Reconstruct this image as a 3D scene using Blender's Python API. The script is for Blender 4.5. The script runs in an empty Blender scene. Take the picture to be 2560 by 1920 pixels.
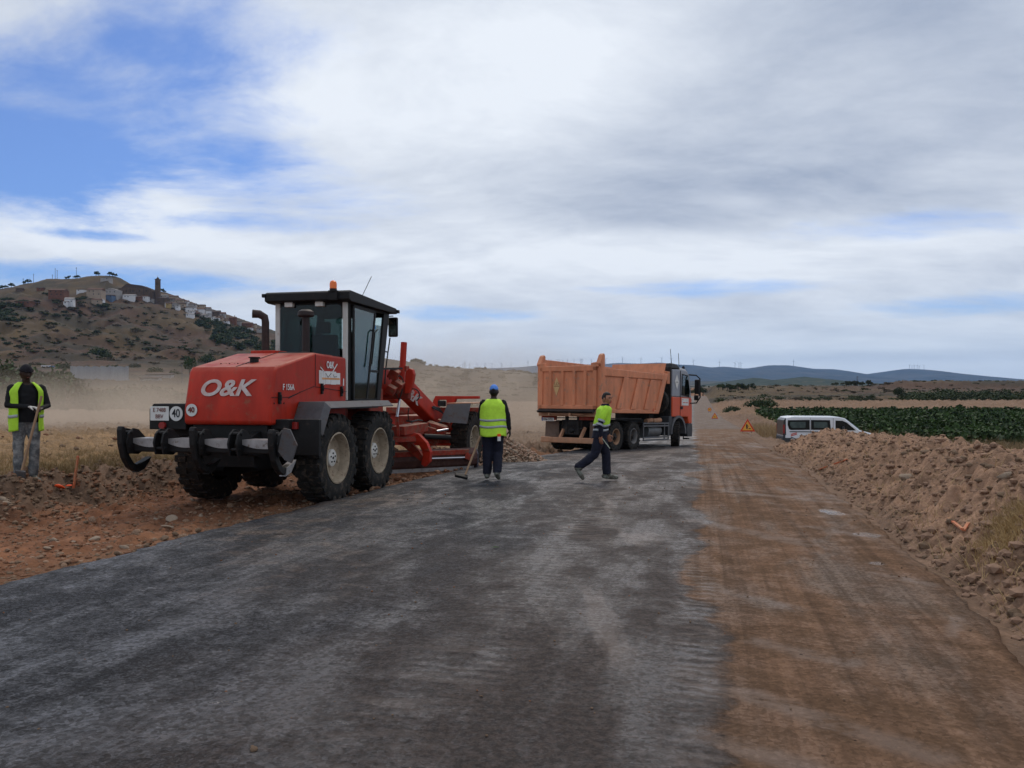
import bpy, bmesh, math, random
import numpy as np
from mathutils import Vector, Matrix, Euler
R_ = math.radians
sc = bpy.context.scene
col = sc.collection
rng = np.random.default_rng(7)
random.seed(7)
CAMZ = 1.6
FPX = 1971.0           # focal length in pixels of the 2560 wide photograph
HORY = 982.0

# ------------------------------------------------------------------ camera
cd = bpy.data.cameras.new('camera')
cam = bpy.data.objects.new('camera', cd); col.objects.link(cam)
cam.location = (0, 0, CAMZ)
cam.rotation_euler = (math.pi / 2, 0, 0)
cd.sensor_fit = 'HORIZONTAL'; cd.sensor_width = 36
cd.lens = 36 * FPX / 2560
cd.shift_y = (HORY - 960) / 2560.0
cd.clip_start = 0.1; cd.clip_end = 40000
sc.camera = cam
sc.view_settings.view_transform = 'Standard'
sc.view_settings.look = 'None'
sc.view_settings.exposure = 0.24
sc.view_settings.gamma = 1.0
sc.view_settings.use_curve_mapping = False
sc.render.engine = 'CYCLES'
sc.cycles.use_denoising = True
sc.cycles.volume_step_rate = 4.0
sc.cycles.volume_max_steps = 64
sc.cycles.max_bounces = 6
sc.cycles.transparent_max_bounces = 12
sc.cycles.volume_bounces = 1

SUN_EL, SUN_AZ = R_(52), R_(8)      # azimuth clockwise from +Y: the sun stands ahead, behind cloud

# ------------------------------------------------------------------ node helpers
class NT:
    def __init__(s, tree): s.t = tree; s.n = tree.nodes; s.l = tree.links
    def new(s, typ, **kw):
        n = s.n.new(typ)
        for k, v in kw.items():
            if k.startswith('_'): setattr(n, k[1:], v)
            else:
                key = k.replace('__', ' ')
                s.put(n.inputs[key], v)
        return n
    def put(s, sock, v):
        if isinstance(v, bpy.types.NodeSocket): s.l.new(v, sock)
        else: sock.default_value = v
    def math(s, op, a, b=0.0, c=None, clamp=False):
        n = s.n.new('ShaderNodeMath'); n.operation = op; n.use_clamp = clamp
        s.put(n.inputs[0], a); s.put(n.inputs[1], b)
        if c is not None: s.put(n.inputs[2], c)
        return n.outputs[0]
    def vmath(s, op, a, b=(0, 0, 0)):
        n = s.n.new('ShaderNodeVectorMath'); n.operation = op
        s.put(n.inputs[0], a)
        if op == 'SCALE': s.put(n.inputs['Scale'], b)
        elif op not in ('LENGTH', 'NORMALIZE'): s.put(n.inputs[1], b)
        return n.outputs['Value'] if op in ('LENGTH', 'DOT_PRODUCT', 'DISTANCE') else n.outputs[0]
    def mixc(s, f, a, b, blend='MIX'):
        n = s.n.new('ShaderNodeMix'); n.data_type = 'RGBA'; n.blend_type = blend
        s.put(n.inputs[0], f)
        s.put(n.inputs[6], a if isinstance(a, bpy.types.NodeSocket) else (*a, 1)[:4])
        s.put(n.inputs[7], b if isinstance(b, bpy.types.NodeSocket) else (*b, 1)[:4])
        return n.outputs[2]
    def rng(s, v, a, b, c=0.0, d=1.0, smooth=True):
        n = s.n.new('ShaderNodeMapRange'); n.interpolation_type = 'SMOOTHSTEP' if smooth else 'LINEAR'
        s.put(n.inputs[0], v); s.put(n.inputs[1], a); s.put(n.inputs[2], b)
        s.put(n.inputs[3], c); s.put(n.inputs[4], d)
        return n.outputs[0]
    def noise(s, vec, scale, detail=4, rough=.55, dist=0.0, out='Fac'):
        n = s.n.new('ShaderNodeTexNoise')
        s.put(n.inputs['Vector'], vec); s.put(n.inputs['Scale'], scale)
        n.inputs['Detail'].default_value = detail; n.inputs['Roughness'].default_value = rough
        n.inputs['Distortion'].default_value = dist
        return n.outputs[out]
    def mapping(s, vec, rot=(0, 0, 0), scale=(1, 1, 1), loc=(0, 0, 0)):
        n = s.n.new('ShaderNodeMapping')
        s.put(n.inputs['Vector'], vec)
        n.inputs['Rotation'].default_value = rot; n.inputs['Scale'].default_value = scale; n.inputs['Location'].default_value = loc
        return n.outputs[0]
    def comb(s, x, y, z):
        n = s.n.new('ShaderNodeCombineXYZ'); s.put(n.inputs[0], x); s.put(n.inputs[1], y); s.put(n.inputs[2], z); return n.outputs[0]

# ------------------------------------------------------------------ world: sky with a broken cloud layer
world = bpy.data.worlds.new('World'); sc.world = world; world.use_nodes = True
w = NT(world.node_tree); w.n.clear()
wo = w.new('ShaderNodeOutputWorld'); bg = w.new('ShaderNodeBackground'); bg.inputs['Strength'].default_value = 0.1
w.l.new(bg.outputs[0], wo.inputs[0])
sky = w.n.new('ShaderNodeTexSky'); sky.sky_type = 'NISHITA'; sky.sun_disc = False
sky.sun_elevation = SUN_EL; sky.sun_rotation = SUN_AZ; sky.air_density = 1.0; sky.dust_density = 0.6; sky.ozone_density = 1.6
tc = w.n.new('ShaderNodeTexCoord')
D = w.vmath('NORMALIZE', tc.outputs['Generated'])
sep = w.n.new('ShaderNodeSeparateXYZ'); w.l.new(D, sep.inputs[0])
dz = w.math('MAXIMUM', sep.outputs[2], 0.0)
den = w.math('ADD', dz, 0.19)
P = w.comb(w.math('DIVIDE', sep.outputs[0], den), w.math('DIVIDE', sep.outputs[1], den), 0.0)   # cloud layer seen in perspective
warp = w.noise(P, 0.55, 3, .5, out='Color')
Pw = w.vmath('ADD', P, w.vmath('SCALE', warp, 0.9))
dirn = lambda px, py: Vector(((px - 1280) / FPX, 1, (HORY - py) / FPX)).normalized()
edgen = w.noise(Pw, 1.5, 6, .62)
edge2 = w.noise(w.mapping(Pw, scale=(1.0, 1.7, 1), rot=(0, 0, .55)), 3.6, 8, .68)
def blob(px, py, rx, rz, soft=.6, tilt=0.0):
    c = dirn(px, py)
    v = w.vmath('SUBTRACT', D, tuple(c))
    v = w.mapping(v, rot=(0, tilt, 0), scale=(FPX / rx, FPX / (rx + rz) * 2 * .5, FPX / rz))
    ln = w.vmath('LENGTH', v)
    ln = w.math('ADD', ln, w.math('MULTIPLY', w.math('SUBTRACT', edgen, .5), 1.3))
    return w.rng(ln, 1.0 + soft, 1.0 - soft, 0, 1)
def addm(lst, amps):
    o = 0.0
    for b, a in zip(lst, amps): o = w.math('MULTIPLY_ADD', b, a, o)
    return o
blue = addm([blob(60, 250, 420, 150, .7, .15), blob(-150, 420, 300, 120), blob(500, 60, 280, 90, .7), blob(690, 480, 280, 80, .8, .35), blob(1150, 785, 190, 20, .8),
             blob(1800, 720, 330, 20, .8), blob(400, 702, 300, 30, .8), blob(2300, 560, 260, 36, .8), blob(80, 690, 330, 40, .6), blob(2450, 760, 240, 26, .8), blob(600, 560, 180, 22, .8, .1), blob(240, 590, 120, 10, .8)],
            [.66, .50, .38, .38, .46, .42, .38, .34, .38, .40, .34, .34])
cov = w.math('ADD', w.math('MULTIPLY', edge2, .62), w.math('MULTIPLY', edgen, .46))
cov = w.math('SUBTRACT', w.math('ADD', cov, .32), blue)
cloud = w.rng(cov, .10, .74)
grey = addm([blob(2200, 260, 900, 230, .8, -.1), blob(1500, 470, 420, 90, .8, .25), blob(2050, 500, 600, 80, .8), blob(2250, 890, 420, 12, .7), blob(2050, 790, 420, 36, .8), blob(1950, 60, 300, 120, .8)],
            [.42, .24, .10, .4, .16, .20])
bright = addm([blob(1200, 330, 330, 220, .8, -.3), blob(680, 230, 260, 110, .8), blob(200, 560, 420, 60, .8), blob(1500, 100, 300, 150, .8), blob(1750, 640, 700, 60, .8), blob(380, 420, 300, 60, .8, .2)],
              [.40, .26, .40, .30, .38, .26])
tex = w.noise(w.mapping(Pw, scale=(1.0, 1.6, 1), rot=(0, 0, .7)), 1.9, 8, .62)
g = w.math('ADD', w.math('SUBTRACT', grey, bright), w.math('ADD', w.math('MULTIPLY', w.math('SUBTRACT', tex, .5), 1.25), w.math('MULTIPLY', w.math('SUBTRACT', edge2, .5), .45)))
g = w.math('ADD', g, .33, clamp=True)
ccol = w.mixc(g, (7.3, 7.75, 8.4), (3.3, 3.85, 4.95))
hz = w.rng(dz, 0.0, .14, 1, 0)
ccol = w.mixc(w.math('MULTIPLY', hz, .7), ccol, (6.2, 7.1, 8.2))
deep = w.mixc(1.0, sky.outputs[0], (.38, .58, .96), 'MULTIPLY'); thin = w.mixc(.10, deep, (5, 5.6, 6.5))
final = w.mixc(cloud, thin, ccol)
w.l.new(final, bg.inputs['Color'])

sd = bpy.data.lights.new('sun', 'SUN'); sd.energy = 1.1; sd.angle = R_(16); sd.color = (1, .88, .74)
sun = bpy.data.objects.new('sun', sd); col.objects.link(sun)
sdir = Vector((math.sin(SUN_AZ) * math.cos(SUN_EL), math.cos(SUN_AZ) * math.cos(SUN_EL), math.sin(SUN_EL)))
sun.rotation_euler = sdir.to_track_quat('Z', 'Y').to_euler()

# ------------------------------------------------------------------ materials
def M(name, c, rough=.7, metal=0.0, var=.25, scale=5.0, dirt=None, damt=0.0, bump=0.0, bscale=40.0, streak=False, c2=None, dust=0.0):
    m = bpy.data.materials.new(name); m.use_nodes = True
    t = NT(m.node_tree); b = t.n['Principled BSDF']
    co = t.n.new('ShaderNodeTexCoord').outputs['Object']
    v = t.mapping(co, scale=(1, 1, .25)) if streak else co
    n = t.noise(v, scale, 6, .65)
    f = t.rng(n, .3, .72, 1 - var, 1 + var * .6, smooth=False)
    base = t.mixc(1.0, c, t.comb(f, f, f), 'MULTIPLY')
    if c2: base = t.mixc(t.rng(t.noise(v, scale * .6, 5, .7), .42, .6), base, c2)
    if dirt:
        dn = t.noise(co, scale * 1.7, 8, .72)
        df = t.rng(dn, .62 - damt * .4, .70)
        base = t.mixc(df, base, dirt)
        t.put(b.inputs['Roughness'], t.rng(df, 0, 1, rough, .9))
    else: b.inputs['Roughness'].default_value = rough
    if dust > 0:     # dust that has settled on faces turned up
        gn = t.n.new('ShaderNodeNewGeometry'); s3 = t.n.new('ShaderNodeSeparateXYZ'); t.l.new(gn.outputs['Normal'], s3.inputs[0])
        up = t.rng(s3.outputs[2], .3, .95, 0, dust)
        base = t.mixc(t.math('MULTIPLY', up, t.rng(n, .3, .6)), base, (.33, .24, .17))
    t.put(b.inputs['Base Color'], base); b.inputs['Metallic'].default_value = metal; b.inputs['Specular IOR Level'].default_value = .5 if rough < .35 else .28
    if bump:
        bn = t.new('ShaderNodeBump', Strength=.6, Distance=bump, Height=t.noise(co, bscale, 5, .6))
        t.l.new(bn.outputs[0], b.inputs['Normal'])
    return m
def glass(name, tint, alpha):
    m = bpy.data.materials.new(name); m.use_nodes = True
    t = NT(m.node_tree); t.n.remove(t.n['Principled BSDF'])
    tr = t.new('ShaderNodeBsdfTransparent', Color=(*tint, 1)); gl = t.new('ShaderNodeBsdfGlossy', Roughness=.04, Color=(.8, .85, .85, 1))
    fr = t.new('ShaderNodeFresnel', IOR=1.45)
    mx = t.n.new('ShaderNodeMixShader'); t.put(mx.inputs[0], t.math('MULTIPLY_ADD', fr.outputs[0], .9, alpha, clamp=True))
    t.l.new(tr.outputs[0], mx.inputs[1]); t.l.new(gl.outputs[0], mx.inputs[2])
    t.l.new(mx.outputs[0], t.n['Material Output'].inputs[0]); return m
def leafmat(name, c, c2, trans=.25, scale=.6):
    m = bpy.data.materials.new(name); m.use_nodes = True
    t = NT(m.node_tree); b = t.n['Principled BSDF']
    gp = t.n.new('ShaderNodeNewGeometry')
    oi = t.n.new('ShaderNodeObjectInfo')
    n = t.noise(gp.outputs['Position'], scale, 4, .6)
    f = t.math('ADD', t.rng(n, .35, .65, 0, .7), t.math('MULTIPLY', gp.outputs['Random Per Island'], .45), clamp=True)
    k = t.math('MULTIPLY_ADD', oi.outputs['Random'], .5, .75)
    t.put(b.inputs['Base Color'], t.mixc(1.0, t.mixc(f, c, c2), t.comb(k, k, k), 'MULTIPLY'))
    b.inputs['Roughness'].default_value = .7; b.inputs['Specular IOR Level'].default_value = .25
    return m
DUST = (.30, .21, .145)
red = M('grader_red_paint', (.42, .023, .008), .55, var=.30, scale=3.5, dirt=(.26, .075, .045), damt=.16, dust=.42, streak=True, bump=.0015)
redd = M('grader_red_dusty', (.27, .028, .014), .7, var=.4, scale=6, dirt=(.17, .09, .06), damt=.42, dust=.7)
blackm = M('black_machine_paint', (.009, .0085, .009), .6, var=.4, scale=6, dirt=(.045, .032, .026), damt=.14, bump=.002)
rubber = M('dusty_rubber', (.015, .0145, .014), .88, var=.3, scale=7, dirt=(.085, .064, .048), damt=.32, bump=.004, bscale=25)
rubber2 = M('tyre_mud', (.018, .014, .012), .9, var=.4, scale=9, dirt=(.10, .06, .038), damt=.28, bump=.004)
rimm = M('beige_rim', (.36, .29, .21), .7, var=.3, scale=6, dirt=(.16, .10, .065), damt=.3)
hubw = M('white_hub', (.62, .60, .56), .6, var=.2, scale=12, dirt=(.3, .22, .15), damt=.15)
greyfend = M('weathered_grey_steel', (.095, .092, .098), .55, metal=.2, var=.35, scale=4, dirt=(.10, .06, .045), damt=.25, c2=(.09, .085, .085))
bright_st = M('worn_bright_steel', (.36, .35, .35), .42, metal=.55, var=.3, scale=6, dirt=(.14, .09, .06), damt=.2)
chrome = M('chrome_rod', (.42, .42, .45), .32, metal=1.0, var=.05)
cabwhite = M('cab_offwhite', (.52, .50, .47), .5, var=.15, scale=3, dirt=(.3, .23, .17), damt=.08)
darkglass = glass('dark_tinted_glass', (.20, .27, .26), .0)
tealglass = glass('teal_glass', (.30, .56, .54), .07)
clearglass = glass('clear_glass', (.80, .88, .86), .04)
orangelamp = M('orange_lamp', (.85, .17, .02), .25, var=.1)
redlamp = M('red_lamp', (.25, .015, .012), .3, var=.1)
white = M('white_plate', (.62, .62, .60), .5, var=.08, scale=8, dirt=(.35, .3, .25), damt=.08)
inkk = M('black_ink', (.02, .02, .025), .6, var=.1)
inkr = M('dark_red_ink', (.16, .03, .02), .6, var=.2)
decal = M('pale_lettering', (.56, .50, .48), .6, var=.2, scale=14, c2=(.50, .36, .33))
decal2 = M('white_lettering', (.70, .68, .66), .6, var=.1)
seatm = M('cab_black_plastic', (.025, .027, .03), .6, var=.2)
hosem = M('black_hose', (.018, .018, .018), .5, var=.2, dirt=(.12, .08, .06), damt=.1)
torange = M('truck_orange_paint', (.60, .225, .115), .62, var=.3, scale=2.6, dirt=(.34, .20, .135), damt=.22, dust=.5, streak=True, bump=.006, bscale=4)
torange2 = M('truck_dusty_beige', (.42, .22, .13), .8, var=.25, scale=4, dirt=(.36, .25, .17), damt=.3)
tcabred = M('truck_cab_red', (.58, .085, .03), .35, var=.1, dust=.2)
tgrey = M('truck_cab_grey', (.25, .265, .30), .4, var=.1)
tdark = M('truck_chassis', (.02, .019, .019), .7, var=.4, scale=4, dirt=(.12, .08, .055), damt=.22)
tplast = M('dark_grey_plastic', (.045, .047, .052), .6, var=.2)
trail = M('grey_side_rail', (.11, .112, .12), .5, metal=.3, var=.2, dirt=(.12, .09, .07), damt=.15)
vanwhite = M('van_white_paint', (.68, .70, .74), .25, var=.04)
vanglass = glass('van_glass', (.16, .20, .22), .16)
signred = M('sign_red', (.55, .05, .02), .4, var=.12, scale=10)
signyel = M('sign_orange_yellow', (.72, .36, .06), .4, var=.1, scale=10)
hiviz = M('hiviz_yellow_cloth', (.42, .72, .045), .75, var=.14, scale=14, bump=.006, bscale=14)
hiviz2 = M('hiviz_lime_cloth', (.50, .80, .06), .75, var=.14, scale=14, bump=.006, bscale=14)
reflec = M('reflective_tape', (.36, .38, .40), .4, var=.15, scale=20)
navy = M('navy_cloth', (.012, .013, .026), .85, var=.35, scale=12, bump=.006, bscale=16)
blackc = M('black_cloth', (.010, .010, .012), .85, var=.3, scale=12, bump=.006, bscale=16)
jeans = M('washed_jeans', (.11, .115, .12), .85, var=.5, scale=9, c2=(.24, .24, .235), bump=.006, bscale=18)
skin_d = M('dark_skin', (.035, .018, .012), .5, var=.15)
skin_l = M('tan_skin', (.36, .16, .095), .5, var=.15, scale=10)
hairm = M('black_hair', (.012, .009, .008), .6, var=.3, bump=.003, bscale=60)
capblue = M('blue_cap_cloth', (.10, .25, .68), .75, var=.12, scale=20)
glove = M('pale_glove', (.52, .50, .47), .8, var=.15, scale=25)
shoe = M('dusty_shoe', (.09, .08, .065), .8, var=.3, scale=20, c2=(.20, .21, .18))
wood = M('pale_wood', (.34, .215, .13), .75, var=.25, scale=8, streak=True)
woodor = M('orange_sprayed_wood', (.62, .16, .07), .7, var=.25, scale=10, c2=(.42, .22, .12))
spray = M('orange_marker_paint', (.95, .10, .02), .6, var=.3, scale=16)
rockm = [M('rock_tan', (.28, .18, .12), .9, var=.3, scale=6, c2=(.16, .095, .058), bump=.01, bscale=18),
         M('rock_pale', (.28, .215, .16), .9, var=.25, scale=6, dirt=(.25, .15, .09), damt=.2, bump=.01, bscale=18),
         M('clod_brown', (.16, .105, .068), .95, var=.35, scale=7, bump=.015, bscale=14),
         M('clod_orange', (.18, .085, .046), .95, var=.35, scale=7, bump=.012, bscale=16),
         M('soil_clod', (.24, .148, .10), .95, var=.3, scale=7, bump=.015, bscale=14),
         M('rock_pink_tan', (.36, .23, .165), .9, var=.25, scale=6, bump=.01, bscale=18)]
strawm = leafmat('dry_straw', (.46, .32, .15), (.25, .17, .08))
dryg = leafmat('dry_tall_grass', (.34, .235, .12), (.17, .115, .06))
vinem = leafmat('vine_leaves', (.055, .105, .022), (.012, .028, .008))
leafd = leafmat('dark_scrub_leaves', (.022, .036, .014), (.045, .06, .022), scale=.2)
leafo = leafmat('olive_scrub_leaves', (.075, .08, .035), (.035, .042, .018), scale=.2)
leafb = leafmat('brown_scrub_twigs', (.10, .075, .045), (.055, .045, .03), scale=.2)
leafg = leafmat('green_tree_leaves', (.035, .075, .018), (.012, .03, .008))
barkm = M('bark', (.09, .07, .055), .9, var=.3)
turbm = M('turbine_grey', (.20, .21, .24), .6, var=.02)
pylonm = M('pylon_steel', (.13, .14, .16), .6, var=.1)

# ------------------------------------------------------------------ mesh helpers
class MB:
    def __init__(s): s.v = []; s.f = []; s.mi = []; s.m = 0
    def add(s, vs, fs):
        o = len(s.v); s.v += [tuple(v) for v in vs]; s.f += [tuple(i + o for i in f) for f in fs]; s.mi += [s.m] * len(fs); return s
    def box(s, c, d, rot=None):
        x, y, z = d[0] / 2, d[1] / 2, d[2] / 2
        vs = [Vector((a * x, b * y, e * z)) for a in (-1, 1) for b in (-1, 1) for e in (-1, 1)]
        if rot is not None:
            rm = Euler(rot).to_matrix(); vs = [rm @ v for v in vs]
        vs = [v + Vector(c) for v in vs]
        return s.add(vs, [(0, 1, 3, 2), (4, 6, 7, 5), (0, 4, 5, 1), (2, 3, 7, 6), (0, 2, 6, 4), (1, 5, 7, 3)])
    def bx(s, x0, x1, y0, y1, z0, z1): return s.box(((x0 + x1) / 2, (y0 + y1) / 2, (z0 + z1) / 2), (abs(x1 - x0), abs(y1 - y0), abs(z1 - z0)))
    def prism(s, poly, axis, a0, a1):       # poly in the two other axes, extruded along axis
        def P(u, v, a): return {'x': (a, u, v), 'y': (u, a, v), 'z': (u, v, a)}[axis]
        n = len(poly)
        vs = [P(u, v, a0) for u, v in poly] + [P(u, v, a1) for u, v in poly]
        fs = [tuple(range(n))[::-1], tuple(range(n, 2 * n))] + [(i, (i + 1) % n, n + (i + 1) % n, n + i) for i in range(n)]
        return s.add(vs, fs)
    def beam(s, p0, p1, wd, ht, up=(0, 0, 1)):
        p0, p1 = Vector(p0), Vector(p1); d = (p1 - p0).normalized(); r = d.cross(Vector(up)).normalized(); u = r.cross(d)
        vs = [p + r * a * wd / 2 + u * b * ht / 2 for p in (p0, p1) for a, b in ((-1, -1), (1, -1), (1, 1), (-1, 1))]
        return s.add(vs, [(0, 1, 2, 3), (7, 6, 5, 4), (0, 4, 5, 1), (1, 5, 6, 2), (2, 6, 7, 3), (3, 7, 4, 0)])
    def cyl(s, p0, p1, r0, r1=None, n=16, caps=True):
        if r1 is None: r1 = r0
        p0, p1 = Vector(p0), Vector(p1); d = (p1 - p0).normalized()
        a = d.orthogonal().normalized(); b = d.cross(a)
        vs = [p + (a * math.cos(t) + b * math.sin(t)) * r for p, r in ((p0, r0), (p1, r1)) for t in [2 * math.pi * i / n for i in range(n)]]
        fs = [(i, (i + 1) % n, n + (i + 1) % n, n + i) for i in range(n)]
        if caps: fs += [tuple(range(n))[::-1], tuple(range(n, 2 * n))]
        return s.add(vs, fs)
    def tube(s, pts, r, n=8):
        pts = [Vector(p) for p in pts]; rings = []
        rr = r if isinstance(r, (list, tuple)) else [r] * len(pts)
        ref = None
        for i, p in enumerate(pts):
            d = (pts[min(i + 1, len(pts) - 1)] - pts[max(i - 1, 0)]).normalized()
            if ref is None: ref = d.orthogonal().normalized()
            a = (ref - d * ref.dot(d)).normalized(); ref = a; b = d.cross(a)
            rings.append([p + (a * math.cos(2 * math.pi * k / n) + b * math.sin(2 * math.pi * k / n)) * rr[i] for k in range(n)])
        vs = [v for rg in rings for v in rg]; fs = []
        for i in range(len(pts) - 1):
            fs += [(i * n + k, i * n + (k + 1) % n, (i + 1) * n + (k + 1) % n, (i + 1) * n + k) for k in range(n)]
        fs += [tuple(range(n))[::-1], tuple(range((len(pts) - 1) * n, len(pts) * n))]
        return s.add(vs, fs)
    def lathe(s, prof, o, axis='x', n=32):      # prof: (radius, offset along axis)
        vs = []; m = len(prof)
        for k in range(n):
            t = 2 * math.pi * k / n; c, q = math.cos(t), math.sin(t)
            for r, a in prof:
                vs.append({'x': (o[0] + a, o[1] + r * c, o[2] + r * q), 'z': (o[0] + r * c, o[1] + r * q, o[2] + a), 'y': (o[0] + r * c, o[1] + a, o[2] + r * q)}[axis])
        fs = [(k * m + j, k * m + j + 1, ((k + 1) % n) * m + j + 1, ((k + 1) % n) * m + j) for k in range(n) for j in range(m - 1)]
        return s.add(vs, fs)
    def sph(s, c, r, nu=16, nv=10, f=None):
        if not isinstance(r, (tuple, list)): r = (r, r, r)
        vs = []
        for j in range(nv + 1):
            ph = math.pi * j / nv
            for i in range(nu):
                th = 2 * math.pi * i / nu
                d = Vector((math.sin(ph) * math.cos(th), math.sin(ph) * math.sin(th), math.cos(ph)))
                p = Vector((d.x * r[0], d.y * r[1], d.z * r[2]))
                if f: p = f(d, p)
                vs.append(p + Vector(c))
        fs = [(j * nu + i, (j + 1) * nu + i, (j + 1) * nu + (i + 1) % nu, j * nu + (i + 1) % nu) for j in range(nv) for i in range(nu)]
        return s.add(vs, fs)
    def build(s, name, mat, parent=None, smooth=False, bevel=0.0, loc=None, rot=None):
        me = bpy.data.meshes.new(name); me.from_pydata([tuple(v) for v in s.v], [], s.f)
        mats = mat if isinstance(mat, (list, tuple)) else [mat]
        for m_ in mats: me.materials.append(m_)
        if len(mats) > 1: me.polygons.foreach_set('material_index', s.mi)
        bm = bmesh.new(); bm.from_mesh(me); bmesh.ops.recalc_face_normals(bm, faces=bm.faces); bm.to_mesh(me); bm.free()
        if smooth:
            me.polygons.foreach_set('use_smooth', [True] * len(me.polygons)); me.set_sharp_from_angle(angle=R_(38))
        me.update()
        o = bpy.data.objects.new(name, me); col.objects.link(o)
        if parent: o.parent = parent
        if loc: o.location = loc
        if rot: o.rotation_euler = rot
        if bevel:
            b = o.modifiers.new('bevel', 'BEVEL'); b.width = bevel; b.segments = 2; b.limit_method = 'ANGLE'; b.angle_limit = R_(40)
        return o
def tag(o, label=None, cat=None, group=None, kind=None):
    if label: o['label'] = label
    if cat: o['category'] = cat
    if group: o['group'] = group
    if kind: o['kind'] = kind
    return o
def thing(name, label, cat, loc=(0, 0, 0), rz=0.0, group=None, rot=None):
    o = bpy.data.objects.new(name, None); col.objects.link(o); o.empty_display_size = .3
    o.location = loc; o.rotation_euler = rot if rot else (0, 0, rz)
    return tag(o, label, cat, group)
def copy_tree(o, parent=None):
    c = o.copy(); col.objects.link(c)
    if parent: c.parent = parent
    for ch in list(o.children): copy_tree(ch, c)
    return c
def text(body, size, mat, parent, loc, rot, name='lettering', shear=0, off=0.0, sx=1.0, align='CENTER'):
    cu = bpy.data.curves.new(name, 'FONT'); cu.body = body; cu.size = size; cu.extrude = .0015; cu.align_x = align; cu.align_y = 'CENTER'
    cu.shear = shear; cu.offset = off; cu.materials.append(mat)
    tmp = bpy.data.objects.new(name, cu); col.objects.link(tmp)
    me = bpy.data.meshes.new_from_object(tmp.evaluated_get(bpy.context.evaluated_depsgraph_get())); bpy.data.objects.remove(tmp)
    o = bpy.data.objects.new(name, me); col.objects.link(o); o.parent = parent; o.location = loc; o.rotation_euler = rot; o.scale = (sx, 1, 1)
    return o
def np_mesh(name, V, F, mats, mi=None, parent=None, smooth=False):
    me = bpy.data.meshes.new(name); V = np.asarray(V, np.float32); F = np.asarray(F, np.int32); k = F.shape[1]
    me.vertices.add(len(V)); me.vertices.foreach_set('co', V.ravel())
    me.loops.add(F.size); me.loops.foreach_set('vertex_index', F.ravel())
    me.polygons.add(len(F)); me.polygons.foreach_set('loop_start', np.arange(0, F.size, k, dtype=np.int32))
    for m_ in (mats if isinstance(mats, (list, tuple)) else [mats]): me.materials.append(m_)
    if mi is not None: me.polygons.foreach_set('material_index', np.asarray(mi, np.int32))
    me.polygons.foreach_set('use_smooth', np.full(len(F), smooth))
    me.update(calc_edges=True); me.validate()
    o = bpy.data.objects.new(name, me); col.objects.link(o)
    if parent: o.parent = parent
    return o

# ------------------------------------------------------------------ numeric noise
_perm = rng.permutation(4096).astype(np.int64); _val = rng.random(4096)
def vnoise(x, y, seed=0):
    xi = np.floor(x).astype(np.int64); yi = np.floor(y).astype(np.int64)
    fx = x - xi; fy = y - yi; fx = fx * fx * (3 - 2 * fx); fy = fy * fy * (3 - 2 * fy)
    def h(a, b): return _val[_perm[(_perm[(a + seed * 131) & 4095] + b) & 4095]]
    return (h(xi, yi) * (1 - fx) + h(xi + 1, yi) * fx) * (1 - fy) + (h(xi, yi + 1) * (1 - fx) + h(xi + 1, yi + 1) * fx) * fy
def fbm(x, y, sc_=1.0, oc=4, seed=0, gain=.5):
    s = 0; a = 1; t = 0
    for i in range(oc):
        s = s + a * (vnoise(x * sc_, y * sc_, seed + i * 7) - .5); t += a; a *= gain; sc_ *= 2.03
    return s / t * 2
def sst(a, b, x):
    t = np.clip((x - a) / (b - a), 0, 1); return t * t * (3 - 2 * t)
def prof(pts, n=6000, ymax=14000, sig=.06):
    ly = np.linspace(math.log(2), math.log(ymax), n); xs = np.array([p[0] for p in pts], float); zs = np.array([p[1] for p in pts], float)
    t = np.interp(np.exp(ly), xs, zs); k = int(n * sig / (ly[-1] - ly[0])) | 1
    ker = np.hanning(k + 2)[1:-1]; ker /= ker.sum(); t = np.convolve(np.pad(t, k // 2, 'edge'), ker, 'valid')
    return lambda y: np.interp(np.log(np.clip(y, 2.001, ymax)), ly, t)
rz_ = prof([(0, 0), (12, 0), (17, -.05), (22, -.20), (28, -.45), (33, -.62), (49, -.95), (70, -1.35), (105, -1.86), (150, -1.95), (220, -1.0), (300, .35), (340, .3), (500, -2), (14000, -2)], sig=.25)
fieldC = prof([(0, .2), (15, .2), (22, -.08), (28, -.35), (40, -.6), (70, -.9), (150, -1.3), (230, -1.0), (300, .3), (420, 3), (600, 7), (1500, 12), (2500, 24), (5000, 45), (14000, 90)], sig=.25)
fieldL = prof([(0, .25), (15, .27), (25, .12), (40, -.1), (70, -.45), (85, -.1), (110, 1.2), (150, 3.4), (200, 5.2), (300, 9), (420, 15), (1500, 40), (14000, 90)], sig=.2)
fieldR = prof([(0, -.1), (10, -.15), (20, -.45), (28, -.8), (36, -1.4), (45, -1.58), (60, -1.6), (115, -1.6), (135, -1.3), (200, -.5), (260, .2), (320, 2.2), (370, 4.8), (400, 5.0), (700, 3), (1000, 7), (1500, 12), (2500, 24), (5000, 45), (14000, 90)], sig=.1)
def Redge(y): return np.where(y < 60, 1.75 + .262 * y, 17.47 + .235 * (y - 60))
def Ledge(y): return np.where(y < 27, -6.3 + .30 * y, Redge(y) - 7.02)
SKY = [(-500, 790), (-200, 760), (0, 736), (31, 731), (54, 725), (88, 719), (115, 712), (136, 710), (176, 711), (217, 705), (251, 702), (285, 704), (300, 709), (320, 722), (388, 741), (416, 745), (470, 766), (533, 788), (587, 806), (652, 829), (700, 846), (800, 872), (900, 895), (1014, 913), (1043, 911), (1063, 920), (1127, 926), (1226, 930), (1289, 932), (1338, 937), (1450, 952), (1600, 968), (1750, 982), (3000, 982)]
_sx = np.array([(p[0] - 1280) / FPX * 1050 for p in SKY]); _sz = np.array([CAMZ + (HORY - p[1]) / FPX * 1050 for p in SKY])
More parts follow.
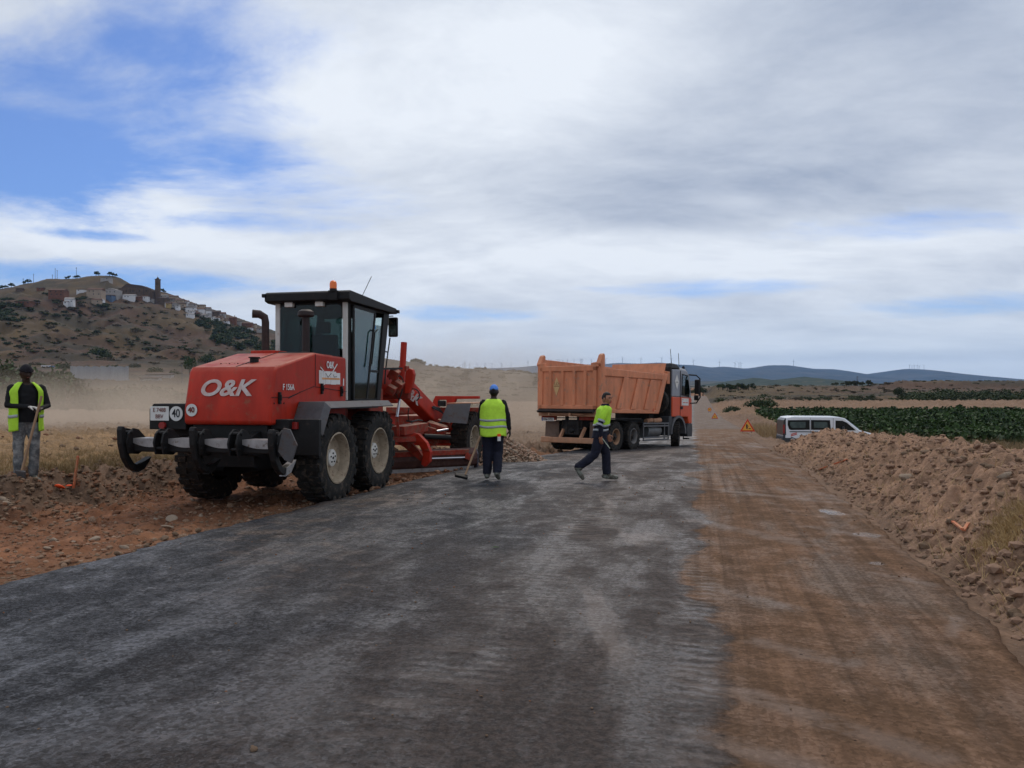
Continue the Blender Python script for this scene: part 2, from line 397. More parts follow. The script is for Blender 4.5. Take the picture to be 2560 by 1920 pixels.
def ridgeP(x): return np.interp(x, _sx, _sz)
def hill(x, y):
    P_ = ridgeP(x * 1050 / np.clip(y * .5 + 525, 400, 1600))
    t = np.clip((y - 430) / 620, 0, 1)
    bump = fbm(x, y * 1.0, 1 / 150, 4, 3)
    g = t * (.72 + .28 * t) + .10 * np.sin(np.pi * t) * (bump + .1)
    g = np.where(y > 1050, 1 - .75 * sst(1050, 1900, y), g)
    gully = np.abs(fbm(x + y * .25, y * .3, 1 / 46, 4, 9))
    gully = gully + .5 * np.abs(fbm(x, y, 1 / 22, 3, 19)); rough = (-gully * 17 + 4 + fbm(x, y, 1 / 30, 4, 5) * 8) * np.sin(np.pi * np.clip(t, 0, 1)) ** .7 * (y <= 1050)
    ter = fbm(x, y, 1 / 90, 2, 13)
    return P_, g, rough * np.clip(P_ / 60, 0, 1)
def ground(x, y, fine=True):
    x = np.asarray(x, float); y = np.asarray(y, float)
    yc = np.clip(y, 2.1, None)
    L = Ledge(y); Rr = Redge(y); qL = L - x; qR = x - Rr
    zr = rz_(yc)
    a = x / np.clip(yc, 12, None)
    wl = sst(-.06, -.30, a)
    zl = fieldC(yc) * (1 - wl) + fieldL(yc) * wl + .012 * np.clip(-x - 5, 0, 45) * (1 - sst(80, 140, yc))
    Ph, g, rough = hill(x, yc)
    zl = zl + np.where(yc > 430, (np.maximum(Ph - 16 * wl - 6, 0)) * g + rough, 0) * (x < 400)
    w0 = np.interp(yc, [15, 24], [3.5, .6]); t = sst(0, 1.15, qL - w0 + .35 * fbm(x, y, .5, 2, 21))
    left = (zr - .075 - .012 * np.clip(qL, 0, 3)) * (1 - t) + zl * t
    zR = fieldR(yc) + np.where((yc > 250) & (yc < 1500), 2.3 * sst(.45, .5, a) * sst(345, 362, yc), 0)
    tr = sst(.15, 5.5, qR); right = (zr - .05 - .03 * np.clip(qR, 0, 3)) * (1 - tr) + zR * tr
    road = zr - .14 + 0 * x
    z = np.where(qL > 0, left, np.where(qR > 0, right, road))
    # past the crest the corridor melts into the plain
    far = sst(330, 480, yc); blend = zl * (1 - sst(-.02, .25, a)) + zR * sst(-.02, .25, a)
    z = np.where(far > 0, z * (1 - far) + np.where(x < 400, blend, zR) * far, z)
    z = z + np.where(yc > 500, fbm(x, y, 1 / 260, 4, 31) * np.clip((yc - 500) / 1200, 0, 1) * 7, 0) * (a > -.02)
    if fine:
        off = np.minimum(np.abs(qL), np.abs(qR)); inroad = (qL <= 0) & (qR <= 0)
        bank = np.exp(-((qL - w0 - .6) / .9) ** 2) * (yc < 40)
        amp = .034 * sst(.2, .8, off) + .006 + .03 * t * (qL > 0) + .075 * bank + .05 * sst(.3, 2, qR) * (qR > 0)
        amp = amp * np.interp(yc, [1, 30, 200], [1, 2, 6])
        fadef = np.interp(yc, [1, 40, 60, 14000], [1, 1, 0, 0])
        n = fbm(x, y, .9, 3, 41) + .9 * (np.abs(fbm(x, y, 3.2, 3, 43)) * 2 - .5) + .35 * fadef * fbm(x, y, 11, 2, 47) * 1.5
        z = z + np.where(inroad, 0, n * amp * np.clip(off / .3, 0, 1))
    return z
def groundz(x, y): return float(ground(np.array([x]), np.array([y]))[0])
def at(px, py, y): return ((px - 1280) / FPX * y, y, CAMZ + (HORY - py) / FPX * y)
_ys = np.exp(np.linspace(math.log(4), math.log(3000), 5000))
def place(px, py, fallback=1040.0, ymin=4.0):
    xs = (px - 1280) / FPX * _ys; zs = CAMZ + (HORY - py) / FPX * _ys
    gz = ground(xs, _ys, False); hit = np.where((gz >= zs) & (_ys > ymin))[0]
    if len(hit) == 0:
        return ((px - 1280) / FPX * fallback, fallback, groundz((px - 1280) / FPX * fallback, fallback))
    i = hit[0]; return (xs[i], _ys[i], gz[i])

# ------------------------------------------------------------------ the ground sheet
rings = [1.3]
while rings[-1] < 13500:
    r = rings[-1]; rings.append(r * (1.0072 if r < 32 else 1.0115 if r < 1300 else 1.035))
rings = np.array(rings)
ang = np.concatenate([np.arange(-180, -39, 4.0), np.arange(-39, 39.01, .095), np.arange(42, 180, 4.0)]); ang = R_(1) * ang
na, nr = len(ang), len(rings)
A, RR = np.meshgrid(ang, rings)
X = np.sin(A) * RR; Y = np.cos(A) * RR
Z = ground(X, Y)
Z = np.where((Y < 2) , rz_(np.full_like(Y, 2.1)) - .14 + 0 * X, Z)
V = np.stack([X, Y, Z], -1).reshape(-1, 3)
V = np.concatenate([V, [[0, 0, -.14]]])
ii = np.arange(nr - 1)[:, None] * na; jj = np.arange(na)[None, :]
F = np.stack([ii + jj, ii + (jj + 1) % na, ii + na + (jj + 1) % na, ii + na + jj], -1).reshape(-1, 4)
# tones: real base colours of soil, stubble, scrub
def tone(x, y):
    L = Ledge(y); Rr = Redge(y); qL = L - x; qR = x - Rr; yc = np.clip(y, 2.1, None); a = x / np.clip(yc, 8, None)
    n1 = fbm(x, y, .35, 4, 61)[..., None]; n2 = fbm(x, y, 1 / 25, 4, 63)[..., None]; n3 = fbm(x, y, 1 / 70, 5, 65)[..., None]; n0 = fbm(x, y, 2.2, 3, 67)[..., None]
    C = lambda *c: np.array(c)[None, None, :] if x.ndim == 2 else np.array(c)[None, :]
    bed = C(.195, .084, .041) * (1 + .5 * n1) + C(.08, .045, .026) * np.clip(n0, -1, 1); bs = (sst(.9, .1, qL) )[..., None]; bed = bed * (1 - .6 * bs) + C(.22, .115, .058) * .6 * bs
    bank = C(.15, .092, .06) * (1 + .4 * n0)
    stub = C(.25, .155, .078) * (1 + .2 * n1)
    fld = C(.215, .148, .10) * (1 + .12 * n2)
    w0 = np.interp(yc, [15, 24], [3.5, .6])
    e = lambda f: f[..., None]
    c = bed * np.ones_like(x)[..., None]
    tb = e(sst(-.1, .5, qL - w0)); c = c * (1 - tb) + bank * tb
    ts = e(sst(1.6, 3.2, qL - w0 + .8 * fbm(x, y, .3, 2, 70))); c = c * (1 - ts) + stub * ts
    tf = e(sst(24, 36, yc) * (qL > 0)); c = c * (1 - tf) + fld * tf
    scrub = C(.042, .034, .021) * (1 + .4 * n2); grass = C(.080, .052, .024) * (1 + .3 * n2); soil = C(.068, .037, .023) * (1 + .3 * n2)
    hl = grass * (1 - sst(-.1, .35, n3)) + soil * sst(-.1, .35, n3)
    nn = fbm(x, y * 2, 1 / 55, 6, 77)[..., None]; hl = hl * (1 - .9 * sst(.02, .26, nn)) + scrub * .9 * sst(.02, .26, nn)
    gn = fbm(x, y * 2.5, 1 / 16, 3, 81)[..., None]; hl = hl * (1 + .35 * gn)
    wl = sst(-.06, -.30, a); start = 76 + 150 * (1 - wl)
    hl = hl * (1 - .30 * e((1 - wl) * (qL > 0))); th = e(sst(-8, 12, y - start) * (qL > 0)); c = c * (1 - th) + hl * th
    # right hand side
    verge = C(.185, .115, .075) * (1 + .3 * n0); dg = C(.24, .165, .09) * (1 + .25 * n1); vg = C(.09, .07, .04) * (1 + .2 * n1); of = C(.20, .12, .072) * (1 + .12 * n2)
    r = verge * np.ones_like(x)[..., None]
    t1 = e(sst(4.2, 5.5, qR)); r = r * (1 - t1) + dg * t1
    t2 = e(sst(40, 46, yc) * sst(4, 8, qR)); r = r * (1 - t2) + vg * t2
    t3 = e(sst(114, 124, yc)); r = r * (1 - t3) + of * t3
    t4 = e(sst(196, 215, yc + 15 * fbm(x, y, 1 / 40, 2, 71))); r = r * (1 - t4) + hl * 1.08 * t4
    c = np.where(e(qR > 0), r, c)
    pl = C(.10, .083, .057) * (1 + .5 * n3) ; pl = pl * (1 - .6 * sst(.05, .3, n3)) + C(.045, .055, .03) * .6 * sst(.05, .3, n3)
    tp = e(sst(500, 900, yc) * sst(-.12, .02, a)); c = c * (1 - tp) + pl * tp
    return np.clip(c * .92, .008, .8)
T = tone(X, Y).reshape(-1, 3); T = np.concatenate([T, [[.2, .1, .05]]])
def soil_mat(name, attr=True, c=(.2, .13, .09), amp=1.0, fine=9.0):
    m = bpy.data.materials.new(name); m.use_nodes = True
    t = NT(m.node_tree); b = t.n['Principled BSDF']
    pos = t.n.new('ShaderNodeNewGeometry').outputs['Position']
    base = t.new('ShaderNodeAttribute', _attribute_name='tone').outputs['Color'] if attr else None
    n1 = t.noise(pos, fine, 8, .7); n2 = t.noise(pos, .8, 6, .6); n3 = t.noise(pos, .05, 6, .65)
    f = t.math('MULTIPLY', t.rng(n1, .3, .7, .62, 1.35, False), t.math('MULTIPLY', t.rng(n2, .3, .7, .82, 1.16, False), t.rng(n3, .3, .7, .85, 1.15, False)))
    cc = t.mixc(1.0, base if attr else c, t.comb(f, f, f), 'MULTIPLY')
    vor = t.n.new('ShaderNodeTexVoronoi'); t.put(vor.inputs['Vector'], pos); vor.inputs['Scale'].default_value = 22
    peb = t.math('MULTIPLY', t.rng(vor.outputs['Distance'], .28, .18), t.rng(t.noise(pos, 3.3, 2), .52, .62))
    cc = t.mixc(t.math('MULTIPLY', peb, .55), cc, (.32, .25, .19))
    t.put(b.inputs['Base Color'], cc); b.inputs['Roughness'].default_value = .95; b.inputs['Specular IOR Level'].default_value = .25
    h = t.math('ADD', t.math('MULTIPLY', n1, .5), t.math('ADD', t.math('MULTIPLY', n2, 1.2), t.math('MULTIPLY', peb, .25)))
    bn = t.new('ShaderNodeBump', Strength=.9, Distance=.075 * amp, Height=h); t.l.new(bn.outputs[0], b.inputs['Normal'])
    return m
soilm = soil_mat('ground_soil')
go = np_mesh('ground', V, F, soilm, smooth=True)
fan = bmesh.new(); fan.from_mesh(go.data); fan.verts.ensure_lookup_table()
cv = fan.verts[len(V) - 1]
for j in range(na): fan.faces.new((fan.verts[(j + 1) % na], fan.verts[j], cv))
fan.to_mesh(go.data); fan.free()
at_ = go.data.attributes.new('tone', 'FLOAT_COLOR', 'POINT')
at_.data.foreach_set('color', np.concatenate([T, np.ones((len(T), 1))], 1).astype(np.float32).ravel())
tag(go, kind='structure')

# ------------------------------------------------------------------ the road: wet asphalt half covered in mud
ry = np.concatenate([np.arange(-40, 1, 1.0), np.exp(np.linspace(math.log(1.05), math.log(345), 1100))])
ru = np.linspace(0, 1, 190)
RY, RU = np.meshgrid(ry, ru, indexing='ij')
Lw = Ledge(np.clip(RY, 0, None)); Lw = np.where(RY < 0, -6.3 + .30 * RY, Lw); Rw = np.where(RY < 0, 1.75 + .262 * RY, Redge(RY))
frag = .10 * fbm(RY, RY * 0, 1.1, 4, 91) + .05 * fbm(RY, RY * 0, 6, 3, 92); frag2 = .12 * fbm(RY, RY * 0, .9, 4, 95) + .05 * fbm(RY, RY * 0, 5, 3, 96)
RX = (Lw + frag) * (1 - RU) + (Rw + .15 + frag2) * RU
RZ = rz_(np.clip(RY, 2.1, None)) + .010 * fbm(RX, RY, .5, 3, 97) + .003 * fbm(RX, RY, 4, 2, 98)
edge = np.minimum(RU, 1 - RU) * 7.8
RZ = RZ - .16 * (edge < .001)
RZ = RZ - .02 * np.exp(-edge / .08)
V = np.stack([RX, RY, RZ], -1).reshape(-1, 3); n0, n1 = RY.shape
i0 = np.arange(n0 - 1)[:, None] * n1; j0 = np.arange(n1 - 1)[None, :]
F = np.stack([i0 + j0, i0 + j0 + 1, i0 + n1 + j0 + 1, i0 + n1 + j0], -1).reshape(-1, 4)
m = bpy.data.materials.new('wet_muddy_asphalt'); m.use_nodes = True
t = NT(m.node_tree); b = t.n['Principled BSDF']
pos = t.n.new('ShaderNodeNewGeometry').outputs['Position']
mud = t.new('ShaderNodeAttribute', _attribute_name='mud').outputs['Fac']
lane = t.new('ShaderNodeAttribute', _attribute_name='lane').outputs['Fac']
rd = t.mapping(pos, rot=(0, 0, R_(13.5)))      # road frame: y runs along the road
grain = t.noise(pos, 70, 4, .8); fineg = t.noise(pos, 20, 8, .75)
st1 = t.noise(t.mapping(rd, scale=(1, .38, 1)), 1.15, 9, .64, .6)
st2 = t.noise(t.mapping(rd, scale=(.8, 1, 1), loc=(3, 7, 0)), 3.4, 9, .70, .4)
st3 = t.noise(t.mapping(pos, rot=(0, 0, R_(-62)), scale=(1, .18, 1)), 1.3, 6, .6, .4)
st4 = t.noise(t.mapping(rd, scale=(1, .6, 1), loc=(9, 1, 4)), .42, 6, .6)
chv = t.n.new('ShaderNodeTexVoronoi'); t.put(chv.inputs['Vector'], pos); chv.inputs['Scale'].default_value = 44
chs = t.n.new('ShaderNodeSeparateColor'); t.l.new(chv.outputs['Color'], chs.inputs[0]); chip = chs.outputs[0]
lines = t.noise(t.mapping(rd, scale=(7, .10, 1)), 1.0, 5, .65, .15)
lines2 = t.noise(t.mapping(rd, scale=(16, .22, 1), loc=(5, 2, 1)), 1.0, 4, .6, .1)
dryf = t.rng(t.math('ADD', t.math('MULTIPLY', st1, .34), t.math('MULTIPLY', st2, .66)), .42, .60)
brn = t.rng(t.math('ADD', t.math('MULTIPLY', st4, .5), t.math('MULTIPLY', st2, .5)), .51, .62)
asp = t.mixc(t.rng(grain, .42, .60), (.008, .0085, .011), (.046, .047, .052))
asp = t.mixc(t.math('MULTIPLY', dryf, .8), asp, t.mixc(t.rng(grain, .4, .6), (.030, .031, .036), (.066, .065, .072)))
asp = t.mixc(t.math('MULTIPLY', brn, .7), asp, (.058, .038, .027))
right_of = t.math('ADD', mud, t.math('MULTIPLY', t.math('SUBTRACT', st2, .5), .55))
asp = t.mixc(1.0, asp, t.comb(*[t.math('MULTIPLY', t.rng(chip, 0, 1, .35, 1.8, False), t.rng(lines, .36, .64, .72, 1.28, False))] * 3), 'MULTIPLY')
asp = t.mixc(t.math('MULTIPLY', t.rng(lines2, .66, .72), .35), asp, (.17, .16, .155))
film = t.new('ShaderNodeAttribute', _attribute_name='film').outputs['Fac']
halfb = t.math('MULTIPLY', film, t.rng(t.math('ADD', st4, t.math('MULTIPLY', film, .25)), .42, .66))                       # brownish film towards the mud
asp = t.mixc(t.math('MULTIPLY', halfb, .75), asp, t.mixc(t.rng(fineg, .4, .62), (.034, .025, .020), (.085, .062, .052)))
mf = t.rng(right_of, .46, .62)
mudc = t.mixc(t.rng(st2, .40, .62), (.118, .070, .043), (.165, .096, .060))
mudc = t.mixc(t.math('MULTIPLY', t.rng(st1, .50, .62), .45), mudc, (.105, .078, .058))
mudc = t.mixc(1.0, mudc, t.comb(*[t.math('MULTIPLY', t.rng(chip, 0, 1, .80, 1.22, False), t.rng(lines, .36, .64, .74, 1.24, False))] * 3), 'MULTIPLY')
mudc = t.mixc(t.rng(fineg, .60, .70, 0, .5), mudc, (.045, .028, .018))
mudc = t.mixc(t.rng(t.noise(pos, 60, 2), .70, .74, 0, .5), mudc, (.26, .22, .17))
cc = t.mixc(mf, asp, mudc)
slick = t.math('MULTIPLY', t.math('MULTIPLY', t.rng(st3, .60, .67), t.rng(st4, .46, .56)), .45)   # pale slick smears across the mud
pale = t.new('ShaderNodeAttribute', _attribute_name='pale').outputs['Fac']; pale = t.math('MULTIPLY', pale, t.rng(st2, .36, .54)); pale = t.math('MAXIMUM', pale, t.math('MULTIPLY', lane, t.rng(t.noise(t.mapping(rd, scale=(2.2, 9, 1)), 1.0, 3, .5, .6),   .50, .58, 0, .32))); slick = t.math('MAXIMUM', slick, pale)
cc = t.mixc(t.math('MULTIPLY', slick, .8), cc, (.20, .155, .13))
spk = t.n.new('ShaderNodeTexVoronoi'); t.put(spk.inputs['Vector'], pos); spk.inputs['Scale'].default_value = 7.5
spot = t.math('MULTIPLY', t.rng(spk.outputs['Distance'], .11, .07), t.rng(t.noise(pos, 1.1, 2), .45, .6))
cc = t.mixc(t.math('MULTIPLY', spot, .8), cc, (.02, .014, .011))
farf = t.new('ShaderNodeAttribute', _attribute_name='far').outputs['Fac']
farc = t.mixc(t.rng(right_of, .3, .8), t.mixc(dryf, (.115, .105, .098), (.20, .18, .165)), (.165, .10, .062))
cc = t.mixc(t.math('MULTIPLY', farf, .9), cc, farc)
t.put(b.inputs['Base Color'], cc)
wet = t.math('MULTIPLY', t.rng(t.math('ADD', t.math('MULTIPLY', st1, .52), t.math('ADD', t.math('MULTIPLY', st2, .26), t.math('MULTIPLY', st3, .22))), .44, .59, 0, 1), t.rng(chip, 0, 1, .55, 1.2, False))
wet = t.math('MULTIPLY', wet, t.rng(lines, .34, .62, .6, 1.15))
wv = t.n.new('ShaderNodeTexWave'); wv.wave_type = 'BANDS'; wv.bands_direction = 'Y'
t.put(wv.inputs['Vector'], rd); wv.inputs['Scale'].default_value = 2.6; wv.inputs['Distortion'].default_value = 5.5; wv.inputs['Detail'].default_value = 2; wv.inputs['Detail Scale'].default_value = 1.5
wet = t.math('MULTIPLY', wet, t.math('MULTIPLY_ADD', t.math('MULTIPLY', lane, wv.outputs['Fac']), 1.4, t.math('SUBTRACT', 1.0, t.math('MULTIPLY', lane, .5))), clamp=True)
wet = t.math('MULTIPLY_ADD', wet, .66, .17)
ra = t.math('SUBTRACT', .82, t.math('MULTIPLY', wet, .54))
rough = t.math('MULTIPLY_ADD', mf, .16, ra)
rough = t.math('SUBTRACT', rough, t.math('MULTIPLY', slick, .1)); rough = t.math('ADD', rough, t.math('MULTIPLY', t.math('SUBTRACT', lines, .5), .3))
pud = t.math('MULTIPLY', t.rng(t.noise(t.mapping(rd, scale=(.5, 1.4, 1), loc=(2, 3, 0)), 1.1, 4, .5), .70, .735), t.rng(mf, .9, .1))
rough = t.math('MULTIPLY', rough, t.rng(pud, 0, 1, 1, .22))
rough = t.math('MAXIMUM', rough, t.math('MULTIPLY', farf, .8)); pu2 = t.new('ShaderNodeAttribute', _attribute_name='puddle').outputs['Fac']; rough = t.math('MULTIPLY', rough, t.rng(pu2, .2, .7, 1, .16))
t.put(b.inputs['Roughness'], rough)
t.put(b.inputs['Specular IOR Level'], t.math('ADD', t.math('MULTIPLY', t.math('MULTIPLY_ADD', wet, .50, .03), t.rng(mf, 0, 1, 1, .35)), t.math('MULTIPLY', pu2, .5)))
h = t.math('ADD', t.math('ADD', t.math('MULTIPLY', grain, .20), t.math('MULTIPLY', chip, .10)), t.math('ADD', t.math('MULTIPLY', fineg, .35), t.math('MULTIPLY', lines, .5)))
h = t.math('ADD', h, t.math('MULTIPLY', t.math('MULTIPLY', wv.outputs['Fac'], lane), .55))
h = t.math('ADD', h, t.math('MULTIPLY', st2, t.rng(mf, 0, 1, .9, 1.6)))
h = t.math('ADD', h, t.math('MULTIPLY', t.noise(t.mapping(rd, scale=(.35, 1.3, 1)), 5.5, 5, .6), .55))
h = t.math('MULTIPLY', h, t.rng(pud, .3, .7, 1, .03))
bn = t.new('ShaderNodeBump', Strength=1.0, Distance=.026, Height=h); t.l.new(bn.outputs[0], b.inputs['Normal'])
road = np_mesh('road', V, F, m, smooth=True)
mx = (RX - .231 * RY) + .34 * fbm(RX, RY, .7, 4, 171) + .07 * fbm(RX, RY, 4, 3, 173)
mudv = np.clip(.5 + mx / .9, 0, 1.22); mudv = mudv * (1 - .28 * sst(-1.1, -.5, RX - Rw) * sst(.1, -.3, RX - Rw) * sst(-.1, .3, fbm(RX, RY, .6, 3, 175))) 
mudv = np.where(RY > 60, np.clip(mudv, 0, .55), mudv)
dusty_left = .42 * np.exp(-((RX - Lw) / .45) ** 2)
mudv = np.clip(mudv + dusty_left, 0, 1)
lanev = np.maximum(np.exp(-(((RX + 1.47 - .25 * RY)) / .34) ** 4), np.exp(-(((RX - .02 - .231 * RY)) / .16) ** 4)) * (.3 + .7 * sst(-.2, .2, fbm(RX, RY, .5, 3, 99)))
palev = 0 * RX
for xa, ya, xb, yb, wd_ in ((2.29, 9.9, 3.1, 8.4, .22), (1.6, 6.5, 2.1, 5.85, .12), (1.36, 5.3, 2.0, 4.7, .14), (1.0, 4.45, 1.85, 3.5, .16), (.9, 3.7, 1.5, 3.1, .14), (3.6, 9.4, 3.9, 8.9, .16), (3.2, 7.0, 3.5, 6.6, .10), (2.9, 5.2, 3.35, 5.9, .06), (3.1, 13.5, 4.6, 11.6, .2), (5.2, 17, 6.0, 18.6, .3)):
    ex_, ey_ = xb - xa, yb - ya; l2 = ex_ ** 2 + ey_ ** 2; tt_ = np.clip(((RX - xa) * ex_ + (RY - ya) * ey_) / l2, 0, 1)
    dd_ = np.hypot(RX - xa - tt_ * ex_, RY - ya - tt_ * ey_) + .06 * fbm(RX, RY, 4, 3, 161)
    palev = np.maximum(palev, .6 * sst(wd_, wd_ * .2, dd_))
pdv = 0 * RX
for xa, ya, rx_, ry_ in ((-1.52, 4.07, .11, .03), (-.84, 3.82, .05, .03), (4.02, 8.9, .12, .16), (3.42, 7.4, .07, .07), (4.3, 10.6, .1, .22)):
    pdv = np.maximum(pdv, sst(1.5, .4, np.hypot((RX - xa) / rx_, (RY - ya) / ry_) + .9 * fbm(RX, RY, 9, 4, 181)))
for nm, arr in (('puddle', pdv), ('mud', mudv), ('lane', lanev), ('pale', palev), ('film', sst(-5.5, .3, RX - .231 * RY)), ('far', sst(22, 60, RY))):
    a_ = road.data.attributes.new(nm, 'FLOAT', 'POINT'); a_.data.foreach_set('value', arr.astype(np.float32).ravel())
tag(road, kind='structure')

# ------------------------------------------------------------------ far land: mountains and a wooded hill
def ridge_mesh(name, pts, Y0, depth, foot, mat, n=500, m_=50, seed=0, rough=.12, back=.5):
    xs_px = np.linspace(pts[0][0], pts[-1][0], n); py = np.interp(xs_px, [p[0] for p in pts], [p[1] for p in pts])
    k = max(3, n // 60) | 1; ker = np.hanning(k + 2)[1:-1]; ker /= ker.sum(); py = np.convolve(np.pad(py, k // 2, 'edge'), ker, 'valid')
    H = CAMZ + (HORY - py) / FPX * Y0
    X0 = (xs_px - 1280) / FPX * Y0
    tt = np.concatenate([np.linspace(0, 1, m_), 1 + np.linspace(.05, 1, 8)])
    TX, TT = np.meshgrid(X0, tt); HH = np.broadcast_to(H, TX.shape)
    YY = Y0 - depth + TT * depth
    n_ = fbm(TX, YY * .6, 4.0 / depth, 5, 100 + seed); gl = np.abs(fbm(TX + YY * .3, YY * .35, 9.0 / depth, 4, 105 + seed))
    g_ = np.where(TT < 1, TT ** 1.15, 1 - back * (TT - 1))
    base = foot
    ZZ = base + (HH - base) * np.clip(g_ + (n_ * .14 - gl * rough * 1.5) * np.sin(np.pi * np.clip(TT, 0, 1)) ** .8, -.05, 1)
    V = np.stack([TX, YY, ZZ], -1).reshape(-1, 3); r, c_ = TX.shape
    i0 = np.arange(r - 1)[:, None] * c_; j0 = np.arange(c_ - 1)[None, :]
    F = np.stack([i0 + j0, i0 + j0 + 1, i0 + c_ + j0 + 1, i0 + c_ + j0], -1).reshape(-1, 4)
    return tag(np_mesh(name, V, F, mat, smooth=True), kind='structure'), X0, H
def forest_mat(name, c, c2, c3, s):
    m = bpy.data.materials.new(name); m.use_nodes = True
    t = NT(m.node_tree); b = t.n['Principled BSDF']
    pos = t.n.new('ShaderNodeNewGeometry').outputs['Position']
    a = t.mixc(t.rng(t.noise(pos, s, 8, .65), .42, .6), c, c2)
    a = t.mixc(t.rng(t.noise(pos, s * .35, 8, .7), .60, .68), a, c3)
    t.put(b.inputs['Base Color'], a); b.inputs['Roughness'].default_value = 1; b.inputs['Specular IOR Level'].default_value = .1
    bn = t.new('ShaderNodeBump', Strength=1, Distance=12 * .002 / s, Height=t.noise(pos, s * 5, 6, .7)); t.l.new(bn.outputs[0], b.inputs['Normal'])
    return m
MT = [(700, 935), (1000, 930), (1127, 924), (1190, 922), (1240, 920), (1300, 918), (1340, 914), (1420, 911), (1500, 911), (1546, 907), (1600, 909), (1650, 906), (1690, 911), (1739, 913), (1778, 919), (1809, 916), (1840, 919), (1863, 922), (1883, 919), (1922, 913), (1972, 913), (2034, 922), (2089, 923), (2130, 930), (2167, 938), (2225, 927), (2264, 922), (2303, 923), (2400, 934), (2480, 943), (2560, 954), (2900, 975), (3200, 985)]
mount, MX, MH = ridge_mesh('mountains', MT, 12000, 3600, 60, forest_mat('mountain_scrub', (.022, .027, .026), (.05, .047, .04), (.12, .10, .08), .0022), n=900, m_=70, rough=.10)
ridge_mesh('wooded_hill', [(1700, 968), (1790, 962), (1845, 957), (1883, 944), (1905, 948), (1935, 950), (1990, 944), (2012, 941), (2040, 948), (2090, 960), (2150, 968), (2250, 975)], 3200, 900, 22, forest_mat('hill_wood', (.022, .034, .018), (.05, .056, .03), (.14, .11, .07), .02), n=300, m_=40, seed=3)
ridge_mesh('foothills', [(1500, 972), (1600, 958), (1700, 952), (1790, 953), (1850, 956), (1950, 962), (2050, 972)], 5200, 1500, 35, forest_mat('foothill_scrub', (.04, .045, .03), (.085, .075, .05), (.14, .11, .075), .008), n=240, m_=40, seed=5)

# ------------------------------------------------------------------ rock meshes and scatter helpers
_b = bmesh.new(); bmesh.ops.create_icosphere(_b, subdivisions=2, radius=1.0)
ICOV = np.array([v.co[:] for v in _b.verts]); ICOF = np.array([[v.index for v in f.verts] for f in _b.faces]); _b.free()
_b = bmesh.new(); bmesh.ops.create_icosphere(_b, subdivisions=1, radius=1.0)
ICOV1 = np.array([v.co[:] for v in _b.verts]); ICOF1 = np.array([[v.index for v in f.verts] for f in _b.faces]); _b.free()
def rock_verts(base, seed, jag=.22):
    r = np.random.default_rng(seed); v = base.copy()
    for _ in range(7):       # chop with planes
        d = r.normal(size=3); d /= np.linalg.norm(d); k = r.uniform(.62, .92); s = v @ d
        v = np.where((s > k)[:, None], v - (s - k)[:, None] * d * .85, v)
    v += r.normal(size=v.shape) * jag * .12
    return v * np.array([1, r.uniform(.7, 1), r.uniform(.5, .8)])
ROCKS = []
for i in range(8):
    me = bpy.data.meshes.new('stone'); vv = rock_verts(ICOV, 200 + i, .35); me.from_pydata(vv.tolist(), [], ICOF.tolist())
    me.polygons.foreach_set('use_smooth', [True] * len(me.polygons)); me.set_sharp_from_angle(angle=R_(42)); me.materials.append(rockm[0])
    ROCKS.append(me)
ROCKSM = []
for k in range(6):
    for i in range(8):
        me = ROCKS[i].copy(); me.materials.clear(); me.materials.append(rockm[k]); ROCKSM.append(me)
def rock(name, p, s, kind=0, parent=None, flat=1.0):
    o = bpy.data.objects.new(name, ROCKSM[kind * 8 + random.randrange(8)]); col.objects.link(o)
    o.location = p; o.scale = (s, s * random.uniform(.75, 1), s * flat * random.uniform(.8, 1.1))
    o.rotation_euler = (random.uniform(-.4, .4), random.uniform(-.4, .4), random.uniform(0, 6.28))
    if parent: o.parent = parent
    return o
def rock_stuff(name, P3, S, mats, label=None, parent=None):
    n = len(P3); base = [rock_verts(ICOV1, 300 + i) for i in range(12)]
    which = rng.integers(0, 12, n); B = np.stack(base)[which]
    th = rng.uniform(0, 6.28, n); c, s = np.cos(th), np.sin(th); S = np.asarray(S)[:, None]
    x = (B[..., 0] * c[:, None] - B[..., 1] * s[:, None]) * S; y = (B[..., 0] * s[:, None] + B[..., 1] * c[:, None]) * S; z = B[..., 2] * S
    V = np.stack([x, y, z], -1) + np.asarray(P3)[:, None, :]
    nv = B.shape[1]; F = ICOF1[None] + (np.arange(n) * nv)[:, None, None]
    mi = np.repeat(rng.integers(0, len(mats), n), len(ICOF1))
    o = np_mesh(name, V.reshape(-1, 3), F.reshape(-1, 3), mats, mi, parent, smooth=False)
    return tag(o, label, None, None, 'stuff')
def blades(name, P3, hgt, width, mat, label, lean=.35):
    n = len(P3); th = rng.uniform(0, 6.28, n); w_ = width * rng.uniform(.6, 1.3, n); h_ = hgt * rng.uniform(.5, 1.15, n)
    ux, uy = np.cos(th) * w_, np.sin(th) * w_; lx, ly = rng.normal(0, lean, n) * h_, rng.normal(0, lean, n) * h_
    P3 = np.asarray(P3); a = P3 + np.stack([ux, uy, 0 * ux], -1); b_ = P3 - np.stack([ux, uy, 0 * ux], -1)
    mid = P3 + np.stack([lx * .4, ly * .4, h_ * .6], -1); tip = P3 + np.stack([lx, ly, h_], -1)
    m1 = mid + np.stack([ux, uy, 0 * ux], -1) * .7; m2 = mid - np.stack([ux, uy, 0 * ux], -1) * .7
    V = np.stack([a, b_, m2, m1, tip], 1).reshape(-1, 3); k = (np.arange(n) * 5)[:, None]
    F = np.concatenate([k + np.array([[0, 1, 2]]), k + np.array([[0, 2, 3]]), k + np.array([[3, 2, 4]])])
    return tag(np_mesh(name, V, F, mat), label, None, None, 'stuff')
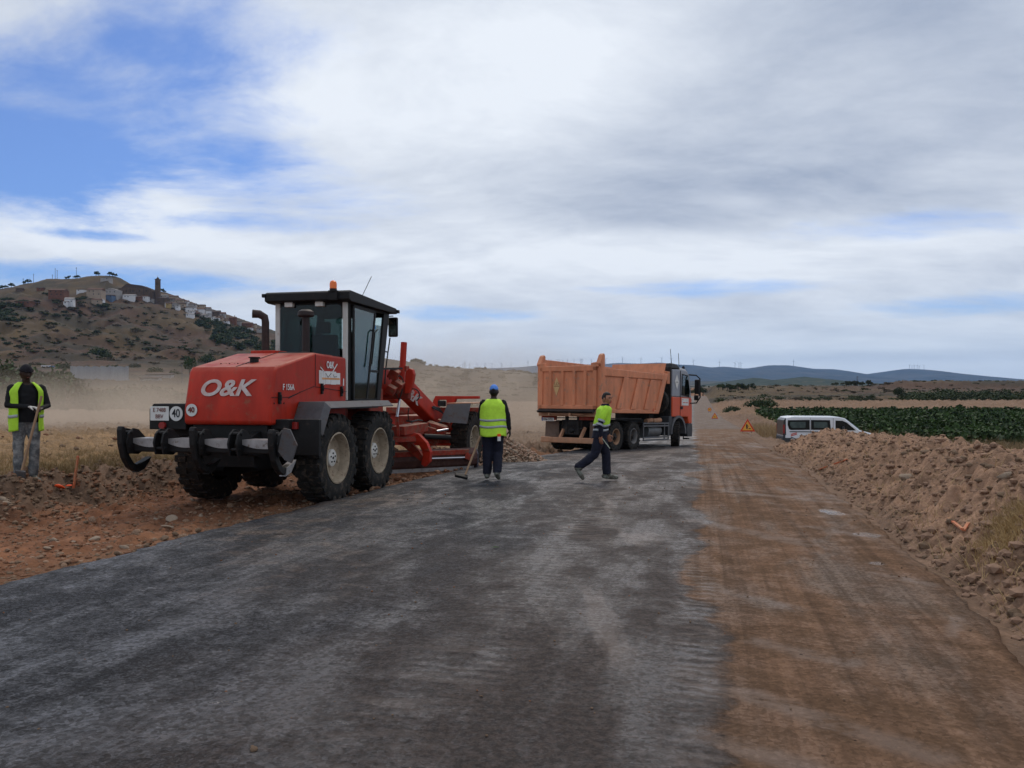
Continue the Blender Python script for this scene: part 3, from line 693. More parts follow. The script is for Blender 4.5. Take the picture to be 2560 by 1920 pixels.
def leafcloud(n, radii, leaf, seed, clumps=14, shell=.55):
    r = np.random.default_rng(seed)
    cc = r.normal(size=(clumps, 3)); cc /= np.linalg.norm(cc, axis=1)[:, None]; cc *= r.uniform(.25, .75, (clumps, 1)); cc[:, 2] = np.abs(cc[:, 2]) * .9
    w_ = r.integers(0, clumps, n); d = r.normal(size=(n, 3)); d /= np.linalg.norm(d, axis=1)[:, None]
    cr = r.uniform(.22, .5, clumps)
    p = cc[w_] + d * (r.uniform(shell, 1, (n, 1)) * cr[w_][:, None]); p = p * np.array(radii)
    p[:, 2] = np.maximum(p[:, 2], -radii[2] * .05)
    u = r.normal(size=(n, 3)); u /= np.linalg.norm(u, axis=1)[:, None]; v = np.cross(u, r.normal(size=(n, 3))); v /= np.linalg.norm(v, axis=1)[:, None]
    l = leaf * r.uniform(.6, 1.3, (n, 1))
    V = np.stack([p - u * l, p - v * l * .6, p + u * l, p + v * l * .6], 1).reshape(-1, 3)
    F = (np.arange(n) * 4)[:, None] + np.array([[0, 1, 2, 3]])
    return V, F

# ------------------------------------------------------------------ spoil heap along the right edge
hs = np.exp(np.linspace(math.log(3.2), math.log(33.5), 620)); hw = np.linspace(0, 5.0, 170)
HS, HW = np.meshgrid(hs, hw, indexing='ij')
HX = Redge(HS) + .18 + HW
shp = np.clip(np.interp(HW, [0, .18, .6, 1.1, 1.7, 2.4, 3.4, 5.0], [0, .12, .42, .78, .98, .92, .45, 0]), 0, 1)
hh = np.interp(HS, [3, 6, 9, 14, 20, 26, 30, 33.5], [.70, .92, 1.04, .98, .90, .88, .72, 0]) * (1 + .14 * fbm(HS, HS * 0, .35, 3, 111))
base = ground(HX, HS, False)
cl = fbm(HX, HS, 1.6, 4, 113) * .12 + (np.abs(fbm(HX, HS, 3.6, 3, 115)) - .25) * .22 + (.3 - np.abs(fbm(HX, HS, 8, 3, 117))) * .10 + fbm(HX, HS, 20, 2, 118) * .03
HZ = base - .07 + shp * hh + cl * sst(0, .25, shp) * 1.0 + .015 * fbm(HX, HS, 9, 2, 119)
HZ = np.where(HW < .01, base - .25, HZ)
V = np.stack([HX, HS, HZ], -1).reshape(-1, 3); r_, c_ = HS.shape
i0 = np.arange(r_ - 1)[:, None] * c_; j0 = np.arange(c_ - 1)[None, :]
F = np.stack([i0 + j0, i0 + j0 + 1, i0 + c_ + j0 + 1, i0 + c_ + j0], -1).reshape(-1, 4)
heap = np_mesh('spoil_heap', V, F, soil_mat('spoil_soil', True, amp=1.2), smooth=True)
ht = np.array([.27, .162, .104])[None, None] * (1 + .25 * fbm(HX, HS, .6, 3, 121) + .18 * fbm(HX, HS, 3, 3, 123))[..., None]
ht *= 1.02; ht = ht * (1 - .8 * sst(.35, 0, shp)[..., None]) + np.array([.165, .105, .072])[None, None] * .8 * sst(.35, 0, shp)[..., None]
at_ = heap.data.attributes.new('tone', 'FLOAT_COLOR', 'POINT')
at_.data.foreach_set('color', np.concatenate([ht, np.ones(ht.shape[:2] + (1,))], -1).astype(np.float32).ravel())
tag(heap, 'long heap of brown stony soil thrown up along the right edge of the road', 'soil heap')
from_h = lambda i, j: (HX[i, j], HS[i, j], HZ[i, j])
for k in range(290):        # the clods and stones that show largest
    i = min(619, int(620 * random.random() ** 1.25)); j = random.randrange(8, 112)
    p = from_h(i, j); s = random.uniform(.03, .07) * (1.15 if random.random() < .15 else 1)
    rock('clod', (p[0], p[1], p[2] + s * .12), s, random.choice([4, 4, 4, 2, 4, 0]), heap, .8)
ii_ = rng.integers(0, 620, 10000); jj_ = rng.integers(3, 135, 10000)
P3 = np.stack([HX[ii_, jj_], HS[ii_, jj_], HZ[ii_, jj_]], -1)
rock_stuff('clods', P3, rng.beta(1.3, 3.5, 10000) * .10 + .012, [rockm[4], rockm[4], rockm[4], rockm[2]], None, heap)
for px, py, s in ((2270, 1270, .12), (2510, 1372, .08)):
    p = place(px, py); j = 40
    # large pale stones lying on the flank
    i = int(np.argmin(np.abs(hs - p[1] * .97))); j = int(np.argmin(np.abs((HX[i] - 1e-9) / hs[i] - (px - 1280) / FPX)))
    q = from_h(i, min(j, 165)); o = rock('stone', (q[0], q[1], q[2] + s * .3), s, 1, heap)

# ------------------------------------------------------------------ stones and clods left of the road
def bed_pt(y, q): return (float(Ledge(np.array([y]))[0]) - q, y)
for k in range(150):
    y = math.exp(random.uniform(math.log(6.2), math.log(13.5))); q = random.uniform(.15, 3.6)
    x, y = bed_pt(y, q)
    s = random.choice([.022, .03, .04, .055]) * random.uniform(.8, 1.3)
    o = rock('stone', (x, y, groundz(x, y) + s * .25), s, random.choice([0, 0, 1, 3]), None, .8)
    tag(o, 'small loose stone lying on the orange graded bed left of the asphalt', 'stone', 'small stones on the graded bed')
for px, py, s, lb in ((418, 1322, .085, 'flat whitish stone, the largest pale one on the graded bed below the machine'), (235, 1352, .07, 'pale squared stone lying on the graded bed'), (118, 1375, .06, 'small rounded pale stone near the left end of the graded bed'),
                      (537, 1333, .055, 'round pale stone sitting right at the edge of the asphalt'), (430, 1302, .10, 'tan oval stone half sunk in the bed behind the white stone'), (12, 1270, .13, 'big pale rounded boulder at the left foot of the bank'), (8, 1255, .11, 'pale boulder leaning on the left end of the bank, above another'),
                      (412, 1350, .08, 'dark lump of broken asphalt on the road edge, lit from behind')):
    p = place(px, py); o = rock('stone', (p[0], p[1], p[2] + s * .3), s, 2 if 'dark' in lb else 1, None, .6); tag(o, lb, 'stone')
for k in range(110):      # crumbs along the broken asphalt edge and stones against the wheels
    y = random.uniform(6.4, 19.5); q = random.gauss(.12, .14); x, y = bed_pt(y, q)
    big = y > 12.6; s = random.uniform(.03, .085) if big else random.uniform(.015, .045)
    o = rock('stone', (x, y, groundz(x, y) + s * .45 + (.03 if big else .02)), s, random.choice([3, 0, 3]) if big else 2)
    tag(o, 'orange tan stone in the row pushed against the asphalt edge beside the wheels' if big else 'dark crumb of earth on the broken left edge of the asphalt', 'stone', 'stones rowed along the asphalt edge' if big else 'crumbs on the asphalt edge')
n = 7000; yy = np.exp(rng.uniform(math.log(6), math.log(19), n)); qq = rng.uniform(.0, 3.8, n); xx = Ledge(yy) - qq
rock_stuff('gravel', np.stack([xx, yy, ground(xx, yy)], -1), rng.beta(1.2, 3.5, n) * .055 + .007, [rockm[3], rockm[3], rockm[2], rockm[0]], 'gravel scattered over the orange graded bed')
n = 3600; yy = np.exp(rng.uniform(math.log(9.5), math.log(24), n)); w0 = np.interp(yy, [15, 24], [3.5, .6]); qq = w0 + rng.normal(.75, .45, n); xx = Ledge(yy) - qq
rock_stuff('earth_clods', np.stack([xx, yy, ground(xx, yy)], -1), rng.uniform(.012, .055, n) * (1 + .4 * (rng.random(n) > .93)), [rockm[2], rockm[2], rockm[3]], 'brown clods of turned earth along the bank beside the stubble')
n = 1500; yy = rng.uniform(12, 45, n); xx = Ledge(yy) - rng.uniform(5, 26, n)
rock_stuff('field_clods', np.stack([xx, yy, ground(xx, yy)], -1), rng.uniform(.02, .10, n), [rockm[2], rockm[3]], 'clods of turned soil in the stubble field')

# pile of stones on the road edge between the grader and the truck
pile = thing('stone_pile', 'pile of broken tan stones on the road edge between the grader and the dump truck', 'stone pile', (-.15, 20.6, groundz(-.3, 20.6)))
def pileh(x, y): return max(0.0, .68 - .62 * math.hypot((x - .0) * .95, y * 1.0)), max(0.0, .17 - .2 * abs(y - (x - .6) * 3.2 * .9) - .02 * max(0, x)) if .4 < x < 2.3 else 0
pm = MB(); NP = 30; vs = []
for i in range(NP + 1):
    for j in range(NP + 1):
        x = -1.25 + 2.5 * i / NP; y = -1.25 + 2.5 * j / NP; vs.append((x, y, pileh(x, y)[0] - .06 + random.uniform(-.02, .02)))
pm.add(vs, [(i * (NP + 1) + j, (i + 1) * (NP + 1) + j, (i + 1) * (NP + 1) + j + 1, i * (NP + 1) + j + 1) for i in range(NP) for j in range(NP)])
pm.build('core', rockm[0], pile, smooth=True)
def pile_spot(k):
    if k % 4: r0 = 1.15 * math.sqrt(random.random()); th = random.uniform(-math.pi * 1.05, math.pi * .05); x, y = r0 * math.cos(th), r0 * math.sin(th)
    else: x = random.uniform(.7, 1.75); y = (x - .35) * 3.0 + random.gauss(0, .3)
    z = max(pileh(x, y)[0], 0)
    if z == 0: z = groundz(x - .15, y + 20.6) - pile.location.z + .02
    return (x, y, z)
for cnt in range(290):
    x, y, z = pile_spot(cnt); rock('stone', (x, y, z + random.uniform(-.02, .03)), random.uniform(.04, .072), random.choice([0, 1, 1, 5]), pile)
sp = [pile_spot(k) for k in range(1500)]
rock_stuff('small_stones', np.array(sp), rng.uniform(.02, .045, 1500), [rockm[1], rockm[5], rockm[0]], None, pile)

# ------------------------------------------------------------------ grasses
n = 26000; yy = rng.uniform(12.2, 20, n); xx = Ledge(yy) - np.interp(yy, [15, 24], [3.5, .6]) - 1.4 - rng.exponential(1.5, n); keep = fbm(xx, yy, .8, 3, 131) > -.15; xx, yy = xx[keep], yy[keep]
blades('stubble', np.stack([xx, yy, ground(xx, yy) - .01], -1), .12, .004, strawm, 'short dry stubble standing at the edge of the field')
n = 9000; yy = np.exp(rng.uniform(math.log(18), math.log(46), n)); xx = Ledge(yy) - rng.uniform(4, 36, n)
blades('field_stubble', np.stack([xx, yy, ground(xx, yy) - .01], -1), .11, .006, strawm, 'thin stubble over the tan field')
def heap_z(xx, yy):
    i = np.clip(np.searchsorted(hs, yy), 0, 619); j = np.clip(((xx - Redge(yy) - .18) / 5.0 * 169).astype(int), 0, 169); return HZ[i, j]
# clump of straw on the heap's near foot, wisps on its flank
n = 2600; yy = rng.normal(7.2, .26, n); xx = Redge(yy) + .95 + rng.normal(0, .16, n) + .3 * (yy - 7.3)
blades('straw_tuft', np.stack([xx, yy, heap_z(xx, yy) - .02], -1), .15, .003, strawm, 'golden tuft of straw on the near foot of the spoil heap', .5)
n = 3000; yy = np.exp(rng.uniform(math.log(5), math.log(30), n)); xx = Redge(yy) + .3 + np.abs(rng.normal(0, .9, n))
blades('straw_wisps', np.stack([xx, yy, heap_z(xx, yy) - .01], -1), .14, .003, strawm, 'wisps of straw caught on the heap and verge', 1.0)
n = 52000; yy = np.exp(rng.uniform(math.log(10), math.log(48), n)); xx = Redge(yy) + 4.3 + rng.exponential(4.2, n); keep = (xx / yy < .9) & (fbm(xx, yy, .5, 3, 133) > -.25) & ~((yy > 37) & (yy < 46) & (xx < 23)); xx, yy = xx[keep], yy[keep]
blades('dry_grass', np.stack([xx, yy, ground(xx, yy) - .03], -1), .72, .006, dryg, 'tall dry grass between the spoil heap and the vineyard', .28)
n = 9000; yy = rng.uniform(46, 62, n); xx = Redge(yy) + rng.uniform(.8, 9, n)
blades('verge_grass', np.stack([xx, yy, ground(xx, yy) - .03], -1), .7, .012, dryg, 'dry grass tufts at the corner of the vineyard', .3)

# ------------------------------------------------------------------ vineyard
rows = []
VV = []; 
for k in range(30):
    y0 = 44 + k * 2.4
    x1 = .70 * y0 + 6; x0 = float(Redge(np.array([y0]))[0]) + 5 + (6 if y0 < 52 else 0)
    if y0 < 50: x0 = max(x0, 20.5)
    m_ = int((x1 - x0) * 62 * (1 if k < 8 else .6))
    xs = rng.uniform(x0, x1, m_); hgt = 1.02 + .75 * fbm(xs, xs * 0 + y0, .6, 3, 140 + k) + .25 * fbm(xs, xs * 0 + y0, .12, 2, 147)
    wv_ = rng.normal(0, .38, m_); hz_ = np.clip(rng.beta(2.4, 1.3, m_) * hgt * (1 - .3 * np.abs(wv_)), .05, None)
    VV.append(np.stack([xs, y0 + wv_ - .22 * xs * 0, ground(xs, np.full(m_, y0), False) + hz_], -1))
P3 = np.concatenate(VV); n = len(P3)
u = rng.normal(size=(n, 3)); u /= np.linalg.norm(u, axis=1)[:, None]; v = np.cross(u, rng.normal(size=(n, 3))); v /= np.linalg.norm(v, axis=1)[:, None]
l = rng.uniform(.08, .17, (n, 1)) * (1 + .6 * np.clip((P3[:, 1:2] - 50) / 60, 0, 1))
V = np.stack([P3 - u * l, P3 - v * l * .75, P3 + u * l, P3 + v * l * .75], 1).reshape(-1, 3)
tag(np_mesh('vineyard', V, (np.arange(n) * 4)[:, None] + np.array([[0, 1, 2, 3]]), vinem), 'dark green vine leaves filling the field behind the spoil heap', None, None, 'stuff')

# ------------------------------------------------------------------ trees and bushes
BUSH = {}
def bush_mesh(kind, seed):
    key = (kind, seed)
    if key in BUSH: return BUSH[key]
    mat, rad, leaf, cl, nn = {'dark': (leafd, (1, 1, .8), .075, 16, 900), 'olive': (leafo, (1, 1, .7), .08, 16, 800), 'brown': (leafb, (1, 1, .75), .06, 18, 800), 'green': (leafg, (1, 1, 1.2), .075, 20, 1100), 'far': (leafd, (1, 1, .75), .14, 12, 320), 'farolive': (leafo, (1, 1, .7), .15, 12, 300)}[kind]
    V, F = leafcloud(nn, rad, leaf, seed, cl); me_o = np_mesh('foliage', V, F, mat); me = me_o.data; bpy.data.objects.remove(me_o)
    BUSH[key] = me; return me
trunkme = MB().tube([(0, 0, -.2), (.03, 0, .3), (-.02, .03, .7), (.02, 0, 1.0)], [.09, .07, .05, .03], 7)
trunkme.tube([(0, 0, .45), (.2, .05, .8), (.35, .1, 1.1)], [.045, .03, .015], 6).tube([(0, 0, .5), (-.2, -.08, .85), (-.3, -.1, 1.15)], [.04, .03, .015], 6)
_t = trunkme.build('trunk', barkm); TRUNK = _t.data; bpy.data.objects.remove(_t)
def bush(p, s, kind, label, cat='bush', group=None, sz=1.0):
    o = bpy.data.objects.new(cat.replace(' ', '_'), bush_mesh(kind, random.randrange(5))); col.objects.link(o)
    o.location = (p[0], p[1], p[2] - .05 * s); o.scale = (s, s, s * sz); o.rotation_euler = (0, 0, random.uniform(0, 6.28))
    return tag(o, label, cat, group)
def scrub(name, items, kind, label, nn=90):
    VV, n0 = [], 0; mat = {'dark': leafd, 'olive': leafo, 'brown': leafb}[kind]
    base = [leafcloud(nn, (1, 1, .75), .24, 400 + i, 8)[0] for i in range(6)]
    for i, (p, s) in enumerate(items): VV.append(base[i % 6] * s * np.array([random.uniform(1, 1.9), 1, random.uniform(.45, .85)]) + np.array(p) - np.array([0, 0, .05 * s]))
    V = np.concatenate(VV); return tag(np_mesh(name, V, np.arange(len(V)).reshape(-1, 4), mat), label, None, None, 'stuff')
def tree(p, h, wd, kind, label, group=None):
    t_ = thing('tree', label, 'tree', p, random.uniform(0, 6.28), group)
    a_ = bpy.data.objects.new('trunk', TRUNK); col.objects.link(a_); a_.parent = t_; a_.scale = (h * .6, h * .6, h * .55)
    c_ = bpy.data.objects.new('crown', bush_mesh(kind, random.randrange(5))); col.objects.link(c_); c_.parent = t_
    c_.location = (0, 0, h * .36); c_.scale = (wd / 2, wd / 2, h * .62)
    return t_
# scrub along the far side of the left field, half hidden by dust
for k in range(46):
    px = random.uniform(-60, 640); y = random.uniform(72, 96); x = (px - 1280) / FPX * y
    kind = random.choice(['olive', 'brown', 'olive', 'dark'] if px > 140 else ['dark', 'dark', 'green'])
    s = random.uniform(2.2, 3.7) if px > 110 else random.uniform(2.6, 4.2)
    if 440 < px < 520: s *= .6
    lb = {'olive': 'olive grey bush in the scrub line beyond the left field', 'brown': 'brown twiggy bush in the scrub line beyond the left field', 'dark': 'dark green bush at the far edge of the left field', 'green': 'leafy green bush at the far left edge of the field'}[kind]
    bush((x, y, groundz(x, y)), s, kind, lb, 'bush', 'bushes beyond the left field', random.uniform(.8, 1.15))
for px, y, h in ((20, 84, 5.4), (62, 92, 5.0), (-20, 78, 6), (100, 98, 4.0)):
    x = (px - 1280) / FPX * y; tree((x, y, groundz(x, y)), h, h * .9, 'dark', 'dark leafy tree behind the worker at the left edge', 'trees behind the left worker')
p = at(474, 925, 240); gz_ = groundz(p[0], 240)
tree((p[0], 240, gz_), (HORY - 882) / FPX * 240 + 1.6 - gz_, 4.6, 'green', 'lone tall green tree standing just left of the red machine')
for px, py, s in ((392, 930, 2.4), (437, 936, 1.8), (282, 925, 2.6), (218, 928, 2.0), (340, 918, 1.8), (165, 922, 2.6), (250, 888, 3), (237, 885, 2.5), (268, 893, 2), (520, 905, 3)):
    p = place(px, py, ymin=100); bush(p, s * p[1] / 190, 'dark', 'dark round bush on the slope near the pale sheet wall', 'bush', 'bushes near the sheet wall')
# trees on the village hill
spots = [(6, 792, 30), (30, 800, 22), (55, 797, 16), (18, 760, 14), (10, 750, 12), (195, 748, 12), (205, 758, 14), (212, 745, 11), (190, 772, 10), (115, 785, 9), (140, 789, 12), (160, 789, 9), (58, 795, 10), (170, 797, 8), (115, 735, 10), (150, 745, 8), (250, 765, 12), (262, 762, 11), (200, 790, 8), (240, 830, 8), (251, 833, 6), (245, 830, 7),
         (20, 860, 14), (45, 868, 12), (70, 870, 9), (5, 848, 12), (130, 878, 5), (345, 850, 12), (365, 858, 12), (330, 862, 9), (380, 845, 10), (345, 792, 6), (385, 785, 6)]
spots += [(random.uniform(-10, 90), random.uniform(745, 800), random.uniform(8, 18)) for _ in range(22)] + [(random.uniform(150, 280), random.uniform(744, 790), random.uniform(6, 11)) for _ in range(14)]
for px, py, wpx in spots:
    p = place(px, py, ymin=300); s = wpx / FPX * p[1] * 1.05
    bush(p, s, 'far', 'dark green thicket on the dry hillside below the village', 'thicket', 'thickets on the village hill', .7)
for k in range(46):
    px = random.uniform(488, 640); tt_ = (px - 488) / 152; py = 798 + tt_ * 44 + random.uniform(-10, 14)
    p = place(px, py, ymin=300); bush(p, random.uniform(4, 7.5), 'far', 'dark tree in the belt below the lower houses of the village', 'tree', 'tree belt below the village')
for k in range(40):
    px = random.uniform(510, 690); tt_ = (px - 510) / 152; py = 832 + tt_ * 30 + random.uniform(-14, 22)
    p = place(px, py, ymin=300); bush(p, random.uniform(4, 9), 'far', 'dark bush on the slope under the tree belt', 'bush', 'bushes under the tree belt')
for kind, cnt_ in (('dark', 90), ('olive', 110), ('brown', 200)):
    it = []
    for k in range(cnt_):
        px = random.uniform(-20, 690); py = random.uniform(752, 912) if kind != 'dark' else random.gauss(850, 36)
        p = place(px, py, ymin=150)
        if p[1] > 1000: continue
        it.append((p, random.uniform(.8, 3.0) * (.35 + p[1] / 750)))
    scrub('hillside_scrub', it, kind, kind + ' low scrub dotted over the dry hillside below the village')
for px, s in ((240, 4), (246, 3), (274, 4), (281, 3.4), (288, 3), (172, 3.5), (188, 3), (165, 2.6), (70, 4), (28, 4), (15, 3), (6, 3.4), (0, 3), (194, 3), (405, 3.2), (411, 2.4), (60, 3)):
    x = (px - 1280) / FPX * 1045; tree((x, 1045, groundz(x, 1045) - .5), s * 2.2, s * 2.2, 'far', 'small tree against the sky on the hill crest', 'trees on the hill crest')
for kind, cnt_ in (('dark', 200), ('olive', 260), ('brown', 120)):
    it = []
    for k in range(cnt_):
        px = random.uniform(680, 1500); py = random.uniform(925, 990)
        p = place(px, py, ymin=215)
        it.append((p, random.uniform(1.2, 3.6) * max(.45, p[1] / 700)))
    scrub('slope_scrub', it, kind, kind + ' scrub on the grey slope between grader and truck')
for k in range(34):
    px = random.uniform(1000, 1345); x = (px - 1280) / FPX * 1040; bush((x, 1040, groundz(x, 1040)), random.uniform(2.5, 5.5) * (1.6 if 1035 < px < 1052 else 1), 'far', 'dark bush against the sky on the low ridge', 'bush', 'bushes on the low ridge')
for k in range(40):
    y = random.uniform(110, 190); px = random.uniform(1040, 1230); x = (px - 1280) / FPX * y
    bush((x, y, groundz(x, y)), random.uniform(1.2, 2.4), random.choice(['olive', 'brown']), 'olive bush at the far edge of the brown field', 'bush', 'bushes at the far edge of the brown field')
# right hand side scrub
for k in range(80):
    px = random.uniform(2262, 2600); y = random.uniform(205, 250); x = (px - 1280) / FPX * y
    bush((x, y, groundz(x, y)), random.uniform(2.6, 4.6), 'dark', 'dark green bush in the thick hedge beyond the vineyard', 'bush', 'hedge beyond the vineyard', .85)
p = (((2245 - 1280) / FPX) * 215, 215, 0); tree((p[0], 215, groundz(p[0], 215)), 4.6, 4.2, 'dark', 'leaning dark tree at the left end of the hedge')
for k in range(34):
    px = random.uniform(1990, 2180); y = random.uniform(200, 225); x = (px - 1280) / FPX * y
    bush((x, y, groundz(x, y)), random.uniform(1.0, 2.0), random.choice(['brown', 'dark', 'olive']), 'brown green bush in the row behind the dry strip', 'bush', 'row behind the dry strip', .8)
for px, y, s in ((1905, 150, 3.2), (1885, 150, 2.3), (1918, 152, 2.4), (1830, 140, 1.7), (1822, 138, 1.5), (1836, 141, 1.4), (1950, 215, 2), (2130, 212, 2.2)):
    x = (px - 1280) / FPX * y; bush((x, y, groundz(x, y)), s, 'dark', 'dark bush standing behind the left end of the vineyard', 'bush', 'bushes behind the left end of the vineyard')
for kind, cnt_ in (('olive', 150), ('brown', 170)):
    it = []
    for k in range(cnt_):
        px = random.uniform(1790, 2600); y = random.uniform(205, 420); x = (px - 1280) / FPX * y; it.append(((x, y, groundz(x, y)), random.uniform(.5, 1.7)))
    scrub('rise_scrub', it, kind, kind + ' scrub on the dry rise behind the vineyard')
for k in range(36):
    px = random.uniform(2080, 2180) if k % 2 else random.uniform(1795, 1895); y = 395 if k % 2 else 330; x = (px - 1280) / FPX * y
    tree((x, y, groundz(x, y)), random.uniform(2.4, 4), random.uniform(2, 3), 'farolive' if k % 2 else 'far', 'small sparse tree on the skyline of the dry rise', 'orchard trees on the dry rise')
it = []
for k in range(200):
    px = random.uniform(1500, 2300); y = random.uniform(600, 1900); x = (px - 1280) / FPX * y; it.append(((x, y, groundz(x, y)), random.uniform(2, 7)))
scrub('plain_scrub', it, 'dark', 'dark scrub on the plain below the mountains')
x = (1748 - 1280) / FPX * 330; 
for dx, s in ((-2.2, 2.2), (0, 2.8), (2.2, 2.4), (-5, 2)):
    tree((x + dx, 330 + dx, groundz(x + dx, 330 + dx)), s * 2.1, s * 1.6, 'dark', 'tall narrow dark tree beside the road crest behind the truck mirror', 'trees at the road crest')

# ------------------------------------------------------------------ village on the hill
vm = {'brick': M('brick_wall', (.15, .068, .045), .9, var=.3, scale=.6), 'white': M('white_wall', (.60, .60, .62), .9, var=.15, scale=.4), 'beige': M('beige_wall', (.33, .26, .20), .9, var=.2, scale=.4),
      'grey': M('grey_wall', (.32, .30, .29), .9, var=.2, scale=.4), 'blue': M('blue_wall', (.10, .15, .24), .9, var=.2, scale=.4), 'yellow': M('yellow_wall', (.36, .26, .12), .9, var=.15, scale=.4),
      'stone': M('church_stone', (.105, .072, .055), .95, var=.3, scale=.35), 'roof': M('tile_roof', (.115, .062, .045), .9, var=.35, scale=.8), 'palef': M('pale_roof', (.27, .25, .24), .9, var=.2, scale=.5), 'roofd': M('dark_tile_roof', (.075, .052, .045), .9, var=.3, scale=.6), 'win': M('dark_window', (.02, .02, .025), .4, var=.1)}
def house(px, pyb, wpx, hpx, wall, roof, label, ang=0.0, rh=.3, group='houses of the village', depth=None, chim=False):
    p = place(px, pyb, 1035, 300); k = p[1] / FPX; wd = wpx * k; h = hpx * k * 1.0; wd *= .92; dp = depth or max(6, wd * .8)
    o = thing('house', label, 'house', (p[0], p[1] + dp * .3, p[2] + .4), ang, group)
    hb = h * (1 - rh) + 1.0
    MB().bx(-wd / 2, wd / 2, -dp / 2, dp / 2, -6, hb).build('wall', vm[wall], o)
    r = MB()
    if roof == 'gable': r.prism([(-wd / 2 - .2, hb), (wd / 2 + .2, hb), (0, hb + h * rh * 1.2)], 'y', -dp / 2 - .3, dp / 2 + .3); rm_ = 'palef'
    elif roof == 'gablet': r.prism([(-wd / 2 - .2, hb), (wd / 2 + .2, hb), (0, hb + h * rh * 1.2)], 'y', -dp / 2 - .3, dp / 2 + .3); rm_ = 'roof'
    else: r.prism([(-dp / 2 - .4, hb - .1), (dp / 2 + .4, hb - .1), (dp / 2 * .1, hb + h * rh), (-dp / 2 - .4, hb + .15)], 'x', -wd / 2 - .3, wd / 2 + .3); rm_ = {'pale': 'palef', 'dark': 'roofd'}.get(roof, 'roof')
    ro = r.build('roof', vm[rm_], o)
    if chim: MB().bx(wd * .2, wd * .2 + .8, -.4, .4, hb, hb + h * rh + 1.6).build('chimney', vm[wall], ro)
    nw = max(1, int(wd / 4)); nf = 2 if hb > 6 else 1
    for f in range(nf):
        for i in range(nw):
            if random.random() < .2: continue
            x = -wd / 2 + wd * (i + .5 + random.uniform(-.15, .15)) / nw; z = 1.0 + (hb - 1) * (f + .55) / nf
            MB().bx(x - .5, x + .5, -dp / 2 - .05, -dp / 2 + .1, z - .7, z + .6).build('window', vm['win'], o)
    return o
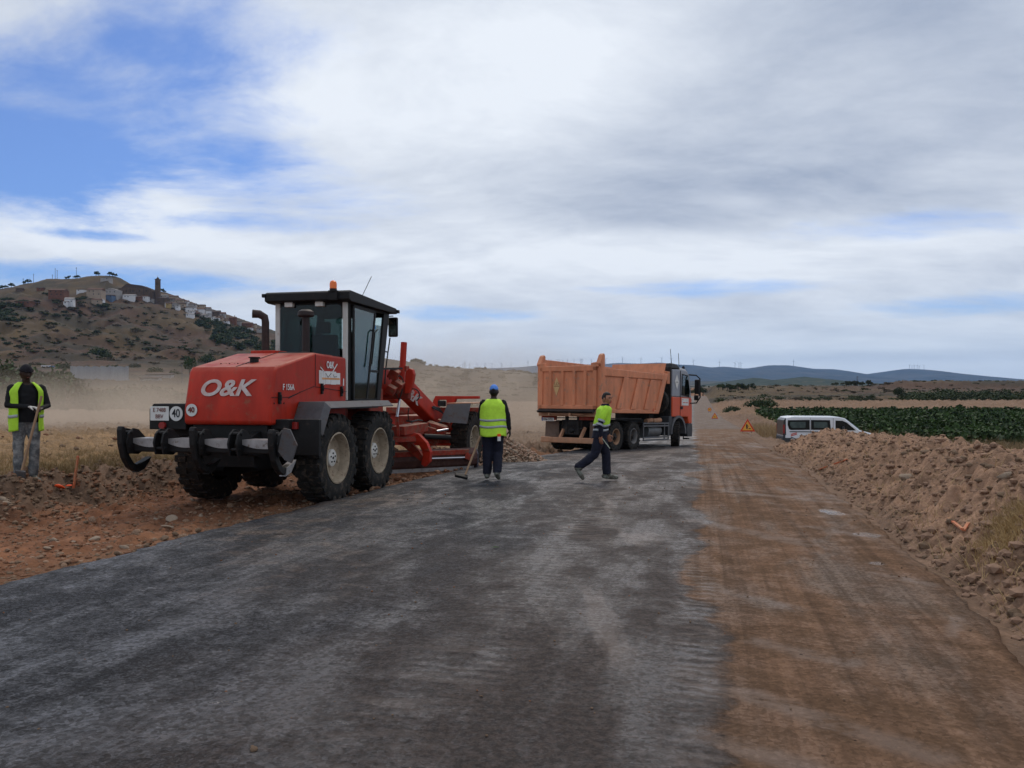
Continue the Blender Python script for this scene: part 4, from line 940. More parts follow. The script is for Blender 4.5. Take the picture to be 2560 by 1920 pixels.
H_ = [(142, 744, 40, 20, 'brick', 'tile', 'long red brick house at the left of the village with a ruined wing', .1), (172, 764, 22, 17, 'white', 'pale', 'white house with a small white shed standing alone below the brick one', .2),
      (164, 764, 9, 8, 'white', 'pale', 'little white shed against the lone white house', 0), (60, 764, 38, 9, 'brick', 'tile', 'low reddish house with a white front, lowest on the left', 0), (72, 764, 14, 8, 'white', 'dark', 'white porch on the low reddish house at the far left', 0),
      (236, 743, 38, 21, 'beige', 'flat', 'big plain beige building at the foot of the summit', .1), (280, 740, 34, 14, 'grey', 'gable', 'pale grey gabled hall beside the big beige building', -.1), (268, 748, 30, 8, 'blue', 'flat', 'low blue painted wall in front of the grey hall', 0),
      (240, 764, 22, 14, 'beige', 'tile', 'beige house with trees under the big beige building', .1), (252, 758, 12, 8, 'white', 'gable', 'small white gable beside the beige house among trees', 0), (203, 731, 22, 3, 'white', 'pale', 'long white low wall left of the big beige building', 0),
      (264, 702, 24, 6, 'grey', 'pale', 'small pale chapel on the summit between two clumps of trees', 0), (322, 750, 30, 12, 'white', 'pale', 'white house with two gables just below the church nave', .1), (362, 752, 18, 11, 'white', 'flat', 'narrow white house below the church, right of the two gables', 0),
      (342, 752, 20, 8, 'brick', 'tile', 'brown shed between two white houses under the church', 0), (377, 754, 16, 6, 'grey', 'tile', 'low grey house with dark door under the tower', 0), (400, 760, 36, 15, 'stone', 'dark', 'broad tan stone block under the tower', 0),
      (408, 748, 20, 9, 'grey', 'pale', 'pale house touching the foot of the tower', 0), (430, 754, 26, 13, 'beige', 'tile', 'beige house with red roof first right of the tower', .15), (447, 763, 22, 14, 'beige', 'tile', 'beige house with red roof second right of the tower', .15),
      (462, 765, 18, 12, 'white', 'tile', 'white upper floor under a long red roof right of the tower', .15), (421, 770, 13, 11, 'yellow', 'tile', 'small yellow house on the edge of the bluff', 0), (437, 771, 22, 10, 'grey', 'gable', 'grey gabled shed right of the yellow house', .2),
      (452, 772, 20, 14, 'beige', 'dark', 'beige house between the grey shed and the white gable', .1), (430, 756, 12, 8, 'grey', 'tile', 'small grey house behind the yellow one', 0),
      (476, 783, 26, 15, 'white', 'gable', 'white gabled house first in the lower row', .2), (474, 794, 20, 8, 'white', 'pale', 'white lean-to shed below the white gabled house', .2), (489, 790, 18, 7, 'brick', 'tile', 'brown roofed house below the lower row', .1),
      (500, 786, 20, 14, 'white', 'tile', 'white house with brown roof in the middle of the lower row', .15), (497, 773, 28, 10, 'beige', 'dark', 'long dark roofed house behind the lower row', .2), (525, 791, 22, 15, 'white', 'gable', 'white gabled house last in the lower row', .15),
      (480, 770, 20, 9, 'grey', 'dark', 'grey house with dark roof on the crest', .2), (516, 780, 20, 10, 'grey', 'tile', 'grey house with brown roof on the crest', .2), (540, 797, 20, 18, 'stone', 'dark', 'tall dark stone house at the lower end of the row', .1),
      (556, 798, 14, 15, 'grey', 'flat', 'tall narrow grey house at the end of the row', .1), (581, 806, 18, 11, 'brick', 'tile', 'red brick house with a chimney on the open ridge', .1), (560, 806, 16, 7, 'beige', 'tile', 'low beige house left of the red brick one', 0), (565, 810, 14, 5, 'white', 'flat', 'low white wall in front of the low beige house', 0),
      (594, 812, 18, 7, 'grey', 'dark', 'grey house sunk behind the trees on the ridge', 0), (617, 820, 26, 12, 'brick', 'tile', 'red roofed house above the lime green trees', .1), (625, 828, 12, 7, 'white', 'tile', 'white house among the lime green trees', 0), (648, 830, 12, 8, 'grey', 'tile', 'last small house right at the exhaust pipe', 0), (634, 818, 12, 7, 'beige', 'tile', 'beige house behind the red roofed house', 0),
      (100, 727, 16, 6, 'brick', 'dark', 'low ruin of brick on the crest left of the brick house', 0), (48, 728, 16, 5, 'stone', 'flat', 'dark low building at the left end of the crest', 0)]
for k in range(24):
    q_ = k / 24; H_.append((412 + 150 * q_ + random.uniform(-5, 5), 756 + 48 * q_ + random.uniform(-3, 9), random.uniform(9, 16), random.uniform(6, 9), random.choice(['white', 'beige', 'grey', 'white']), random.choice(['tile', 'pale', 'dark', 'gable', 'gablet']), 'small house in the dense row running down the ridge right of the tower', random.uniform(-.2, .3)))
for h_ in H_: house(*h_[:7], ang=h_[7], chim='chimney' in h_[6])
# church
p = place(345, 742, 1010, 300); k = p[1] / FPX
ch = thing('church', 'dark stone church with a long nave and a tall square bell tower on the hill', 'church', (p[0], p[1], p[2]), -.06)
L_ = 88 * k; hN = 22 * k
MB().prism([(-L_ / 2, -8), (L_ / 2, -8), (L_ / 2, hN * .55), (L_ / 2 - 2, hN * .75), (-L_ / 2 + 9, hN), (-L_ / 2, hN * .85)], 'y', -7, 7).build('nave', vm['stone'], ch)
MB().prism([(-L_ / 2 + 2, hN * .88), (L_ / 2 - 1, hN * .72), (L_ / 2 - 14, hN * 1.2), (-L_ / 2 + 10, hN * 1.42)], 'y', -5, 7.6).build('roof', vm['roofd'], ch)
for i in range(5): MB().bx(-L_ / 2 + 6 + i * 8.2, -L_ / 2 + 7.2 + i * 8.2, -7.9, -6.95, -8, hN * .8).build('buttress', vm['stone'], ch)
for i in range(4): MB().bx(-L_ / 2 + 10 + i * 8.2, -L_ / 2 + 11.2 + i * 8.2, -7.1, -6.9, hN * .45, hN * .68).build('window', vm['win'], ch)
tx = (396 - 345) * k; hT = (HORY - 697) / FPX * p[1] + CAMZ - p[2]; tw = 4.9 * k
tm = MB(); bz = hT * .60
tm.bx(tx - tw, tx + tw, -tw, tw, -8, bz)
for sx in (-1, 1):
    for sy in (-1, 1): tm.bx(tx + sx * tw * .98, tx + sx * tw * .30, sy * tw * .98, sy * tw * .30, bz, bz + hT * .14)
tm.bx(tx - tw * .97, tx + tw * .97, -tw * .97, tw * .97, bz + hT * .14, hT * .95)
tm.bx(tx - tw * 1.12, tx + tw * 1.12, -tw * 1.12, tw * 1.12, hT * .93, hT * .97)
tw_ = tm.build('bell_tower', vm['stone'], ch)
MB().cyl((tx, 0, hT * .97), (tx, 0, hT * 1.09), tw * .95, tw * .12, 8).cyl((tx, 0, hT * 1.09), (tx, 0, hT * 1.17), .18, .1, 5).build('spire', vm['roofd'], tw_)
MB().cyl((tx, 0, bz + hT * .05), (tx, 0, bz + hT * .1), .9, .5, 8).build('bell', vm['win'], tw_)
# poles on the crest
for px, h in ((58, 8), (84, 12), (131, 6), (138, 14), (143, 12), (191, 15)):
    x = (px - 1280) / FPX * 1046; z = groundz(x, 1046)
    tag(MB().cyl((x, 1046, z - 2), (x, 1046, z + h), .28, .2, 6).bx(x - .9, x + .9, 1045.9, 1046.1, z + h - 1.4, z + h - 1.1).build('utility_pole', barkm), 'thin wooden pole standing against the sky on the hill crest', 'pole', 'poles on the hill crest')

# long pale sheet wall, low stone sheds, small vehicle on the slope
sheet = M('pale_sheet_metal', (.26, .27, .29), .6, var=.2, scale=.5, streak=True)
a0 = place(176, 948, ymin=100); a1 = place(322, 952, ymin=100)
v0, v1 = Vector(a0), Vector(a1); d_ = v1 - v0; L2 = Vector((d_.x, d_.y, 0)).length; an = math.atan2(d_.y, d_.x)
wl_ = thing('sheet_wall', 'long pale corrugated sheet wall half hidden by bushes on the slope', 'wall', tuple(v0), an)
npn = 22; slope = (v1.z - v0.z) / L2; hh_ = 33 / FPX * v0.y + 1.0
for i in range(npn):
    xa = L2 * i / npn; wpn = L2 / npn
    mb = MB()
    for j in range(4): mb.prism([(xa + wpn * j / 4, -.03), (xa + wpn * (j + .5) / 4, .05), (xa + wpn * (j + 1) / 4 - .01, -.03), (xa + wpn * (j + .5) / 4, -.06)], 'z', slope * xa - 1, slope * xa + hh_ - 1 - .01 * (i % 3) * 10)
    mb.build('panel', sheet, wl_)
MB().bx(0, L2, .1, .25, -1, -.3).build('rail', sheet, wl_)
for px, py, wpx, hpx, lb in ((400, 946, 60, 9, 'low grey stone shed on the slope left of the lone tree'), (378, 952, 44, 6, 'low broken pale wall in the dry grass near the shed')):
    p = place(px, py, ymin=100); k = p[1] / FPX
    o = thing('stone_shed', lb, 'shed', p, .05)
    MB().bx(-wpx * k / 2, wpx * k / 2, -1, 1, -1, hpx * k).build('wall', vm['grey'], o)
    MB().prism([(-1.3, hpx * k), (1.3, hpx * k + .3), (1.3, hpx * k + .45), (-1.3, hpx * k + .15)], 'x', -wpx * k / 2 - .2, wpx * k / 2 + .2).build('roof', vm['roofd'], o)
p = place(120, 921, ymin=100); k = p[1] / FPX
o = thing('parked_lorry', 'small white lorry with a blue cab parked on the slope behind the left worker', 'lorry', (p[0], p[1], p[2] + .2), .05)
MB().bx(-15 * k, 5 * k, -.9, .9, .7, 6.4 * k).build('cargo_box', vm['white'], o); MB().bx(5.3 * k, 14 * k, -.9, .9, .5, 5.2 * k).build('cab', M('blue_cab', (.05, .16, .30), .5), o)
for x_ in (-11, 0, 10): MB().cyl((x_ * k, -.95, .45), (x_ * k, .95, .45), .45, n=12).build('wheel', rubber, o)
p = at(455, 953, 150); z = groundz(p[0], 150)
tag(MB().cyl((p[0], 150, z), (p[0], 150, z + (HORY - 912) / FPX * 150 + 1.6 - z), .07, .05, 6).box((p[0] - .3, 150, (HORY - 914) / FPX * 150 + 1.6), (.5, .2, .12)).build('lamp_post', trail), 'thin grey post standing left of the red machine', 'post')

# ------------------------------------------------------------------ wind turbines and pylons
def turbine_me(rot):
    mb = MB().cyl((0, 0, -6), (0, 0, 78), 3.6, 2.4, 8).box((0, 0, 79), (4, 9, 4))
    for k_ in range(3):
        a_ = rot + k_ * 2 * math.pi / 3; c_, s_ = math.sin(a_), math.cos(a_)
        mb.add([(c_ * 2 - s_ * 1.6, -5, 79 + s_ * 2 + c_ * 1.6), (c_ * 2 + s_ * 1.6, -5, 79 + s_ * 2 - c_ * 1.6), (c_ * 40 + s_ * .5, -5, 79 + s_ * 40 - c_ * .5), (c_ * 40 - s_ * .5, -5, 79 + s_ * 40 + c_ * .5),
                (c_ * 2 - s_ * 1.6, -4, 79 + s_ * 2 + c_ * 1.6), (c_ * 2 + s_ * 1.6, -4, 79 + s_ * 2 - c_ * 1.6), (c_ * 40 + s_ * .5, -4.4, 79 + s_ * 40 - c_ * .5), (c_ * 40 - s_ * .5, -4.4, 79 + s_ * 40 + c_ * .5)],
               [(0, 1, 2, 3), (7, 6, 5, 4), (0, 4, 5, 1), (1, 5, 6, 2), (2, 6, 7, 3), (3, 7, 4, 0)])
    o = mb.build('wind_turbine', turbm); me = o.data; bpy.data.objects.remove(o); return me
TME = [turbine_me(.2 + i * .45) for i in range(4)]
TP = [1157, 1174, 1193, 1213, 1230, 1254, 1278, 1320, 1371, 1379, 1393, 1398, 1407, 1418, 1435, 1452, 1455, 1478, 1514, 1556, 1602, 1654, 1677, 1733, 1798, 1837, 1847, 1852, 1983, 2273, 2279, 2285, 2292, 2297, 2309]
for i, px in enumerate(TP):
    X_ = (px - 1280) / FPX * 12000; hz_ = float(np.interp(X_, MX, MH)); cl_ = px > 2200
    o = bpy.data.objects.new('wind_turbine', TME[i % 4]); col.objects.link(o); o.location = (X_, 11990, hz_ - 5 - (12 if i % 3 == 0 and cl_ else 0)); o.scale = (.8,) * 3 if cl_ else (1, 1, 1)
    lb, g_ = ('tiny white wind turbine in the tight cluster on the right mountain', 'turbines clustered on the right mountain') if cl_ else ('white wind turbine on the far ridge left of the truck', 'turbines on the ridge left of the truck') if px < 1340 else ('white wind turbine on the ridge seen over the truck body', 'turbines over the truck body') if px < 1740 else ('white wind turbine on the ridge between the truck and the van', 'turbines between truck and van')
    tag(o, lb, 'wind turbine', g_)
def pylon(px, y, ztop, zb, label):
    x = (px - 1280) / FPX * y; h = ztop - zb; mb = MB(); w_ = h * .09
    for sx in (-1, 1):
        for sy in (-1, 1): mb.cyl((x + sx * w_, y + sy * w_, zb), (x + sx * w_ * .15, y + sy * w_ * .15, ztop), h * .006, n=4)
    for i in range(6):
        z0 = zb + h * i / 6; z1 = zb + h * (i + 1) / 6; a_ = w_ * (1 - .85 * i / 6); b_ = w_ * (1 - .85 * (i + 1) / 6)
        mb.cyl((x - a_, y - a_, z0), (x + b_, y - b_, z1), h * .004, n=4).cyl((x + a_, y - a_, z0), (x - b_, y - b_, z1), h * .004, n=4)
    for q in (.72, .84, .95): mb.bx(x - h * .13, x + h * .13, y - h * .006, y + h * .006, zb + h * q, zb + h * (q + .012))
    tag(mb.build('pylon', pylonm), label, 'pylon')
pylon(1162, 2600, 1.6 + (HORY - 905) / FPX * 2600, 1.6 + (HORY - 930) / FPX * 2600, 'lattice pylon among the turbines left of the truck')
pylon(2143, 1500, 1.6 + (HORY - 940) / FPX * 1500, groundz((2143 - 1280) / FPX * 1500, 1500), 'faint lattice pylon before the mountain notch on the right')

# ------------------------------------------------------------------ wheels
def make_wheel(R0, W, rim_r, side, lugs, tyre_m, rim_m, hub_m, parent, loc, name='wheel', hub='disc', rz_=0.0, tilt=0.0, depth=.10):
    # side = +1: outer face looks to +x
    w_ = W / 2
    pr = [(rim_r, -w_ * .8), (rim_r + .03, -w_ * .92), (R0 * .72, -w_ * 1.03), (R0 * .90, -w_ * .98), (R0 * .965, -w_ * .82), (R0 * .975, 0), (R0 * .965, w_ * .82), (R0 * .90, w_ * .98), (R0 * .72, w_ * 1.03), (rim_r + .03, w_ * .92), (rim_r, w_ * .8)]
    mb = MB().lathe(pr, (0, 0, 0), 'x', 48)
    for k in range(lugs):
        a = 2 * math.pi * k / lugs
        for sg in (-1, 1):
            aa = a + (math.pi / lugs if sg > 0 else 0)
            c, s_ = math.cos(aa), math.sin(aa); Rm = R0 * .978
            mb.box((sg * w_ * .46, Rm * c, Rm * s_), (w_ * .86, 2 * math.pi * R0 / lugs * .52, R0 * .055), (aa + math.pi * 1.5 + math.pi, 0, 0) if False else (aa - math.pi / 2, 0, 0))
            mb.box((sg * w_ * .93, R0 * .92 * c, R0 * .92 * s_), (w_ * .18, 2 * math.pi * R0 / lugs * .5, R0 * .12), (aa - math.pi / 2, 0, 0))
    wh = mb.build(name, tyre_m, parent, smooth=True, loc=loc, rot=(0, tilt, rz_))
    s = side
    rp = [(rim_r + .012, s * w_ * .93), (rim_r - .01, s * w_ * .96), (rim_r - .03, s * w_ * .8), (rim_r - .045, s * w_ * .2), (rim_r - .10, s * (w_ * .2 - depth * .3)), (R0 * .22, s * (w_ * .2 - depth * .2)), (R0 * .2, s * w_ * .1), (0.001, s * w_ * .1)]
    MB().lathe(rp, (0, 0, 0), 'x', 40).build('rim', rim_m, wh, smooth=True)
    if hub == 'disc':
        h = MB().lathe([(R0 * .20, s * w_ * .05), (R0 * .195, s * w_ * .42), (R0 * .18, s * w_ * .46), (.001, s * w_ * .47)], (0, 0, 0), 'x', 28)
        h.build('hub', hub_m, wh, smooth=True)
        b_ = MB()
        for k in range(5): a = k * 2 * math.pi / 5 + .3; b_.cyl((s * w_ * .45, R0 * .105 * math.cos(a), R0 * .105 * math.sin(a)), (s * w_ * .52, R0 * .105 * math.cos(a), R0 * .105 * math.sin(a)), .014, n=6)
        b_.cyl((s * w_ * .45, 0, 0), (s * w_ * .52, 0, 0), .02, n=8); b_.build('hub_bolts', blackm, wh)
        MB().cyl((s * w_ * .15, R0 * .34 * .9, -R0 * .1), (s * w_ * .45, R0 * .34 * .85, -R0 * .1), .025, n=8).build('valve_block', rim_m, wh)
    else:
        h = MB().lathe([(R0 * .24, s * w_ * .1), (R0 * .23, s * w_ * .5), (R0 * .13, s * w_ * .62), (R0 * .12, s * w_ * .85), (.001, s * w_ * .88)], (0, 0, 0), 'x', 24); h.build('hub', hub_m, wh, smooth=True)
        b_ = MB()
        for k in range(10): a = k * 2 * math.pi / 10; b_.cyl((s * w_ * .1, R0 * .31 * math.cos(a), R0 * .31 * math.sin(a)), (s * w_ * .36, R0 * .31 * math.cos(a), R0 * .31 * math.sin(a)), .018, n=6)
        b_.build('wheel_nuts', hub_m, wh)
    return wh

# ------------------------------------------------------------------ the grader
GH = R_(13.5); GO = Vector((-3.63, 13.16, -.08))
gr = thing('motor_grader', 'big red motor grader with black rear ripper, standing on the orange verge at left', 'grader', tuple(GO), -GH)
gi = Matrix.Rotation(GH, 3, 'Z')
def GL(px, py, d): return gi @ (Vector(at(px, py, d)) - GO)
# engine hood
prof_ = [(-1.94, 1.25), (-1.935, 1.45), (-1.82, 1.98), (-1.76, 2.055), (-.62, 2.31), (.50, 2.28), (.50, 1.28), (-.9, 1.28), (-1.05, 1.22), (-1.9, 1.22)]
hood = MB().prism(prof_, 'x', -.70, .70).build('engine_hood', red, gr, smooth=True, bevel=.035)
MB().prism([(-1.86, .86), (.5, .80), (.5, 1.29), (-1.86, 1.23)], 'x', -.6, .6).build('engine_bay', blackm, gr)
MB().prism([(-.55, 1.0), (.6, 1.0), (.6, 1.45), (-.55, 1.3)], 'x', -.68, .68).build('side_skirt', redd, gr)
xs_ = .7035
def seam(pts, nm='panel_gap', w__=.008):
    mb = MB()
    for a_, b_ in zip(pts[:-1], pts[1:]): mb.beam((xs_, *a_), (xs_, *b_), .006, w__, (1, 0, 0)) if False else mb.beam((xs_, *a_), (xs_, *b_), w__, .006, (1, 0, 0))
    return mb.build(nm, blackm, hood)
seam([(-1.93, 1.615), (-1.45, 1.615), (-.62, 1.79)]); seam([(-.62, 1.775), (.50, 1.70)]); seam([(-.62, 2.29), (-.62, 1.79)])
seam([(-1.45, 1.60), (-1.1, 1.69)], 'scratch', .01)
for y_, z_ in ((-1.72, 1.62), (-.42, 1.76), (.28, 1.72)): MB().bx(.70, .735, y_ - .022, y_ + .022, z_ - .10, z_ + .07).bx(.735, .75, y_ - .012, y_ + .012, z_ - .05, z_ + .03).build('latch', blackm, hood, bevel=.004)
for y_ in (-1.85, -1.66, -1.58): MB().cyl((.70, y_, 1.53), (.708, y_, 1.53), .012, n=8).build('rivet', blackm, hood)
lv = MB()
for k in range(7): y_ = -.55 + k * .115; lv.box((.28, y_, 2.318 - .004 * k), (.52, .05, .012), (R_(25), 0, 0))
lv.build('louvre', blackm, hood); MB().bx(.0, .56, -.62, .24, 2.296, 2.312).build('louvre_frame', redd, hood)
MB().bx(-.03, .0, -1.72, .3, 2.0, 2.0).prism([(-1.74, 2.062), (-.62, 2.316), (-.62, 2.32), (-1.74, 2.066)], 'x', .02, .035).build('top_gap', blackm, hood)
MB().cyl((.10, -1.38, 2.13), (.10, -1.38, 2.20), .065, n=16).cyl((.10, -1.38, 2.20), (.10, -1.38, 2.215), .085, n=16).build('fuel_cap', blackm, hood, smooth=True)
bo = MB()
for k in range(7): bo.cyl((-.38 + k * .07, -1.50 + .03 * (k % 2), 2.10), (-.38 + k * .07, -1.50 + .03 * (k % 2), 2.122), .012, n=6)
bo.build('top_bolts', blackm, hood)
MB().bx(-.56, -.12, -.42, -.02, 2.27, 2.37).build('exhaust_base', red, gr, bevel=.012)
ex = MB().tube([(-.42, -.2, 2.3), (-.42, -.2, 2.85), (-.43, -.21, 2.93), (-.50, -.25, 2.98), (-.60, -.30, 2.985)], [.062, .062, .064, .066, .07], 14)
ex.build('exhaust_stack', M('rusty_exhaust', (.045, .028, .026), .7, var=.4, scale=8), gr, smooth=True)
ai = MB().cyl((.29, -.15, 2.28), (.29, -.15, 2.95), .062, n=16).lathe([(.001, .10), (.08, .095), (.13, .06), (.135, .0), (.12, -.02), (.06, -.03)], (.29, -.15, 2.95), 'z', 20)
ai.build('air_intake', M('intake_dark', (.03, .02, .02), .6, var=.3), gr, smooth=True)
# lettering on the hood
tilt_ = math.atan2(.115, .53)
text('O&K', .33, decal, hood, (-.06, -1.885, 1.74), (math.pi / 2 - tilt_, 0, 0), 'lettering', shear=.25, off=.009, sx=1.22)
text('F 156A', .125, decal2, hood, (.712, -1.46, 1.76), (math.pi / 2, 0, math.pi / 2), 'lettering', off=.002, sx=.92)
text('O&K', .155, decal2, hood, (.712, -.12, 2.13), (math.pi / 2, 0, math.pi / 2), 'lettering', off=.004, sx=.82)
dsc = MB().cyl((-.56, -1.955, 1.43), (-.56, -1.947, 1.43), .09, n=28).build('speed_disc', white, hood)
text('40', .105, inkr, dsc, (-.56, -1.96, 1.43), (math.pi / 2, 0, 0), 'number', off=.003)
# peeling sticker with stripes and an orange band
st = MB(); 
for k, (y0, y1, zt, zb_) in enumerate(((-.50, -.44, 2.04, 1.83), (-.43, -.37, 2.035, 1.82), (-.36, -.30, 2.02, 1.81), (-.29, -.10, 2.03, 1.82), (-.09, .10, 2.03, 1.815), (.105, .25, 2.01, 1.82))): st.bx(.7035, .7065, y0, y1, zb_, zt)
sk = st.build('sticker', decal2, hood); MB().bx(.7055, .708, -.40, .23, 1.895, 1.925).build('sticker_band', M('sticker_orange', (.62, .30, .12), .6), sk)
MB().beam((.708, -.46, 2.09), (.708, -.25, 1.98), .016, .003, (1, 0, 0)).beam((.708, .14, 2.16), (.708, -.12, 1.95), .022, .003, (1, 0, 0)).build('sticker_strokes', decal2, sk)
MB().beam((.709, -.28, 2.00), (.709, -.2, 1.93), .008, .003, (1, 0, 0)).beam((.709, -.2, 1.93), (.709, -.08, 2.0), .008, .003, (1, 0, 0)).beam((.709, .0, 1.98), (.709, .02, 1.94), .008, .003, (1, 0, 0)).beam((.709, .02, 1.94), (.709, .12, 1.95), .008, .003, (1, 0, 0)).build('sticker_lines', inkk, sk)
MB().bx(.7035, .7065, .36, .40, 1.80, 1.92).build('label_strip', decal2, hood)
# rear axle frame and tandem
MB().bx(-.42, .42, -1.9, 2.2, .62, .92).bx(-.85, .85, -.25, .25, .50, .80).build('rear_frame', blackm, gr)
for s in (-1, 1): MB().prism([(-1.15, .48), (-1.0, .80), (1.0, .80), (1.15, .48), (1.0, .38), (-1.0, .38)], 'x', s * .58, s * .82).build('tandem_case', blackm, gr)
wr = []
for s in (1, -1):
    for y_ in (-.8, .8): make_wheel(.68, .40, .385, s, 22, rubber2 if s < 0 else rubber, rimm, hubw, gr, (s * 1.0, y_, .68), 'wheel')
# mudguards
for s in (1, -1):
    mb = MB()
    path = [(-1.47, 1.10), (-1.22, 1.50), (1.22, 1.50)]
    xi, xo = s * .72, s * 1.17; xc = s * 1.27
    v_ = []
    for y_, z_ in path: v_ += [(xi, y_ + .05, z_ + .045), (xo, y_, z_ + .045), (xc, y_ - .0, z_ - .045), (xc - s * .012, y_, z_ - .06), (xo - s * .01, y_ + .01, z_ + .025), (xi, y_ + .06, z_ + .025)]
    f_ = []
    for i in range(2): f_ += [(i * 6 + k, i * 6 + (k + 1) % 6, (i + 1) * 6 + (k + 1) % 6, (i + 1) * 6 + k) for k in range(6)]
    f_ += [tuple(range(6)), tuple(range(12, 18))]
    mb.add(v_, f_).build('mudguard', greyfend, gr, bevel=.006)
# rear lamp box with number plate, left and bracket right
lb_ = MB().prism([(-1.34, 1.14), (-1.34, 1.44), (-1.27, 1.52), (-.72, 1.52), (-.72, 1.14)], 'y', -1.86, -1.58).build('lamp_box', blackm, gr, bevel=.012)
MB().bx(-1.30, -.72, -1.60, -1.56, 1.04, 1.16).build('lamp_skirt', blackm, gr)
pl_ = MB().bx(-1.315, -1.0, -1.872, -1.862, 1.27, 1.48).build('number_plate', white, gr, bevel=.006)
text('E 7488', .085, inkr, pl_, (-1.157, -1.876, 1.425), (math.pi / 2, 0, 0), 'plate_text', off=.0, sx=.92); text('BBV', .085, inkr, pl_, (-1.157, -1.876, 1.33), (math.pi / 2, 0, 0), 'plate_text', sx=.92)
d2 = MB().cyl((-.875, -1.874, 1.375), (-.875, -1.864, 1.375), .108, n=28).build('speed_disc', white, gr); text('40', .17, inkk, d2, (-.875, -1.878, 1.375), (math.pi / 2, 0, 0), 'number', off=.002, sx=.8)
MB().cyl((-1.10, -1.90, 1.20), (-1.10, -1.86, 1.20), .052, n=20).build('tail_lamp', redlamp, gr, smooth=True)
MB().bx(.74, 1.30, -1.66, -1.58, .78, 1.30).bx(.62, .9, -1.8, -1.6, 1.16, 1.3).build('lamp_bracket', blackm, gr, bevel=.01)
MB().bx(.86, .98, -1.70, -1.655, 1.16, 1.26).build('tail_lamp', redlamp, gr)
# ripper
rp_ = MB().bx(-1.22, 1.22, -2.50, -2.22, .86, 1.045).build('ripper_beam', blackm, gr, bevel=.02)
HX_ = [-1.16, -.60, -.03, .54, 1.14]
mb = MB()
for a_, b_ in zip(HX_[:-1], HX_[1:]):
    n_ = 8; pts = [(a_ + .07 + (b_ - a_ - .14) * i / n_, -.055 * math.sin(min(1, i / n_ * 1.6) * math.pi * .5)) for i in range(n_ + 1)]
    mb.prism([(a_ + .07, 1.05)] + [(b_ - .07, 1.05)] + [(x_, .985 + dz_) for x_, dz_ in pts[::-1]], 'y', -2.515, -2.20)
mb.build('beam_wear_plate', bright_st, rp_)
for i, x_ in enumerate(HX_):
    h = MB(); pf = [(-2.60, .84), (-2.64, 1.00), (-2.60, 1.12), (-2.50, 1.19), (-2.40, 1.17), (-2.24, 1.04), (-2.22, .90), (-2.40, .82)]
    for dx in (-.062, .062): h.prism(pf, 'x', x_ + dx - .014, x_ + dx + .014)
    h.cyl((x_ - .09, -2.53, 1.13), (x_ + .09, -2.53, 1.13), .026, n=10).cyl((x_ - .085, -2.58, .92), (x_ + .085, -2.58, .92), .022, n=10)
    h.build('shank_holder', blackm, gr, bevel=.006)
    if i in (0, 2, 4):
        up_ = .0 if i < 4 else -.02
        sh = MB().prism([(-2.70, 1.17 + up_), (-2.68, 1.22 + up_), (-2.64, 1.22 + up_), (-2.61, 1.17 + up_), (-2.60, .97), (-2.53, .80), (-2.45, .70), (-2.39, .675), (-2.20, .72), (-2.31, .60), (-2.42, .58), (-2.53, .64), (-2.63, .78), (-2.69, .98)], 'x', x_ - .042, x_ + .042)
        so = sh.build('ripper_shank', blackm, gr, bevel=.012)
        MB().prism([(-2.38, .56), (-2.36, .67), (-2.10, .76), (-2.24, .60)], 'x', x_ - .05, x_ + .05).build('tooth', bright_st if i == 4 else blackm, so)
MB().prism([(1.20, .92), (1.28, 1.22), (1.38, 1.20), (1.48, 1.0), (1.40, .76), (1.30, .80)], 'y', -2.62, -2.59).build('end_plate', greyfend, gr, bevel=.005)
for s in (-.45, .45): MB().prism([(-2.3, .86), (-2.3, 1.0), (-1.8, 1.15), (-1.8, .75)], 'x', s - .05, s + .05).build('ripper_arm', blackm, gr)
# cab
zf, zt, yr, yf = 1.55, 3.27, .55, 1.9
cab = MB().bx(-.68, .68, yr, 1.92, 1.40, zf).build('cab_floor', blackm, gr)
MB().bx(-.68, -.585, .55, .62, zf, zt).build('rear_pillar', cabwhite, gr, bevel=.012)
MB().bx(.60, .68, .55, .62, zf, zt).build('rear_pillar', cabwhite, gr, bevel=.012)
MB().bx(-.584, .599, .556, .61, 3.17, zt).bx(-.584, .599, .556, .61, 2.22, 2.31).build('rear_window_frame', blackm, gr)
def rrect(w0, w1, z0, z1, r=.08, n=5):
    pts = []
    for cx, cz, a0_ in ((w1 - r, z1 - r, 0), (w0 + r, z1 - r, 90), (w0 + r, z0 + r, 180), (w1 - r, z0 + r, 270)):
        pts += [(cx + r * math.cos(R_(a0_ + 90 * i / n)), cz + r * math.sin(R_(a0_ + 90 * i / n))) for i in range(n + 1)]
    return pts
MB().prism(rrect(-.575, .592, 2.24, 3.20), 'y', .545, .553).build('rear_window', darkglass, gr)
MB().bx(-.68, .68, .60, .66, zf, 2.24).build('cab_back_panel', blackm, gr)
